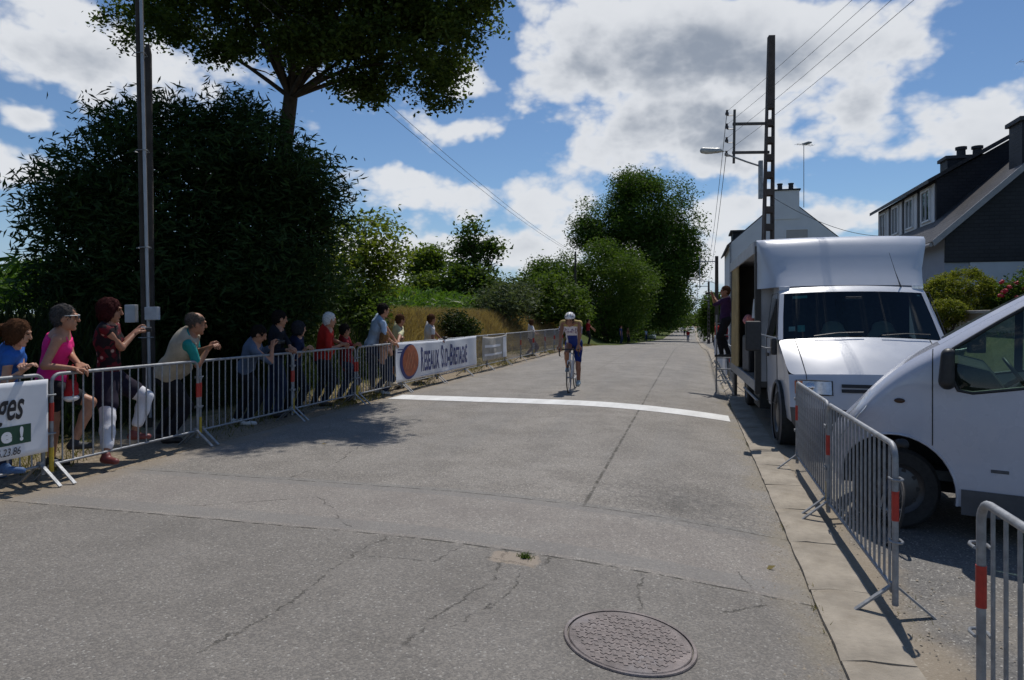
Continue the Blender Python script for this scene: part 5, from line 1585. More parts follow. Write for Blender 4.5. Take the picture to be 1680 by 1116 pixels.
        for cx, r in ((.82, .455), (3.88, .40)):
            mb = MB(); a = arch(cx, r); vs = [(-x, g * (Wd(x, z) - .004), z) for x, z in a] + [(-x, g * .45, z) for x, z in a]; k = len(a)
            mb.add(vs, [(i, i + 1, k + i + 1, k + i) for i in range(k - 1)] + [tuple(range(k, 2 * k))]); mb.build('arch_liner', DARK_IN, root, smooth=40)
            wheel(root, (-cx, g * .79, .335), .335, .21, 'Y', g, R(14) if cx < 1 else 0)
            mb = MB(); mb.tube([(-x, g * (Wd(x, z) - .004), z) for x, z in a], .012, 6); mb.build('arch_lip', WHITE_P, root, smooth=60)
    # badge on the lower door
    mb = MB(); mb.box((-1.62, Wd(1.5, .56) + .001, .55), (-1.50, Wd(1.5, .56) + .005, .575)); mb.build('door_badge', GREY_PL, root)
    # cabin
    mb = MB(); mb.box((-4.7, -.80, .42), (-.75, .80, .50)); mb.box((-4.7, -.78, .5), (-2.75, -.7, 1.95)); mb.box((-2.82, -.78, .5), (-2.75, .78, 1.15)); mb.build('cabin_floor', DARK_IN, root)
    mb = MB(); mb.prism([(-1.2, -.80, .6), (-1.25, -.80, 1.38), (-1.5, -.80, 1.32), (-1.62, -.80, 1.16), (-1.5, -.80, .6)], (0, 1.6, 0)); mb.build('dashboard', DARK_IN, root, bevel=.03)
    for y in (.42, -.42):
        S_ = SDF((-2.9, -.3, .5), (-1.9, .3, 1.9), .025, .05); S_.ell((-2.2, 0, .82), (.28, .25, .10)); S_.ell((-2.5, 0, 1.2), (.10, .25, .40)); S_.ell((-2.56, 0, 1.66), (.06, .13, .10))
        V, F = S_.arrays(); V[:, 1] += y; obj('seat', np_mesh('seat', V, F, True), SEAT, root)
    mb = MB(); M = Matrix.Translation((-1.72, .42, 1.24)) @ Matrix.Rotation(R(-55), 4, 'Y')
    mb.tube([M @ Vector((.19 * math.cos(a), .19 * math.sin(a), 0)) for a in np.linspace(0, 2 * math.pi, 28, endpoint=False)], .014, 6, closed=True)
    mb.tube([M @ Vector((-.18, 0, 0)), M @ Vector((.18, 0, 0))], .014, 6); mb.tube([M @ Vector((0, 0, 0)), M @ Vector((0, 0, -.3))], .02, 6)
    mb.build('steering_wheel', BLACK, root, smooth=60)
    return root
van = make_van()
vph = R(33)
vf = Vector((-math.cos(vph), math.sin(vph), 0)); vl = Vector((vf.y * -1, vf.x, 0))
wpos = P(1468, 806, 5.92)
vo_ = Vector((wpos.x, wpos.y, 0)) + vf * .82 - vl * .89
van.location = (vo_.x, vo_.y, -.19); van.rotation_euler = (0, 0, math.atan2(vf.y, vf.x)); van.scale = (1.0, 1.0, 1.06)

# ---- box truck used as a stage, front towards us
def make_truck():
    root = empty('stage_truck'); tag(root, 'white box truck with an open curtain side, parked on the pavement', 'truck')
    # profile: depth, height, half width, sweep back at the corners, crown
    st = [(.10, .30, .86, .16, 0), (.02, .42, .93, .17, 0), (.0, .62, .95, .18, 0), (.03, .80, .95, .18, 0), (.07, .97, .95, .18, .0), (.13, 1.05, .95, .17, .03), (.40, 1.24, .965, .13, .05), (.70, 1.42, .98, .10, .05), (.86, 1.50, .985, .09, .05),
          (1.10, 1.83, .95, .09, .03), (1.36, 2.19, .90, .09, .03), (1.46, 2.27, .89, .09, .03), (1.62, 2.33, .88, .06, .02), (2.2, 2.36, .88, 0, .02)]
    def S(u, k):
        a, b, w, sw, cr = st[k]; return Vector((u * w, a + sw * abs(u) ** 2.4, b + cr * (1 - u * u)))
    def strip(k0, k1, name, m_, u0=-1, u1=1, n=20, push=0.0):
        vs, fs = [], []
        for k in range(k0, k1 + 1):
            for j in range(n + 1):
                vs.append(S(u0 + (u1 - u0) * j / n, k) + Vector((0, -push, push * .5)))
        for i in range(k1 - k0):
            for j in range(n): fs.append((i * (n + 1) + j, i * (n + 1) + j + 1, (i + 1) * (n + 1) + j + 1, (i + 1) * (n + 1) + j))
        me = bpy.data.meshes.new(name); me.from_pydata(vs, [], fs); o = obj(name, me, m_, root, smooth=40)
        return o
    strip(0, 2, 'bumper', GREY_PL); strip(2, 5, 'front_panel', WHITE_T); o = strip(5, 8, 'bonnet', WHITE_T)
    md = o.modifiers.new('s', 'SUBSURF'); md.levels = 2; apply_mods(o); smooth_by(o.data, 60)
    strip(8, 10, 'windscreen', GLASS_V, -.955, .955); strip(10, 13, 'cab_roof', WHITE_T)
    for g in (-1, 1):
        strip(8, 10, 'windscreen_pillar', WHITE_T, g * .94, g * 1.0, 3, .004)
        # side of the cab with a door
        fr_ = [S(g, k) for k in range(1, 14)]
        bk_ = [Vector((g * w, 2.2, z)) for z, w in [(p.z, max(.9, abs(p.x)) + (.02 if p.z < 1.6 else 0)) for p in fr_]]
        vs = []; fs = []; n = 8
        for a, b in zip(fr_, bk_):
            for j in range(n + 1): vs.append(a.lerp(b, j / n))
        for i in range(len(fr_) - 1):
            for j in range(n): fs.append((i * (n + 1) + j, i * (n + 1) + j + 1, (i + 1) * (n + 1) + j + 1, (i + 1) * (n + 1) + j))
        me = bpy.data.meshes.new('cab_side'); me.from_pydata(vs, [], fs); obj('cab_side', me, WHITE_T, root, smooth=50)
        wz = lambda z: float(np.interp(z, [.5, 1.5, 2.3], [.985, .995, .905]))
        mb = MB(); mb.prism([(g * (wz(z) + .012), y, z) for y, z in ((1.06, 1.56), (1.42, 2.12), (1.95, 2.14), (1.98, 1.50))], (g * .004, 0, 0)); mb.build('side_window', mat('black_window', (.012, .014, .016), .06, coat=1.0), root)
        mb = MB(); mb.tube([(g * (wz(z) + .012), y, z) for y, z in ((.92, 1.48), (.92, .75), (1.0, .55), (2.0, .5), (2.02, 1.5), (2.0, 2.2), (1.4, 2.2), (.95, 1.52))], .005, 5); mb.build('door_gap', BLACK, root)
        mb = MB(); mb.box((min(g * 1.005, g * 1.03), 1.7, 1.22), (max(g * 1.005, g * 1.03), 1.9, 1.27)); mb.build('door_handle', BLACK, root, bevel=.006)
        # headlights with amber corner lamps
        vs, fs = [], []
        for j in range(9):
            u = g * (.52 + .40 * j / 8)
            for zz in (.80, .985):
                a = S(u, 3); y = a.y + .04 * (zz - .8) / .185 - .008
                vs.append((a.x, y, zz))
        fs = [(2 * j, 2 * j + 2, 2 * j + 3, 2 * j + 1) for j in range(8)]
        me = bpy.data.meshes.new('headlight'); me.from_pydata(vs, [], fs); hl = obj('headlight', me, LAMP_C, root, smooth=60)
        mb = MB(); mb.tube([vs[i] for i in (0, 2, 4, 6, 8, 10, 12, 14, 16, 17, 15, 13, 11, 9, 7, 5, 3, 1)], .009, 5, closed=True); mb.build('lamp_seal', BLACK, hl)
        mb = MB(); mb.lathe([(.07, 0), (.06, .02), (.02, .035), (0, .036)], 20, Matrix.Translation((g * .72, S(g * .76, 3).y + .03, .89)) @ Matrix.Rotation(R(90), 4, 'X'), 'Z'); mb.build('lamp_bowl', CHROME, hl, smooth=60)
        vs = []
        for j in range(4):
            u = g * (.85 + .09 * j / 3)
            for zz in (.805, .975):
                a = S(u, 3); vs.append((a.x * 1.002, a.y + .04 * (zz - .8) / .185 - .014, zz))
        me = bpy.data.meshes.new('indicator'); me.from_pydata(vs, [], [(2 * j, 2 * j + 2, 2 * j + 3, 2 * j + 1) for j in range(3)]); obj('indicator', me, AMBER, hl)
        # bonnet shut line
        mb = MB(); mb.tube([S(g * .80, k) + Vector((0, -.002, .003)) for k in range(4, 9)], .0045, 5); mb.build('bonnet_gap', BLACK, root)
        # mirror on a long arm
        x0 = g * 1.0
        mb = MB(); mb.tube([(x0, .96, 1.52), (x0 + g * .14, .92, 1.56), (x0 + g * .27, .90, 1.60)], .013, 6); mb.tube([(x0, 1.0, 1.36), (x0 + g * .14, .93, 1.38), (x0 + g * .27, .90, 1.42)], .013, 6)
        arm_ = mb.build('mirror_arm', GALV, root, smooth=60)
        mb = MB(); mb.box((min(x0 + g * .20, x0 + g * .40), .86, 1.34), (max(x0 + g * .20, x0 + g * .40), .95, 1.78)); mb.build('mirror', BLACK, root, bevel=.03, seg=3)
        mb = MB(); mb.box((min(x0, x0 + g * .07), .93, 1.28), (max(x0, x0 + g * .07), 1.05, 1.52)); mb.build('mirror_foot', BLACK, root, bevel=.02)
        mb = MB(); mb.lathe([(.485, g * 1.0), (.485, g * .6)], 30, Matrix.Translation((0, 1.02, .42)), 'X'); mb.lathe([(.485, g * .62), (0, g * .62)], 30, Matrix.Translation((0, 1.02, .42)), 'X'); mb.build('arch_liner', DARK_IN, root)
        mb = MB(); mb.lathe([(.495, g * .995), (.46, g * 1.012), (.44, g * 1.0)], 30, Matrix.Translation((0, 1.02, .42)), 'X'); mb.build('arch_lip', GREY_PL, root)
        wheel(root, (g * .89, 1.02, .37), .37, .21, 'X', g)
        wheel(root, (g * .89, 5.2, .37), .37, .21, 'X', g)
    # grille slots, plate, wipers, stickers, lamps on the roof edge, aerial
    for z in (.93, .865):
        mb = MB(); n = 12
        vs = [];
        for j in range(n + 1):
            u = -.42 + .84 * j / n; a = S(u, 3)
            vs += [(a.x, a.y - .004, z - .022), (a.x, a.y + .008, z + .022)]
        me = bpy.data.meshes.new('grille_slot'); me.from_pydata(vs, [], [(2 * j, 2 * j + 2, 2 * j + 3, 2 * j + 1) for j in range(n)]); obj('grille_slot', me, BLACK, root)
    mb = MB(); mb.box((-.26, -.012, .50), (.26, -.004, .61)); mb.build('number_plate', mat('plate_white', (.7, .7, .68), .4), root)
    for x0, x1 in ((-.55, .02), (.22, .78)):
        mb = MB(); a = S(x0 / .96, 8) + Vector((0, -.03, .03)); b = S(x1 / .96, 8).lerp(S(x1 / .96, 9), .13) + Vector((0, -.035, .03)); mb.tube([a, a.lerp(b, .5) + Vector((0, -.01, .02)), b], .009, 5); mb.build('wiper', BLACK, root, smooth=60)
    def onscreen(u0, u1, q0, q1, name, m_):
        vs = [S(u, 8).lerp(S(u, 10), q) + Vector((0, .008, -.004)) for u, q in ((u0, q0), (u1, q0), (u1, q1), (u0, q1))]
        me = bpy.data.meshes.new(name); me.from_pydata(vs, [], [(0, 1, 2, 3)]); obj(name, me, m_, root)
    onscreen(-.87, -.79, .17, .27, 'sticker', mat('sticker_pale', (.55, .6, .62), .5)); onscreen(-.76, -.67, .15, .29, 'sticker', mat('sticker_teal', (.10, .36, .36), .5)); onscreen(-.82, -.62, .88, .94, 'sticker', mat('sticker_teal', (.10, .36, .36), .5))
    onscreen(.87, .91, .93, .96, 'sticker', mat('sticker_pale', (.55, .6, .62), .5))
    for g in (-1, 1):
        p = S(g * .93, 11); mb = MB(); mb.box((p.x - .07, p.y - .03, p.z - .03), (p.x + .07, p.y + .05, p.z + .035)); mb.build('marker_lamp', WHITE_T if g < 0 else LAMP_C, root, bevel=.015)
    p = S(.70, 11); mb = MB(); mb.tube([p, p + Vector((-.06, .02, .22)), p + Vector((-.13, .05, .52))], [.010, .004, .002], 6); mb.build('aerial', BLACK, root)
    # wind deflector blending into the box
    rows = [(1.50, 2.30, .92), (1.60, 2.42, .94), (1.72, 2.58, .97), (1.82, 2.76, 1.02), (1.92, 2.94, 1.07), (2.02, 3.05, 1.10), (2.16, 3.11, 1.12), (2.35, 3.13, 1.12)]
    vs, fs = [], []; n = 20
    for y, z, w in rows:
        for j in range(n + 1):
            u = -1 + 2 * j / n; vs.append((u * w, y + .10 * abs(u) ** 5, z + .02 * (1 - u * u)))
    for i in range(len(rows) - 1):
        for j in range(n): fs.append((i * (n + 1) + j, i * (n + 1) + j + 1, (i + 1) * (n + 1) + j + 1, (i + 1) * (n + 1) + j))
    for g in (-1, 1):
        b = len(vs); e = 0 if g < 0 else n
        for i, (y, z, w) in enumerate(rows): vs.append((g * 1.12, 2.35, z))
        for i in range(len(rows) - 1): fs.append((i * (n + 1) + e, (i + 1) * (n + 1) + e, b + i + 1, b + i))
    me = bpy.data.meshes.new('wind_deflector'); me.from_pydata(vs, [], fs)
    bm = bmesh.new(); bm.from_mesh(me); bmesh.ops.recalc_face_normals(bm, faces=bm.faces); bm.to_mesh(me); bm.free()
    obj('wind_deflector', me, WHITE_T, root, smooth=75)
    # box body: floor, roof, walls, posts; left side open
    L0, L1 = 2.32, 7.0
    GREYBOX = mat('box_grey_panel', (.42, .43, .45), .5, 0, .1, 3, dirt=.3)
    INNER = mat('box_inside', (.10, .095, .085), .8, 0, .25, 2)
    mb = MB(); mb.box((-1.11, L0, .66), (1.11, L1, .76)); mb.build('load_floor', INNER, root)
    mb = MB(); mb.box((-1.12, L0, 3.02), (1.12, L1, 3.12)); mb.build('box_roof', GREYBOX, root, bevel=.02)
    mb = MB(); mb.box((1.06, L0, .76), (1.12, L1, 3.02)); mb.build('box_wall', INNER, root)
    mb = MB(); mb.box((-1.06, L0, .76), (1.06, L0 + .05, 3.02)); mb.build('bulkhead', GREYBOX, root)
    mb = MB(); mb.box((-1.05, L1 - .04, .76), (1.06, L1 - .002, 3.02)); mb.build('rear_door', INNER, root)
    mb = MB(); mb.box((-1.13, L0 - .02, .55), (-1.05, L0 + .10, 3.02)); mb.build('corner_post', mat('dark_post', (.05, .045, .04), .6), root)
    mb = MB(); mb.box((-1.13, L1 - .08, .55), (-1.05, L1, 3.02)); mb.build('corner_post', mat('dark_post', (.05, .045, .04), .6), root)
    mb = MB(); mb.box((-1.15, L0, 2.90), (-1.12, L1, 3.10)); mb.build('curtain_rail', GREYBOX, root)
    mb = MB(); mb.box((-1.14, L0, .60), (-1.11, L1, .77)); mb.build('floor_edge', GALV, root)
    CURT = mat('tan_curtain', (.42, .31, .15), .8, 0, .2, 3, .3, 40)
    def curtain(y0, y1, folds, x=-1.10):
        n = folds * 8; vs = []
        for i in range(n + 1):
            for j in range(5):
                q = j / 4; a = 2 * math.pi * i / 8
                vs.append((x - .035 * math.sin(a) * (1.2 - .4 * q), y0 + (y1 - y0) * i / n + .02 * math.sin(a * .5 + j), .62 + 2.32 * q))
        fs = [(i * 5 + j, (i + 1) * 5 + j, (i + 1) * 5 + j + 1, i * 5 + j + 1) for i in range(n) for j in range(4)]
        me = bpy.data.meshes.new('side_curtain'); me.from_pydata(vs, [], fs); o = obj('side_curtain', me, CURT, root, smooth=80)
    curtain(5.55, 6.9, 9)
    mb = MB(); mb.box((-.40, 1.9, .40), (-.28, L1, .62)); mb.box((.28, 1.9, .40), (.40, L1, .62)); mb.build('chassis', DARK_IN, root)
    mb = MB(); mb.box((-1.05, 2.5, .28), (-.55, 3.3, .62)); mb.build('tool_locker', DARK_IN, root, bevel=.02)
    mb = MB(); mb.tube([(-1.08, 2.5, .42), (-1.08, 4.6, .42)], .022, 6); mb.build('side_guard', GALV, root)
    for x in (-1.05, 1.05):
        mb = MB(); mb.tube([(x, L1 - .15, .62), (x, L1 - .15, .02)], .03, 8); mb.box((x - .08, L1 - .23, 0), (x + .08, L1 - .07, .02)); mb.build('prop_leg', BLACK, root)
    # inside of the cab
    mb = MB(); mb.prism([(-.88, .95, .8), (-.88, .90, 1.46), (-.88, 1.15, 1.44), (-.88, 1.3, 1.2), (-.88, 1.3, .8)], (1.76, 0, 0)); mb.build('dashboard', DARK_IN, root)
    mb = MB(); mb.box((-.9, 2.12, .7), (.9, 2.17, 2.33)); mb.box((-.9, 1.0, .6), (.9, 2.15, .68)); mb.build('cab_rear_wall', DARK_IN, root)
    for x in (-.12, .52):
        S_ = SDF((-.4, 1.2, .7), (.4, 2.2, 1.9), .025, .05); S_.ell((0, 1.7, 1.0), (.26, .28, .10)); S_.ell((0, 1.95, 1.35), (.25, .10, .36)); S_.ell((0, 1.98, 1.68), (.14, .06, .10))
        V, F = S_.arrays(); V[:, 0] += x; obj('seat', np_mesh('seat', V, F, True), mat('pale_seat_cover', (.25, .26, .25), .9), root)
    mb = MB(); M = Matrix.Translation((.52, 1.30, 1.46)) @ Matrix.Rotation(R(40), 4, 'X')
    mb.tube([M @ Vector((.22 * math.cos(a), .22 * math.sin(a), 0)) for a in np.linspace(0, 2 * math.pi, 28, endpoint=False)], .015, 6, closed=True); mb.tube([M @ Vector((-.2, 0, 0)), M @ Vector((.2, 0, 0))], .015, 6); mb.build('steering_wheel', BLACK, root, smooth=60)
    mb = MB(); mb.box((-.10, 1.28, 2.08), (.10, 1.30, 2.14)); mb.build('rear_view_mirror', BLACK, root, bevel=.008)
    return root
truck = make_truck()
TS, TT = 9.75, 2.34
q = W2(TS, TT); truck.location = (q[0], q[1], -.19); truck.rotation_euler = (0, 0, -ROAD_A + R(1.6)); truck.scale = (1.12, 1.03, 1.0)
def TW(lx, ly, lz):
    return truck.matrix_basis @ Vector((lx, ly, lz))

# people working on the stage truck
GT = 'people at the stage truck'
b = TW(-.62, 3.15, .76)
person('speaker in dark clothes holding a white sheet inside the open truck', b + Vector((0, 0, 1.66)), b + Vector((0, 0, .98)),
       [TW(-.98, 2.95, 1.72), TW(-1.02, 3.35, 1.62)], [TW(-.62, 3.05, .76), TW(-.62, 3.28, .76)], h=1.80, face=tuple(nrm(-n3 - u3 * .25)), skin=SKIN3, top=cloth('black_jacket', (.014, .015, .02)), sleeve=.8, bottom=DARKT, leg=1.95, shoe=SHOE_D,
       hair=GREYH, style='short', vox=.02, group=GT)
mb = MB(); mb.box((-.004, -.12, -.17), (.004, .12, .17)); o = mb.build('paper_sheet', mat('white_paper', (.8, .8, .8), .8), None, TW(-1.0, 2.92, 1.98), (R(4), R(8), -ROAD_A + R(78))); tag(o, 'white sheet of paper held by the speaker in the truck', 'paper')
mb = MB()
S_ = SDF((-.25, -.2, -.2), (.25, .2, .2), .02, .05)
for k in range(14):
    a = k * 2.4; S_.ell((.13 * math.cos(a) * (k % 3) / 2, .10 * math.sin(a), .03 * (k % 4) - .04), (.05, .05, .05))
V, F = S_.arrays(); fl = empty('flower_bouquet', TW(-1.02, 4.4, 1.78)); tag(fl, 'pink flower bunch lying at the open side of the truck', 'flowers')
obj('blossoms', np_mesh('blossoms', V, F, True), mat('pink_petals', (.50, .16, .15), .7, 0, .5, 30), fl)
mb = MB()
for k in range(6): mb.tube([(.02 * math.cos(k), .02 * math.sin(k), -.28), (.06 * math.cos(k), .06 * math.sin(k), -.05)], .006, 5)
mb.build('stems', mat('green_stems', (.04, .09, .02), .7), fl)
mb = MB(); mb.box((-.25, -.25, -.36), (.25, .25, -.28)); 
sp = empty('loudspeaker', TW(-.95, 4.4, .77)); tag(sp, 'black loudspeaker standing on the truck floor', 'loudspeaker')
mb = MB(); mb.box((-.14, -.2, 0), (.16, .2, .7)); mb.build('cabinet', BLACK, sp, bevel=.015)
mb = MB(); mb.box((-.152, -.17, .04), (-.141, .17, .66)); mb.build('grille', GREY_PL, sp)
# step ladder behind the truck with a photographer on it
lad = empty('step_ladder', TW(-1.22, 7.6, 0), -ROAD_A); tag(lad, 'aluminium step ladder against the back of the truck', 'ladder')
lad.location.z = -.19
for x in (-.2, .2):
    mb = MB(); mb.box((x - .02, -.02, 0), (x + .02, .03, 1.9), Matrix.Rotation(R(8), 4, 'X')); mb.build('stile', GALV, lad)
mb = MB(); mb.box((-.2, -.03, -.012), (.2, .04, .012)); rg = mb.mesh('rung'); rg.materials.append(GALV)
for k in range(1, 7): obj('rung', rg, None, lad, (0, -.0392 * k * .97, .28 * k))
b = TW(-1.22, 7.45, .86)
person('photographer in purple standing high on the ladder behind the truck', b + Vector((0, 0, 1.60)), b + Vector((0, 0, .92)), [b + Vector((0, 0, 1.5)) + Vector(-n3 * .30 - u3 * .1), b + Vector((0, 0, 1.5)) + Vector(-n3 * .28 + u3 * .1)], [b + Vector(n3 * .08), b - Vector(n3 * .08)],
       h=1.72, face=tuple(nrm(-n3 - u3 * .2)), skin=SKIN3, top=cloth('purple', (.045, .018, .06)), sleeve=1.5, bottom=DARKT, leg=1.95, shoe=SHOE_D, hair=BROWN, style='short', vox=.022, group=GT)
camera_thing(b + Vector((0, 0, 1.56)) + Vector(-n3 * .38), -n3, 'dark camera of the photographer on the ladder')

# ---- cars far down the road
def make_car(label, s, t, paint, rz, group='cars far down the road'):
    root = empty('parked_car', g3(s, t), rz); tag(root, label, 'car', group)
    pf = [(-2.05, .35), (-2.1, .6), (-2.0, .82), (-1.15, .95), (-.45, 1.40), (.9, 1.45), (1.7, 1.05), (2.05, .95), (2.1, .5), (2.0, .3)]
    mb = MB(); n = len(pf); vs = []
    for y, in ((-.86,), (-.80,), (.80,), (.86,)):
        for x, z in pf:
            k = 0 if abs(y) > .83 else 1
            vs.append((x * (.985 if k == 0 else 1), y * (1 - .16 * max(0, z - .9) / .5), z - (0 if k else .02)))
    fs = [(a * n + i, a * n + (i + 1) % n, (a + 1) * n + (i + 1) % n, (a + 1) * n + i) for a in range(3) for i in range(n)] + [tuple(range(n)), tuple(range(3 * n, 4 * n))]
    mb.add(vs, fs); mb.build('car_body', paint, root, smooth=30)
    gm = mat('black_window', (.012, .014, .016), .06, coat=1.0)
    mb = MB(); mb.add([(-1.08, -.68, 1.0), (-1.08, .68, 1.0), (-.52, .62, 1.37), (-.52, -.62, 1.37)], [(0, 1, 2, 3)]); o = mb.build('windscreen', gm, root); o.location = (-.02, 0, .02)
    for g in (-1, 1):
        mb = MB(); mb.add([(-.95, g * .86, .98), (-.42, g * .76, 1.35), (.85, g * .75, 1.38), (1.45, g * .85, 1.0)], [(0, 1, 2, 3)]); mb.build('side_window', gm, root)
        mb = MB(); mb.box((-2.12, min(g * .5, g * .78), .64), (-2.07, max(g * .5, g * .78), .78)); mb.build('headlight', LAMP_C, root)
        for x in (-1.3, 1.3):
            mb = MB(); mb.lathe([(0, g * .88), (.18, g * .88), (.30, g * .87), (.32, g * .80), (.30, g * .68)], 18, Matrix.Translation((x, 0, .32)), 'Y'); mb.build('wheel', RUBBER, root)
    return root
rzb = math.atan2(UY, UX)
WC = mat('white_car_paint', (.75, .75, .75), .3, 0, .03, 2, coat=.5)
make_car('farthest white car on the road, in the centre of the far row', 262, -3.6, WC, rzb); make_car('white car in the far distance, left of the others', 275, -8.2, WC, rzb)
make_car('white car in the far distance, right of the others', 246, -.4, WC, rzb); make_car('grey car in the far distance beside the right-hand kerb', 232, 2.2, mat('grey_car_paint', (.25, .26, .28), .3, .3, .03, 2, coat=.5), rzb)
make_car('blue-grey car parked under the big tree by the left verge', 122, -7.2, mat('bluegrey_car_paint', (.30, .38, .46), .3, .2, .03, 2, coat=.5), rzb, None)
# ------------------------------------------------------------------ houses
def plane_tile_mat(name, c0, c1, sx, sz, rough=.6):
    if name in _M: return _M[name]
    m = bpy.data.materials.new(name); m.use_nodes = True
    T = NT(m.node_tree); b = T.n['Principled BSDF']; b.inputs['Roughness'].default_value = rough; b.inputs['Specular IOR Level'].default_value = .3
    co = T.new('ShaderNodeTexCoord').outputs['Object']; x, y, z = T.xyz(co)
    br = T.new('ShaderNodeTexBrick'); T.put(br.inputs['Vector'], T.comb(T.m('ADD', x, y), z, 0)); br.inputs['Scale'].default_value = 1
    br.inputs['Brick Width'].default_value = sx; br.inputs['Row Height'].default_value = sz; br.inputs['Mortar Size'].default_value = .012
    T.put(br.inputs['Color1'], c0); T.put(br.inputs['Color2'], c1); T.put(br.inputs['Mortar'], tuple(c * .72 for c in c0))
    T.put(b.inputs['Base Color'], T.mix(T.m('MULTIPLY', T.mr(T.noise(co, 1.1, 6), .4, .7), .35), br.outputs[0], tuple(c * 1.6 for c in c1)))
    bp = T.new('ShaderNodeBump'); bp.inputs['Distance'].default_value = .004; T.put(bp.inputs['Height'], br.outputs['Fac']); bp.invert = True; T.l.new(bp.outputs[0], b.inputs['Normal'])
    _M[name] = m; return m
SLATE = plane_tile_mat('dark_slate', (.021, .022, .028), (.027, .028, .034), .26, .11)
SLATE_R = plane_tile_mat('roof_slate', (.032, .031, .034), (.055, .052, .054), .26, .11, .5)
RENDER_W = mat('white_render', (.66, .67, .68), .9, 0, .05, 1.2, .3, 60, spec=.15, dirt=.18, dirtcol=(.42, .42, .4))
VERGE = mat('verge_board_grey', (.30, .30, .32), .7, 0, .1, 4)
FRAME_W = mat('window_frame_white', (.68, .69, .70), .5, 0, .04, 4)
PANE = mat('window_pane_dark', (.03, .045, .06), .05, 0, .2, 3, coat=1.0)
BLIND = mat('roller_blind_grey', (.40, .38, .36), .7, 0, .06, 3)

def window(parent, c, ex, w, h, blind=False, nrm_=None):
    """flush-set window: surround, panes and glazing bar; c centre, ex the direction along the wall, facing nrm_"""
    ex = Vector(ex); n = Vector(nrm_)
    root = empty('window', c, 0, parent)
    rot = math.atan2(ex.y, ex.x); root.rotation_euler = (0, 0, rot)
    g = 1 if Vector((-ex.y, ex.x, 0)).dot(n) > 0 else -1
    mb = MB()
    for a, b in (((-w / 2 - .06, -h / 2 - .06), (-w / 2, h / 2 + .06)), ((w / 2, -h / 2 - .06), (w / 2 + .06, h / 2 + .06)), ((-w / 2, h / 2), (w / 2, h / 2 + .06)), ((-w / 2 - .1, -h / 2 - .06), (w / 2 + .1, -h / 2))):
        mb.box((a[0], min(-.01, g * .05), a[1]), (b[0], max(.01, g * .05), b[1]))
    mb.build('frame', FRAME_W, root)
    if blind:
        mb = MB(); mb.box((-w / 2, min(.0, g * .02), -h / 2), (w / 2, max(0, g * .02), h / 2)); mb.build('shutter', BLIND, root)
    else:
        for k in (-1, 1):
            mb = MB(); mb.box((min(0.02 * k, k * w / 2), min(.0, g * .015), -h / 2), (max(.02 * k, k * w / 2), max(0, g * .015), h / 2)); mb.build('pane', PANE, root)
        mb = MB(); mb.box((-.02, min(.0, g * .04), -h / 2), (.02, max(0, g * .04), h / 2)); mb.build('glazing_bar', FRAME_W, root)
    return root

def aerial_thing(p, h, label, arm=.9, rz=0.0):
    root = empty('tv_aerial', p, rz); tag(root, label, 'aerial', 'television aerials on the roofs')
    mb = MB(); mb.tube([(0, 0, -.4), (0, 0, h)], .02, 6); mb.build('mast', GALV, root)
    mb = MB(); mb.tube([(-arm * .7, 0, h - .1), (arm, 0, h - .05)], .012, 5); mb.build('boom', GALV, root)
    for k in range(7):
        x = -arm * .7 + 1.7 * arm * k / 6.5
        mb = MB(); mb.tube([(x, -.22, h - .08), (x, .22, h - .08)], .008, 4); mb.build('element', GALV, root)
    mb = MB(); mb.box((.1, -.25, h - .02), (.35, .25, h + .06)); mb.build('reflector', GALV, root)

# white house beyond the truck, gable end towards us: local x across (n), y away (u)
wh = empty('white_house'); tag(wh, 'white rendered house with a plain gable end behind the concrete pole', 'house')
q = P(1200, 520, 40); s0, t0 = ST(q.x, q.y)
wh.location = (q.x, q.y, float(hst(s0, 1.5))); wh.rotation_euler = (0, 0, -ROAD_A)
z_e = 1.65 + 122 * 40 / 1120 - wh.location.z; Wh = 5.9; z_a = z_e + 2.55
mb = MB(); mb.prism([(0, 0, 0), (Wh, 0, 0), (Wh, 0, z_e), (Wh / 2, 0, z_a), (0, 0, z_e)], (0, 9, 0)); mb.build('wall', RENDER_W, wh)
for g, x0 in ((1, 0), (-1, Wh)):
    mb = MB(); mb.prism([(x0 - g * .25, .06, z_e - .23), (Wh / 2, .06, z_a), (Wh / 2, .06, z_a + .09), (x0 - g * .25, .06, z_e - .13)], (0, 9.0, 0)); mb.build('roof', SLATE_R, wh)
mb = MB(); mb.box((Wh / 2 - .75, -.05, z_a - 1.3), (Wh / 2 + .75, .75, z_a + .35)); ch = mb.build('chimney', RENDER_W, wh)
mb = MB(); mb.box((Wh / 2 - .82, -.12, z_a + .35), (Wh / 2 + .82, .82, z_a + .43)); mb.build('chimney_cap', SLATE, ch)
for x in (-.25, .35):
    mb = MB(); mb.lathe([(.14, 0), (.13, .32), (.16, .34), (.16, .4), (.0, .42)], 14, Matrix.Translation((Wh / 2 + x, .35, z_a + .42))); mb.build('chimney_pot', mat('pot_dark', (.03, .03, .035), .7), ch, smooth=40)
mb = MB(); mb.box((.15, 1.2, z_e - .4), (1.5, 3.4, z_e + .75)); mb.build('dormer', SLATE, wh)
mb = MB(); mb.box((.0, 1.05, z_e + .75), (1.7, 3.5, z_e + .85)); mb.build('dormer_roof', SLATE_R, wh)
mb = MB(); mb.tube([(-.06, -.06, 0), (-.06, -.06, z_e - .1)], .05, 8); mb.build('downpipe', GALV, wh)
ux, nx3 = Vector((UX, UY, 0)), Vector((NX, NY, 0))
window(wh, (Wh / 2 + .62, -.012, z_e - .05), (1, 0, 0), 1.15, 1.35, True, (0, -1, 0))
window(wh, (1.2, -.012, z_e - 2.6), (1, 0, 0), 1.0, 1.2, False, (0, -1, 0))
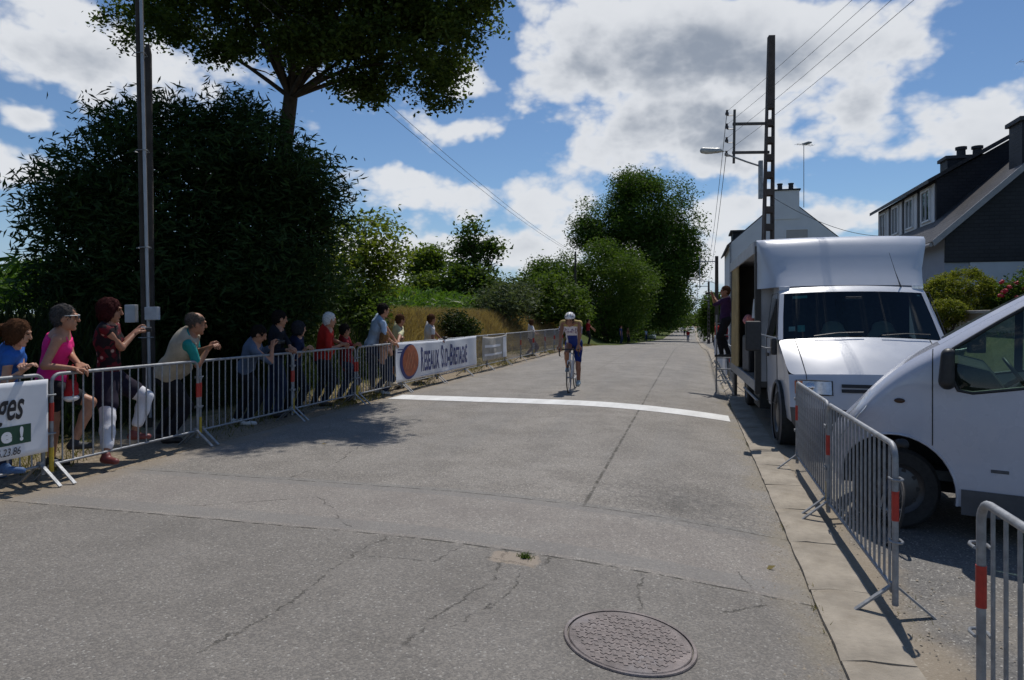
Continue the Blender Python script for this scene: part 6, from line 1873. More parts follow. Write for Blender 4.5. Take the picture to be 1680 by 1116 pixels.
pa = wh.matrix_basis @ Vector((Wh / 2 + 1.05, .4, z_a - .2)); aerial_thing(pa, 3.3, 'tall television aerial on the white house chimney', .7, R(20))

# dark slate house at the right
dh = empty('slate_house'); tag(dh, 'dark slate-clad house with a long dormer and two chimneys, at the right edge', 'house')
gp = P(1528, 404, 20.2); gs, gt = ST(gp.x, gp.y)
dh.location = (gp.x, gp.y, 1.40); dh.rotation_euler = (0, 0, -ROAD_A)
ze = gp.z - 1.40; hw_ = 5.0; pit = .92; za = ze + hw_ * pit; LEN = 10.5
ov = .35
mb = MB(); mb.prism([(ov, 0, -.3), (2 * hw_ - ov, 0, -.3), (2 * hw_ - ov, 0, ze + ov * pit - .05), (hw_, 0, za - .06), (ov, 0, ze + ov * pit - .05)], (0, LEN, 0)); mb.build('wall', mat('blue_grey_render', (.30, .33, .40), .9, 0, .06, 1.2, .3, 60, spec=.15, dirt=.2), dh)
zc = ze - .32
mb = MB(); mb.prism([(ov - .02 + .0, -.05, zc - .18), (2 * hw_ - ov, -.05, zc - .18), (2 * hw_ - ov, -.05, ze + ov * pit - .06), (hw_, -.05, za - .08), (ov, -.05, ze + ov * pit - .06)], (0, .045, 0)); mb.build('slate_cladding', SLATE, dh)
for g, x0 in ((1, 0), (-1, 2 * hw_)):
    mb = MB(); mb.prism([(x0, -.28, ze), (hw_, -.28, za), (hw_, -.28, za + .16), (x0 - g * .05, -.28, ze + .12)], (0, LEN + .4, 0)); rf = mb.build('roof', SLATE_R, dh)
    mb = MB(); mb.prism([(x0 - g * .02, -.33, ze - .03), (hw_, -.33, za - .03), (hw_, -.33, za + .18), (x0 - g * .06, -.33, ze + .14)], (0, .045, 0)); mb.build('verge_board', VERGE, rf)
    mb = MB(); mb.tube([(x0 - g * .08, -.25, ze + .02), (x0 - g * .08, LEN, ze + .02)], .06, 8); mb.build('gutter', VERGE, rf)
# long shed dormer on the road side
dx_w, y0, y1 = 1.05, 3.0, LEN - .1
zb, zt = ze + dx_w * pit + .05, ze + dx_w * pit + 1.55
mb = MB(); mb.prism([(dx_w, y0, zb - .3), (dx_w, y0, zt), (hw_ - .1, y0, za), (hw_ - .1, y0, za - 1.6)], (0, y1 - y0, 0)); dm = mb.build('dormer', SLATE, dh)
rs = (za + .22 - zt) / (hw_ - dx_w)
mb = MB(); mb.prism([(dx_w - .3, y0 - .2, zt - .3 * rs + .02), (hw_ + .05, y0 - .2, za + .22), (hw_ + .05, y0 - .2, za + .34), (dx_w - .3, y0 - .2, zt - .3 * rs + .15)], (0, y1 - y0 + .4, 0)); mb.build('dormer_roof', SLATE_R, dh)
n_w = 4
seg = (y1 - y0) / n_w
for k in range(n_w):
    a, b_ = y0 + seg * k + .12, y0 + seg * (k + 1) - .35
    mb = MB(); mb.box((dx_w - .03, a, zb - .05), (dx_w - .002, b_ + .1, zt - .12)); mb.build('white_panel', RENDER_W, dm)
    window(dh, (dx_w - .035, (a + b_) / 2 + .1, (zb + zt) / 2 - .02), (0, 1, 0), .8, 1.0, False, (-1, 0, 0))
# chimneys
def stack(x, y, z0, z1, lab):
    mb = MB(); mb.box((x - .42, y - .42, z0), (x + .42, y + .42, z1)); c = mb.build('chimney', SLATE, dh)
    mb = MB(); mb.box((x - .5, y - .5, z1), (x + .5, y + .5, z1 + .12)); mb.build('chimney_cap', mat('cap_dark', (.05, .05, .055), .7), c); return c
stack(2.75, .45, ze + 1.8, ze + 3.55, '')
c = None
mb = MB(); mb.box((hw_ - 2.35, 7.0, za - 3.2), (hw_ - .2, 7.8, za - .62)); c = mb.build('chimney', SLATE, dh)
mb = MB(); mb.box((hw_ - 2.43, 6.92, za - .62), (hw_ - .12, 7.88, za - .50)); mb.build('chimney_cap', mat('cap_dark', (.05, .05, .055), .7), c)
for x in (-1.75, -1.2):
    mb = MB(); mb.lathe([(.16, 0), (.15, .3), (.2, .32), (.2, .42), (0, .44)], 14, Matrix.Translation((hw_ + x, 7.4, za - .52))); mb.build('chimney_pot', mat('pot_dark', (.03, .03, .035), .7), c, smooth=40)
pa = dh.matrix_basis @ Vector((hw_ - .3, 4.6, za + .3)); aerial_thing(pa, 1.9, 'television aerial on the ridge of the slate house', .9, R(-10))
# ground-floor front: garage door, glazed porch
mb = MB(); mb.box((1.0, -.035, .15), (3.1, -.004, 2.0)); mb.build('garage_door', mat('garage_white', (.46, .49, .55), .6, 0, .05, 3), dh)
window(dh, (3.75, -.012, 1.35), (1, 0, 0), .55, 1.3, False, (0, -1, 0))
mb = MB(); mb.box((4.3, -.06, 0), (7.2, -.012, 2.1)); mb.build('porch_panel', mat('cream_panel', (.62, .59, .48), .7, 0, .06, 3), dh)
mb = MB(); mb.prism([(3.2, -1.0, ze - .4), (9.8, -1.0, ze - .4), (9.8, 0, ze + .45), (3.2, 0, ze + .45)], (0, -.08, .06)); mb.build('porch_roof', SLATE_R, dh)
mb = MB(); mb.box((3.2, -1.02, ze - .52), (9.8, -.94, ze - .36)); mb.build('porch_fascia', VERGE, dh)

# low garden wall along the raised lawn
STONE = mat('garden_wall_stone', (.36, .32, .27), .9, 0, .2, 3, .5, 30, dirt=.4)
gw = empty('garden_wall', g3(13.5, 6.1)); gw.location.z = 0; tag(gw, 'low pale garden wall with a coping along the raised lawn', 'garden wall')
gw.rotation_euler = (0, 0, RZ_U)
mb = MB(); mb.box((0, -.12, .9), (7.5, .12, 1.72)); mb.build('wall', STONE, gw)
mb = MB(); mb.box((0, -.17, 0), (.62, .17, .07)); cop = mb.mesh('coping_stone'); bevel_mesh(cop, .012); cop.materials.append(mat('coping_concrete', (.45, .42, .37), .85, 0, .12, 5, .3, 40))
for k in range(12): obj('coping_stone', cop, None, gw, (k * .628, 0, 1.722), (0, 0, random.uniform(-.006, .006)))

# ------------------------------------------------------------------ poles and overhead lines
CONC_D = mat('dark_old_concrete', (.085, .066, .058), .9, 0, .22, 3, .4, 40, dirt=.4, dirtcol=(.06, .05, .045))
WOOD_D = mat('tarred_wood', (.045, .036, .029), .85, 0, .3, 3, .5, 30)
def ladder_pole(loc, h, w0, w1, label, name='concrete_pole', n=15, h0=.5, hole_top=.80):
    """tapered concrete post with a row of openings"""
    root = empty(name, loc, -ROAD_A + R(8)); tag(root, label, 'utility pole', 'concrete poles of the power line')
    mb = MB(); wd = lambda z: w0 + (w1 - w0) * z / h
    zs = np.linspace(h0, h * hole_top, n + 1)
    def slab(z0, z1, x0f, x1f):
        vs = []
        for z in (z0, z1):
            a, b = x0f * wd(z), x1f * wd(z); d = wd(z) * .55
            vs += [(a, -d, z), (b, -d, z), (b, d, z), (a, d, z)]
        mb.add(vs, ((0, 3, 2, 1), (4, 5, 6, 7), (0, 1, 5, 4), (1, 2, 6, 5), (2, 3, 7, 6), (3, 0, 4, 7)))
    slab(-.3, h0, -.5, .5); slab(h * hole_top, h, -.5, .5)
    slab(h0, h * hole_top, -.5, -.32); slab(h0, h * hole_top, .32, .5)
    for k in range(n + 1):
        z = zs[k]; slab(max(h0 - .02, z - .085), min(z + .085, h * hole_top + .02), -.322, .322)
    mb.build('post', CONC_D, root)
    return root
pl = P(1256, 520, 19); pz = float(hxy(pl.x, pl.y))
pole = ladder_pole((pl.x, pl.y, pz), 9.45 - pz, .35, .17, 'dark concrete ladder pole rising behind the white truck')
pole.rotation_euler = (0, R(.9), -ROAD_A + R(8))
# insulator bracket
br = MB()
zt_, zb_ = 7.25, 6.45
for z in (zt_, zb_): br.box((-1.0, -.035, z - .035), (.0, .035, z + .035))
br.box((-.985, -.03, zb_ - .3), (-.925, .03, zt_ + .4)); br.build('bracket', mat('dark_bracket', (.10, .09, .085), .7, .2), pole)
ins_pts = []
for k in range(4):
    z = zb_ - .1 + k * .38
    mb = MB(); mb.tube([(-.95, 0, z), (-1.16, 0, z)], .012, 5); mb.lathe([(.0, .02), (.05, .02), (.05, .08), (.03, .10), (.035, .15), (0, .17)], 10, Matrix.Translation((-1.16, 0, z))); mb.build('insulator', mat('insulator_brown', (.05, .035, .03), .3), pole, smooth=40)
    ins_pts.append(Vector((-1.16, 0, z + .12)))
bpy.context.view_layer.update()
# street lamp on the pole
def street_lamp(p, rz, label, arm=1.35):
    root = empty('street_lamp', p, rz); tag(root, label, 'street lamp', 'street lamps on the poles')
    mb = MB(); mb.tube([(0, 0, 0), (-.4, 0, .14), (-arm, 0, .36)], .025, 8); mb.build('arm', GALV, root, smooth=60)
    S_ = SDF((-arm - .85, -.16, .25), (-arm + .15, .16, .65), .02, .05); S_.cone((-arm + .02, 0, .36), (-arm - .2, 0, .42), .045, .10); S_.cone((-arm - .2, 0, .42), (-arm - .62, 0, .47), .11, .085); S_.cut_plane((-arm - .4, 0, .385), (.12, 0, -1))
    V, F = S_.arrays(); obj('lamp_head', np_mesh('lamp_head', V, F, True), mat('lamp_head_grey', (.42, .43, .42), .5, .2), root)
    mb = MB(); mb.box((-.05, -.06, -.9), (.05, .06, .15)); mb.build('clamp', GALV, root)
    return root
lp = pole.matrix_world @ Vector((-.24, -.05, 6.05)); street_lamp(lp, -ROAD_A + R(10), 'street lamp with a pale grey head on the dark concrete pole', .95)
# farther poles on the right pavement
for k, (s, lab) in enumerate(((62, 'second power-line pole far along the right pavement, dark and slender'), (93, 'third power-line pole far along the right pavement'), (128, 'farthest power-line pole on the right pavement'))):
    b = g3(s, 2.0); rt_ = ladder_pole((b.x, b.y, b.z), 8.2, .34, .2, lab, n=12) if k else None
    if k == 0:
        rt_ = empty('wooden_pole', b); tag(rt_, lab, 'utility pole', 'concrete poles of the power line')
        mb = MB(); mb.tube([(0, 0, -.2), (0, 0, 8.0)], [.19, .15], 10); mb.build('post', WOOD_D, rt_, smooth=50)
    mb = MB(); mb.box((-1.5, -.04, 7.5), (0, .04, 7.58)); mb.box((-1.5, -.04, 5.2), (-1.44, .04, 8.0)); mb.build('bracket', GALV, rt_)
    street_lamp(b + Vector((0, 0, 5.6)), -ROAD_A, ['street lamp on the second right-hand pole', 'street lamp on the third right-hand pole', 'street lamp on the farthest right-hand pole'][k], 1.6)
# left pole pair
lb = Q(247, 590, -7.55); lb.z = float(hxy(lb.x, lb.y))
lp1 = empty('telegraph_pole', lb); tag(lp1, 'tall dark wooden pole with a pale conduit strapped to it, behind the spectators', 'utility pole')
lp1.rotation_euler = (0, R(-1.3), 0)
mb = MB(); mb.tube([(-.07, .06, -.2), (-.05, .06, 9.5)], [.062, .05], 12); mb.build('post', WOOD_D, lp1, smooth=50)
mb = MB(); mb.tube([(0, .0, .15), (0, .0, 9.3)], .022, 10); mb.build('conduit', mat('galv_conduit', (.36, .37, .39), .45, .4, .1, 4), lp1, smooth=50)
mb = MB(); mb.box((.0, -.10, 1.55), (.17, .02, 1.74)); mb.build('meter_box', mat('meter_box_grey', (.42, .43, .45), .6), lp1, bevel=.012)
mb = MB(); mb.box((-.34, .0, 1.52), (-.19, .10, 1.78)); mb.build('meter_box', mat('meter_box_grey', (.42, .43, .45), .6), lp1, bevel=.012)
for z in (1.3, 2.6, 4.0, 5.4, 6.8):
    mb = MB(); mb.tube([(-.19, .08, z), (-.1, -.02, z), (.035, -.03, z), (.035, .03, z), (-.0, .14, z), (-.12, .18, z)], .007, 5, closed=True); mb.build('strap', GALV, lp1)
lb2 = Q(249, 590, -8.3); lb2.z = float(hxy(lb2.x, lb2.y))
lp2 = empty('stub_pole', lb2); tag(lp2, 'shorter dark wooden pole just right of the tall one', 'utility pole'); lp2.rotation_euler = (0, R(-.6), 0)
mb = MB(); mb.tube([(0, 0, -.2), (0, 0, 5.75), (0, 0, 5.9)], [.062, .055, .03], 12); mb.build('post', WOOD_D, lp2, smooth=50)
# slim pole before the ivy
tp = Q(944, 540, -9.3); b = Vector((tp.x, tp.y, float(hxy(tp.x, tp.y))))
p3 = empty('telegraph_pole', b); tag(p3, 'slim dark pole standing before the ivy-clad tree', 'utility pole')
mb = MB(); mb.tube([(0, 0, -.2), (0, 0, 6.9)], [.10, .075], 8); mb.build('post', WOOD_D, p3, smooth=50)

WIRE = mat('black_cable', (.03, .03, .034), .6)
def wire(a, b, sag, r, label, group, n=14):
    a, b = Vector(a), Vector(b)
    mb = MB(); mb.tube([a.lerp(b, i / n) - Vector((0, 0, sag * 4 * (i / n) * (1 - i / n))) for i in range(n + 1)], r, 4)
    o = mb.build('overhead_cable', WIRE, None, smooth=60); tag(o, label, 'cable', group); return o
GW = 'power-line cables on the right'
for k, ip in enumerate(ins_pts):
    a = pole.matrix_world @ ip
    e = a + Vector((-3.4 + .55 * k, -42, .5)); od = ('lowest', 'second lowest', 'second highest', 'highest')[k]
    wire(a, e, .9, .005, od + ' power cable running overhead from the concrete pole towards us', GW)
    if k in (1, 2): continue
    f = g3(62, 1.2) + Vector((-1.4 * 0, 0, 5.6 + .5 * k)); wire(a, f, .8, .009, od + ' power cable running from the concrete pole to the farther poles', GW)
a = pole.matrix_world @ Vector((.1, 0, 5.2)); wire(a, dh.matrix_basis @ Vector((.4, 5.2, ze + .9)), .35, .009, 'service cable from the concrete pole to the slate house', None)
for dz in (0, .28):
    wire((lb.x - .1, lb.y, lb.z + 7.6 + dz), b + Vector((0, 0, 6.7 + dz * .4)), .55, .009, ('upper' if dz else 'lower') + ' telephone cable from the left pole towards the far trees', 'telephone cables on the left')
# ------------------------------------------------------------------ trees, shrubs, grass
def leaves(pos, size, aspect=.5, upbias=.5, droop=None, seed=1, ddir=None):
    """one small folded blade per position: returns verts, quads, tint"""
    r = np.random.default_rng(seed); n = len(pos)
    if ddir is None:
        d = r.normal(size=(n, 3)); d[:, 2] *= .6
        if droop is not None: d[:, 2] -= droop
    else:
        d = ddir + r.normal(size=(n, 3)) * .35
    d /= np.linalg.norm(d, axis=1, keepdims=True) + 1e-9
    up = r.normal(size=(n, 3)); up[:, 2] += upbias * 2
    w = np.cross(d, up); w /= np.linalg.norm(w, axis=1, keepdims=True) + 1e-9
    nn = np.cross(w, d)
    L = size * r.uniform(.7, 1.3, n); Wd_ = L * aspect
    a = pos - d * (L * .5)[:, None]; c = pos + d * (L * .5)[:, None]
    b = pos + w * (Wd_ * .5)[:, None] + nn * (L * .09)[:, None] - d * (L * .06)[:, None]; e = pos - w * (Wd_ * .5)[:, None] + nn * (L * .09)[:, None] - d * (L * .06)[:, None]
    V = np.stack([a, b, c, e], 1).reshape(-1, 3)
    F = np.arange(4 * n).reshape(n, 4)
    tint = np.repeat(r.uniform(0, 1, n), 4)
    return V, F, tint

def leaf_obj(name, V, F, tint, m_, parent):
    me = np_mesh(name, V, F, False)
    at = me.attributes.new('tint', 'FLOAT', 'POINT'); at.data.foreach_set('value', tint.astype(np.float32))
    return obj(name, me, m_, parent)

def crown_points(lobes, per, spread, seed, gap=.0, shell=.45, wobk=1.0):
    """clump centres in the lobes, then points in the clumps"""
    r = np.random.default_rng(seed); C = []
    for cx, cy, cz, rx, ry, rz, ncl in lobes:
        d = r.normal(size=(ncl, 3)); d /= np.linalg.norm(d, axis=1, keepdims=True)
        rad = shell + (1 - shell) * r.uniform(0, 1, ncl) ** .6
        wob = 1 + wobk * (.16 * np.sin(d[:, 0] * 5 + seed) + .13 * np.sin(d[:, 1] * 7 + 2 * seed) + .12 * np.sin(d[:, 2] * 6 + seed * 3))
        C.append(np.stack([cx + d[:, 0] * rad * rx * wob, cy + d[:, 1] * rad * ry * wob, cz + d[:, 2] * rad * rz * wob], 1))
    C = np.concatenate(C)
    if gap:
        k = np.sin(C[:, 0] * 1.9 + seed) + np.sin(C[:, 1] * 2.3 - seed) + np.sin(C[:, 2] * 2.7 + 2 * seed)
        C = C[k > -3 + gap * 2]
    pts = (C[:, None, :] + r.normal(size=(len(C), per, 3)) * np.array((spread, spread, spread * .7))).reshape(-1, 3)
    return C, pts

def limbs(base, top_pts, r0, r1, seed, split=.45, wob=.25):
    """trunk from base, limbs to each target, as tapered tubes"""
    r = random.Random(seed); mb = MB(); base = Vector(base)
    cen = sum((Vector(p) for p in top_pts), Vector()) / len(top_pts)
    fork = base.lerp(cen, split)
    fork.x = base.x + (fork.x - base.x) * .6; fork.y = base.y + (fork.y - base.y) * .6
    n = 7
    mb.tube([base.lerp(fork, i / n) + Vector((r.uniform(-1, 1), r.uniform(-1, 1), 0)) * wob * .25 * (i > 0) for i in range(n + 1)], [r0 * (1.25 if i == 0 else 1 - .35 * i / n) for i in range(n + 1)], 10)
    for p in top_pts:
        p = Vector(p); k = 6; off = Vector((r.uniform(-1, 1), r.uniform(-1, 1), r.uniform(-.2, .8))) * wob
        ra = r1 * r.uniform(.7, 1.1)
        pts = [fork.lerp(p, i / k) + off * math.sin(math.pi * i / k) for i in range(k + 1)]
        mb.tube(pts, [ra * (1 - .85 * i / k) for i in range(k + 1)], 7)
        for q in range(3):
            a = pts[2 + q]; b_ = a + Vector((r.uniform(-1, 1), r.uniform(-1, 1), r.uniform(-.2, .9))) * (p - fork).length * .32
            mb.tube([a, a.lerp(b_, .5) + Vector((0, 0, .05)), b_], [ra * .4, ra * .25, ra * .06], 5)
    return mb

BARK = mat('oak_bark', (.075, .06, .047), .95, 0, .3, 4, .9, 22, spec=.1)
def tree(name, label, base, lobes, m_, leaf, per, spread, r0, seed, group=None, aspect=.5, gap=.25, upbias=.5, cat='tree', droop=None, nl=9, shell=.45, split=.45, trunk=True, limb=.55, wobk=1.0):
    base = Vector((base[0], base[1], float(hxy(base[0], base[1]))))
    root = empty(name, base); tag(root, label, cat, group)
    C, pts = crown_points(lobes, per, spread, seed, gap, shell, wobk)
    V, F, tint = leaves(pts - np.array(base), leaf, aspect, upbias, droop, seed)
    leaf_obj('crown' if cat == 'tree' else 'foliage', V, F, tint, m_, root)
    if trunk:
        r = random.Random(seed)
        tg = [Vector(C[i]) - base for i in [int(len(C) * (k + .5) / nl) for k in range(nl)]]
        mb = limbs((0, 0, -.1), tg, r0, r0 * limb, seed, split, .3 if r0 < .3 else .5)
        mb.build('trunk' if cat == 'tree' else 'stem', BARK, root, smooth=60)
    return root
def Lb(px, py, y, rx, ry, n, depth=None):
    c = P(px, py, y); a = rx * y / 1120; b_ = ry * y / 1120
    return (c.x, c.y, c.z, a, depth if depth else (a + b_) / 2, b_, n)

OAK = leaf_mat('oak_leaf', (.028, .050, .010), (.085, .115, .022), .36)
DARKLEAF = leaf_mat('dark_bamboo_leaf', (.013, .030, .010), (.048, .086, .026), .28)
MIDLEAF = leaf_mat('mid_green_leaf', (.050, .090, .014), (.15, .20, .038), .45)
HEDGE = leaf_mat('hedgerow_leaf', (.034, .068, .014), (.105, .155, .034), .42)
CHEST = leaf_mat('chestnut_leaf', (.030, .064, .012), (.085, .140, .030), .38)
IVY = leaf_mat('ivy_leaf', (.036, .074, .012), (.105, .16, .030), .38)
PALELEAF = leaf_mat('pale_willow_leaf', (.060, .085, .045), (.13, .16, .09), .3)
YELLEAF = leaf_mat('yellow_privet_leaf', (.085, .115, .014), (.30, .30, .05), .35)

# big oak reaching over the road: only its lower crown is in view
rr = random.Random(12)
OUT = [(190, 55), (235, -20), (300, -150), (560, -260), (800, -120), (805, 10), (750, 60), (745, 140), (700, 195), (640, 185), (605, 150), (555, 135), (520, 85), (480, 95), (440, 80), (380, 95), (300, 80), (255, 65)]
lob = []
while len(lob) < 150:
    px, py = rr.uniform(185, 805), rr.uniform(-200, 195)
    j = len(OUT) - 1; ins_ = False
    for i in range(len(OUT)):
        (xi, yi), (xj, yj) = OUT[i], OUT[j]
        if (yi > py) != (yj > py) and px < (xj - xi) * (py - yi) / (yj - yi) + xi: ins_ = not ins_
        j = i
    if not ins_: continue
    q = rr.uniform(26, 46)
    if py > 100: q *= .75
    lob.append(Lb(px, py, 15.3 + rr.uniform(-1.6, 1.8) - (px - 455) * .0022, q, q * .72, int(q * .42), q * .016))
tree('oak_tree', 'large oak behind the left barriers whose crown hangs over the road', P(452, 520, 16.2)[:2], lob, OAK, .11, 52, .17, .25, 11, gap=.0, aspect=.55, nl=18, split=.70, limb=.26, shell=.2)
# dense dark bamboo-like thicket
lob = [Lb(300, 330, 14, 220, 150, 330, 2.3), Lb(200, 420, 13.2, 128, 140, 220, 1.8), Lb(420, 320, 14.6, 112, 145, 200, 1.9), Lb(325, 235, 15, 120, 66, 90, 1.5), Lb(450, 470, 13.6, 110, 100, 170, 1.5), Lb(125, 340, 13.2, 70, 66, 60, 1.0), Lb(300, 480, 13, 200, 80, 170, 1.4), Lb(505, 330, 14.6, 42, 60, 34, .8), Lb(120, 480, 13, 46, 60, 34, 1.0), Lb(205, 215, 14, 40, 44, 20, .7), Lb(390, 200, 15.5, 50, 36, 22, .7), Lb(485, 400, 14.6, 66, 110, 80, .9)]
tree('bamboo_thicket', 'tall dark thicket of pointed leaves behind the spectators at left', P(300, 520, 14.6)[:2], lob, DARKLEAF, .20, 52, .27, .09, 21, cat='shrub', aspect=.2, gap=.1, upbias=.2, droop=.25, shell=.25, nl=18, split=.2)
# upright plume shoots breaking its outline
r = np.random.default_rng(5)
sh_pts, sh_dir = [], []
for k in range(150):
    a = r.uniform(0, math.pi); px = 312 + 232 * math.cos(a) * r.uniform(.86, 1.04); py = 380 - 200 * math.sin(a) * r.uniform(.86, 1.06)
    y = r.uniform(13.2, 15.0); p0 = np.array(P(px, py, y)); d = nrm((math.cos(a) * .9 + r.normal() * .25, r.normal() * .4, math.sin(a) * .8 + .35)); L = r.uniform(.35, .75)
    for q in range(16):
        f_ = q / 15; sh_pts.append(p0 + d * L * f_ - np.array((0, 0, .25 * f_ * f_ * L)) + r.normal(size=3) * .03); sh_dir.append(nrm(d + r.normal(size=3) * .55 + np.array((0, 0, -.25))))
V, F, tint = leaves(np.array(sh_pts) - np.array(bpy.data.objects['bamboo_thicket'].location), .17, .17, .2, None, 6, np.array(sh_dir))
leaf_obj('shoots', V, F, tint, DARKLEAF, bpy.data.objects['bamboo_thicket'])

# trees and hedges along the left side, near to far
GT_ = 'trees of the hedgerow on the left'
tree('walnut_tree', 'open-crowned walnut tree right of the dark thicket', P(590, 520, 23)[:2], [Lb(555, 430, 22, 80, 75, 75), Lb(610, 400, 23, 55, 50, 46), Lb(590, 460, 22.5, 75, 45, 46), Lb(510, 480, 21, 45, 65, 50), Lb(640, 420, 23.4, 22, 30, 9)], leaf_mat('walnut_leaf', (.070, .105, .016), (.20, .235, .045), .5), .17, 44, .28, .13, 31, GT_, gap=.45, aspect=.45)
tree('understorey_shrub', 'dark shrub filling the space beneath the walnut tree', P(560, 520, 21.5)[:2], [Lb(555, 510, 21.5, 75, 48, 100), Lb(500, 530, 20.5, 50, 45, 60), Lb(600, 530, 21, 40, 35, 36)], HEDGE, .14, 40, .26, .06, 32, None, cat='shrub', gap=.1)
tree('round_tree', 'small round-crowned tree on a thin trunk, left of the tall ragged tree', P(700, 520, 48)[:2], [Lb(700, 430, 48, 37, 25, 75), Lb(690, 440, 48, 25, 18, 26)], MIDLEAF, .30, 34, .38, .16, 33, GT_, gap=.25)
tree('ragged_tree', 'tall ragged tree with a gap between its tufts of leaves', P(780, 520, 44)[:2], [Lb(772, 385, 44, 20, 24, 26), Lb(790, 410, 44, 28, 20, 32), Lb(760, 408, 44, 20, 14, 16), Lb(775, 440, 44, 30, 16, 30), Lb(800, 400, 44, 16, 14, 10)], HEDGE, .28, 32, .34, .16, 34, GT_, gap=.5)
tree('hedge_bush', 'dark tall bush at the foot of the ragged tree', P(770, 520, 42)[:2], [Lb(768, 474, 42, 42, 38, 120), Lb(800, 485, 42, 30, 26, 50)], HEDGE, .30, 36, .36, .08, 35, None, cat='shrub', gap=.1)
tree('hedge_bush', 'mid-green bush left of the ragged tree', P(715, 520, 43)[:2], [Lb(712, 480, 43, 42, 28, 90), Lb(680, 488, 43, 22, 18, 30)], MIDLEAF, .30, 36, .36, .08, 36, None, cat='shrub', gap=.1)
tree('hedge_bush', 'low bush under the right edge of the walnut tree', P(630, 520, 45)[:2], [Lb(632, 482, 45, 20, 22, 46), Lb(655, 485, 46, 14, 15, 20)], HEDGE, .3, 34, .36, .08, 37, None, cat='shrub', gap=.1)
tree('willow_bush', 'pale grey-green willow bush before the hedgerow', P(830, 520, 37)[:2], [Lb(822, 500, 37, 45, 30, 100), Lb(850, 490, 38, 34, 30, 50)], PALELEAF, .26, 34, .34, .06, 38, None, cat='shrub', aspect=.28, gap=.2)
tree('hedge_bush', 'dark bush between the willow and the ivy-covered mass', P(880, 520, 46)[:2], [Lb(878, 492, 44, 42, 44, 130), Lb(920, 500, 47, 44, 42, 120), Lb(905, 470, 47, 30, 24, 40), Lb(945, 508, 49, 24, 36, 60)], HEDGE, .26, 36, .34, .08, 39, None, cat='shrub', gap=.1)
tree('ivy_tree', 'rounded ivy-covered tree in front of the big chestnut', P(995, 520, 70)[:2], [Lb(995, 460, 70, 64, 58, 260, 3.2), Lb(930, 455, 68, 40, 32, 90, 2), Lb(1030, 470, 74, 48, 60, 160, 3), Lb(990, 525, 70, 60, 40, 150, 2.4), Lb(895, 448, 66, 32, 20, 50, 1.6)], IVY, .26, 66, .52, .32, 40, GT_, gap=.05, shell=.6)
tree('chestnut_tree', 'very large broad-crowned chestnut on the left of the far road', g3(106, -8.6)[:2], [Lb(1060, 350, 104, 74, 60, 330, 6), Lb(1000, 375, 103, 60, 42, 160, 4), Lb(1098, 410, 105, 46, 60, 200, 4.5), Lb(1050, 420, 102, 80, 60, 280, 6), Lb(1122, 430, 106, 22, 36, 60, 2.5), Lb(1045, 312, 104, 36, 26, 80, 3), Lb(1080, 478, 104, 50, 50, 200, 4), Lb(960, 385, 103, 26, 26, 44, 2), Lb(1060, 510, 103, 50, 38, 150, 4)], CHEST, .40, 64, .80, .6, 41, GT_, gap=.12, nl=14)
for k_, (s_r, rr_, hh_, lab_) in enumerate(((142, 5.5, 13, 'first dark tree in line beyond the big chestnut'), (178, 6.5, 15, 'second dark tree in line beyond the big chestnut'), (225, 7.5, 17, 'third dark tree in line beyond the big chestnut'))):
    b_ = g3(s_r, -8.6); rr_ += 1.2; tree('roadside_tree', lab_, b_[:2], [(b_.x, b_.y, b_.z + hh_ * .62, rr_, rr_, hh_ * .38, 150), (b_.x + 1.5, b_.y, b_.z + hh_ * .35, rr_ * .9, rr_, hh_ * .25, 90), (b_.x - 3, b_.y + 3, b_.z + hh_ * .4, rr_, rr_, hh_ * .3, 80)], HEDGE, .55, 44, .9, .35, 60 + k_, GT_, gap=.08)
for k_, (s_r, t_r, lab_) in enumerate(((345, -16, 'distant tree closing the view left of the far cars'), (350, 9, 'distant tree closing the view right of the far cars'))):
    b_ = g3(s_r, t_r); tree('distant_tree', lab_, b_[:2], [(b_.x, b_.y, b_.z + 5.5, 7, 6, 4.5, 90), (b_.x + 5, b_.y, b_.z + 4, 5, 5, 3.5, 50)], HEDGE, 1.0, 34, 1.3, .3, 70 + k_, GT_, gap=.1)
for k_, (s_r, lab_) in enumerate(((84, 'roadside bush between the ivy-covered tree and the chestnut'), (122, 'roadside bush just beyond the chestnut trunk'))):
    b_ = g3(s_r, -8.6); tree('hedge_bush', lab_, b_[:2], [(b_.x, b_.y, b_.z + 1.7, 2.2, 5.5, 1.9, 110), (b_.x - 2, b_.y + 3, b_.z + 2.2, 3, 5, 2.2, 90)], HEDGE, .30, 40, .45, .08, 44 + k_ * 40, None, cat='shrub', gap=.05)
tree('box_bush', 'dark rounded box bush on the dry bank above the long banner', P(748, 540, 26)[:2], [Lb(748, 534, 26, 33, 20, 110), Lb(765, 540, 26, 22, 16, 40)], leaf_mat('box_leaf', (.014, .030, .008), (.05, .08, .02), .25), .10, 34, .13, .05, 45, None, cat='shrub', gap=.0)
tree('garden_tree', 'bright green tree hanging over the right pavement beyond the truck', P(1170, 520, 110)[:2], [Lb(1170, 512, 110, 18, 28, 110), Lb(1160, 530, 112, 12, 20, 50), Lb(1182, 500, 106, 10, 16, 30)], IVY, .42, 40, .6, .16, 46, None, gap=.12)
tree('far_hedge_tree', 'bushy tree at the left edge behind the maize', P(35, 520, 30)[:2], [Lb(45, 465, 30, 40, 28, 80), Lb(90, 480, 30, 30, 30, 40), Lb(10, 480, 30, 30, 22, 40)], HEDGE, .22, 34, .3, .12, 47, GT_, gap=.15)

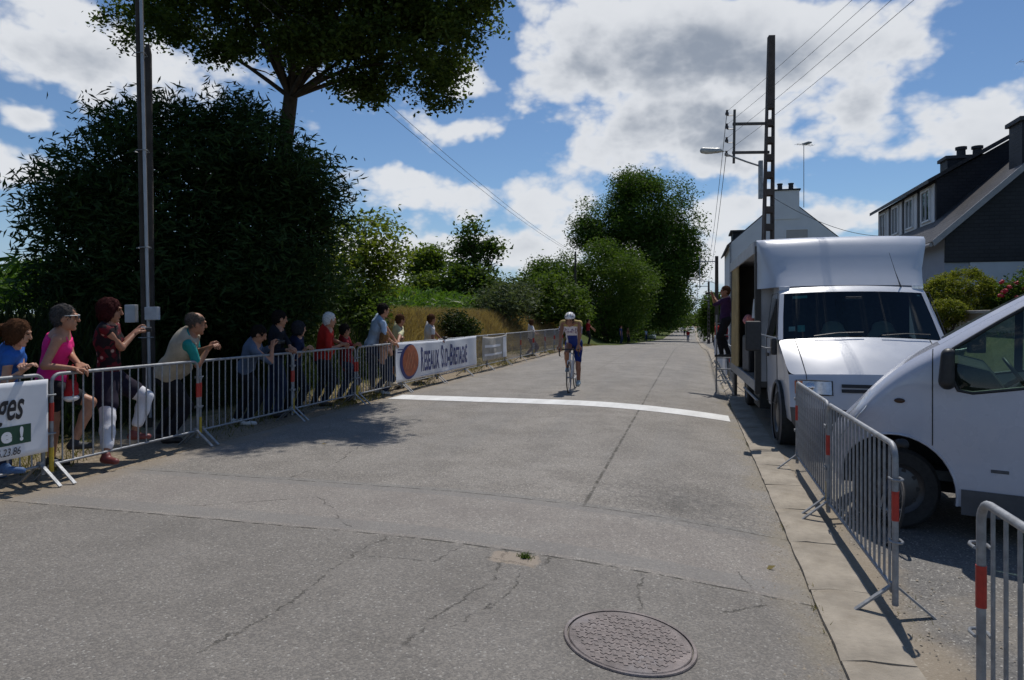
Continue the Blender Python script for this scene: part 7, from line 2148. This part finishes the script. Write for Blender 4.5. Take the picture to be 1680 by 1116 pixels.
# garden shrubs at the right
tree('clipped_hedge', 'large clipped round hedge with yellowish tips before the slate house', P(1577, 520, 17)[:2], [Lb(1577, 490, 17, 60, 44, 330), Lb(1540, 500, 17, 36, 34, 110), Lb(1612, 500, 17, 34, 34, 110)], YELLEAF, .06, 60, .06, .05, 51, None, cat='shrub', gap=.0, shell=.86, wobk=.25)
tree('clipped_bush', 'small rounded bush with bronze tips beside the truck', P(1553, 520, 15.5)[:2], [Lb(1553, 514, 15.5, 26, 22, 150)], YELLEAF, .05, 46, .05, .04, 52, None, cat='shrub', gap=.0, shell=.8, wobk=.3)
tree('rose_bush', 'green rose bush carrying red blooms at the right edge', P(1655, 520, 16)[:2], [Lb(1660, 492, 16, 26, 28, 80), Lb(1700, 484, 16, 36, 36, 70)], HEDGE, .08, 36, .10, .04, 53, None, cat='shrub', gap=.15)
rb = bpy.data.objects['rose_bush']
mb = MB()
for k in range(3): mb.lathe([(0, .0), (.03, .01), (.042, .035), (.03, .055), (.012, .05), (0, .03)], 8, Matrix.Rotation(k, 4, 'X'))
rose = mb.mesh('rose_bloom'); rose.materials.append(mat('red_petals', (.45, .02, .035), .6, 0, .3, 30)); smooth_by(rose, 60)
rr = random.Random(3)
for k in range(12):
    p = P(1648 + rr.uniform(-8, 34), 470 + rr.uniform(-8, 20), 15.6 + rr.uniform(-.3, .2)) - rb.location
    obj('rose_bloom', rose, None, rb, p, (rr.uniform(0, 3), rr.uniform(0, 3), 0))

# ------------------------------------------------------------------ grass and crops
def blades(ss_, ts_, h, w, seed, lean=.35, dz=0.0):
    r = np.random.default_rng(seed); n = len(ss_)
    X = ss_ * UX + ts_ * NX; Y = ss_ * UY + ts_ * NY; Z = hst(ss_, ts_) + dz
    a = r.uniform(0, 2 * math.pi, n); hh = h * r.uniform(.5, 1.3, n); ln = r.normal(size=(n, 2)) * lean * hh[:, None]
    wx, wy = np.cos(a) * w * .5, np.sin(a) * w * .5
    b = np.stack([X, Y, Z], 1); m_ = b + np.stack([ln[:, 0] * .35, ln[:, 1] * .35, hh * .55], 1); t_ = b + np.stack([ln[:, 0], ln[:, 1], hh], 1)
    wv = np.stack([wx, wy, np.zeros(n)], 1)
    V = np.stack([b - wv, b + wv, m_ + wv * .8, t_, m_ - wv * .8], 1).reshape(-1, 3)
    i = np.arange(n)[:, None] * 5
    F = np.concatenate([i + np.array([[0, 1, 2, 4]])], 0); T_ = i + np.array([[4, 2, 3, 3]])
    return V, np.concatenate([F, i + np.array([[4, 2, 3, 4]])])[: 0] if False else F, np.concatenate([i + np.array([[4, 2, 3]])]), np.repeat(r.uniform(0, 1, n), 5)
def grass(name, label, ss_, ts_, h, w, m_, seed, lean=.35, cat='grass'):
    V, F, T3, tint = blades(ss_, ts_, h, w, seed, lean)
    me = bpy.data.meshes.new(name)
    nq, nt = len(F), len(T3)
    me.vertices.add(len(V)); me.vertices.foreach_set('co', V.astype(np.float32).ravel())
    me.loops.add(nq * 4 + nt * 3); me.loops.foreach_set('vertex_index', np.concatenate([F.ravel(), T3.ravel()]).astype(np.int32))
    me.polygons.add(nq + nt)
    me.polygons.foreach_set('loop_start', np.concatenate([np.arange(0, nq * 4, 4), nq * 4 + np.arange(0, nt * 3, 3)]).astype(np.int32))
    me.update(calc_edges=True)
    at = me.attributes.new('tint', 'FLOAT', 'POINT'); at.data.foreach_set('value', tint.astype(np.float32))
    o = obj(name, me, m_); tag(o, label, cat, None, 'stuff'); return o
r = np.random.default_rng(77)
DRYG = leaf_mat('dry_grass', (.20, .135, .065), (.40, .30, .165), .35, .7, .15)
MIXG = leaf_mat('verge_grass', (.06, .075, .018), (.30, .24, .09), .35, .7, .15)
GREENG = leaf_mat('lawn_grass', (.045, .085, .012), (.12, .17, .03), .4, .6, .2)
MAIZE = leaf_mat('maize_leaf', (.05, .11, .015), (.13, .22, .035), .4, .5, .3)
n = 42000; grass('dry_grass', 'tall straw-coloured dry grass on the left bank', r.uniform(19.5, 50, n) , -8.0 - r.beta(1.3, 1.6, n) * 2.9, .42, .02, DRYG, 1, .45)
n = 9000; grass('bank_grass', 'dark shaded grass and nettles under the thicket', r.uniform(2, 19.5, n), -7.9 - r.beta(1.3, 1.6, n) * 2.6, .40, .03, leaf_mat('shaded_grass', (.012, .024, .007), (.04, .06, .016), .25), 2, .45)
n = 22000; s_ = 5.5 + 43 * r.uniform(0, 1, n) ** 1.2; t_ = -6.1 - np.abs(r.normal(size=n)) * .9
keep = (np.sin(s_ * 1.7 + t_ * 3) + np.sin(s_ * .63) + r.normal(size=n) * .6 - (t_ > -6.5) * 1.3) > -.4
grass('verge_grass', 'thin patchy grass on the worn left verge', s_[keep], t_[keep], .10, .010, MIXG, 3, .6)
n = 2500; s_ = 2.2 + 30 * r.uniform(0, 1, n) ** 1.5; t_ = np.where(r.uniform(0, 1, n) < .4, T_R + r.normal(size=n) * .02, 1.20 + np.abs(r.normal(size=n)) * .12)
keep = (np.sin(s_ * 3.1) + np.sin(s_ * 1.3 + 1)) > .9
grass('kerb_weeds', 'small weeds growing along the kerb joints', s_[keep], t_[keep], .045, .006, MIXG, 4, .8)
n = 9000; grass('lawn_grass', 'short green lawn on the raised garden at right', r.uniform(12, 22, n), r.uniform(5.9, 9.5, n), .07, .012, GREENG, 5, .5)
n = 120; grass('crack_weed', 'small green weed growing from a crack in the near road', 4.66 + r.normal(size=n) * .018, -1.14 + r.normal(size=n) * .025, .028, .006, GREENG, 6, .9, 'weed')
# maize on the field above the bank: ribbons arching from upright stalks
n = 5200; s_ = np.concatenate([r.uniform(14, 75, 3800), r.uniform(-2, 14, 1400)]); t_ = np.concatenate([-11.2 - r.uniform(0, 1, 3800) ** 1.6 * 22, -12.5 - r.uniform(0, 1, 1400) * 12])
base = np.stack([s_ * UX + t_ * NX, s_ * UY + t_ * NY, hst(s_, t_)], 1)
pp, dd = [], []
for k in range(7):
    a = r.uniform(0, 2 * math.pi, n); z = .25 + .16 * k
    pp.append(base + np.stack([np.cos(a) * .16, np.sin(a) * .16, np.full(n, z) * r.uniform(.8, 1.1, n)], 1)); dd.append(np.stack([np.cos(a), np.sin(a), np.full(n, .7 if k > 3 else .2)], 1))
V, F, tint = leaves(np.concatenate(pp), .52, .14, .3, None, 8, np.concatenate(dd))
me = np_mesh('maize_crop', V, F); at = me.attributes.new('tint', 'FLOAT', 'POINT'); at.data.foreach_set('value', tint.astype(np.float32))
tag(obj('maize_crop', me, MAIZE), 'bright green maize crop on the field above the left bank', 'maize', None, 'stuff')
# distant wood closing the view
wp = []
r = np.random.default_rng(9)
for k in range(420):
    a = r.uniform(-62, 62); d = r.uniform(330, 420); x, y = d * math.sin(R(a)), d * math.cos(R(a))
    wp.append((x, y, float(hxy(x, y)) + r.uniform(.5, 1) * 2.2 * (1 + .6 * math.sin(a * .9)), r.uniform(4, 9), r.uniform(4, 9), r.uniform(3, 6.5), 10))
C, pts = crown_points(wp, 16, 1.3, 4, 0, .3)
V, F, tint = leaves(pts, 1.8, .6, .5, None, 12)
me = np_mesh('distant_wood', V, F); at = me.attributes.new('tint', 'FLOAT', 'POINT'); at.data.foreach_set('value', tint.astype(np.float32))
tag(obj('distant_wood', me, leaf_mat('distant_leaf', (.030, .05, .022), (.06, .085, .035), .25)), 'distant belt of woodland along the horizon', 'woodland', None, 'stuff')
# grit, leaf litter and twigs on the road edges
r = np.random.default_rng(31); n = 2600
s_ = 1.8 + 16 * r.uniform(0, 1, n) ** 1.6
side = r.uniform(0, 1, n); t_ = np.where(side < .45, T_R - np.abs(r.normal(size=n)) * .12, np.where(side < .8, 1.18 + np.abs(r.normal(size=n)) * .35, -5.9 + np.abs(r.normal(size=n)) * .22))
zz = hst(s_, t_) + np.where(t_ > T_R, .035, .0)
c = np.stack([s_ * UX + t_ * NX, s_ * UY + t_ * NY, zz], 1)
q = r.uniform(.003, .011, n)[:, None, None]
oct_ = np.array([(1, 0, 0), (-1, 0, 0), (0, 1, 0), (0, -1, 0), (0, 0, .8), (0, 0, -.4)]) 
V = (c[:, None, :] + oct_[None] * q * r.uniform(.6, 1.3, (n, 6, 1))).reshape(-1, 3)
F = np.array([(0, 2, 4), (2, 1, 4), (1, 3, 4), (3, 0, 4)])[None] + 6 * np.arange(n)[:, None, None]
gr_ = obj('gutter_grit', np_mesh('gutter_grit', V, F.reshape(-1, 3)), mat('grit_stone', (.26, .22, .17), .9, 0, .5, 12)); tag(gr_, 'loose grit and small stones along the kerb and verge', 'grit', None, 'stuff')
LIT = leaf_mat('fallen_leaf', (.14, .10, .03), (.28, .22, .07), .2)
for k, (s, t, lab) in enumerate(((3.38, .40, 'fallen leaf lying near the kerb, right of the manhole cover'), (4.05, 1.75, 'dry leaf on the pavement between the two barriers'), (5.3, .55, 'dry leaf in the gutter beside the trench joint'), (7.9, -4.6, 'fallen leaf in the shade near the left barriers'))):
    b_ = g3(s, t, .012 if t < .77 else .045)
    V, F, ti = leaves(np.zeros((1, 3)), .07, .45, 3.0, None, 40 + k, np.array([[1.0, .3 * k, .1]]))
    me = np_mesh('fallen_leaf', V, F); at = me.attributes.new('tint', 'FLOAT', 'POINT'); at.data.foreach_set('value', ti.astype(np.float32))
    tag(obj('fallen_leaf', me, LIT, None, b_), lab, 'leaf', 'fallen leaves on the road')
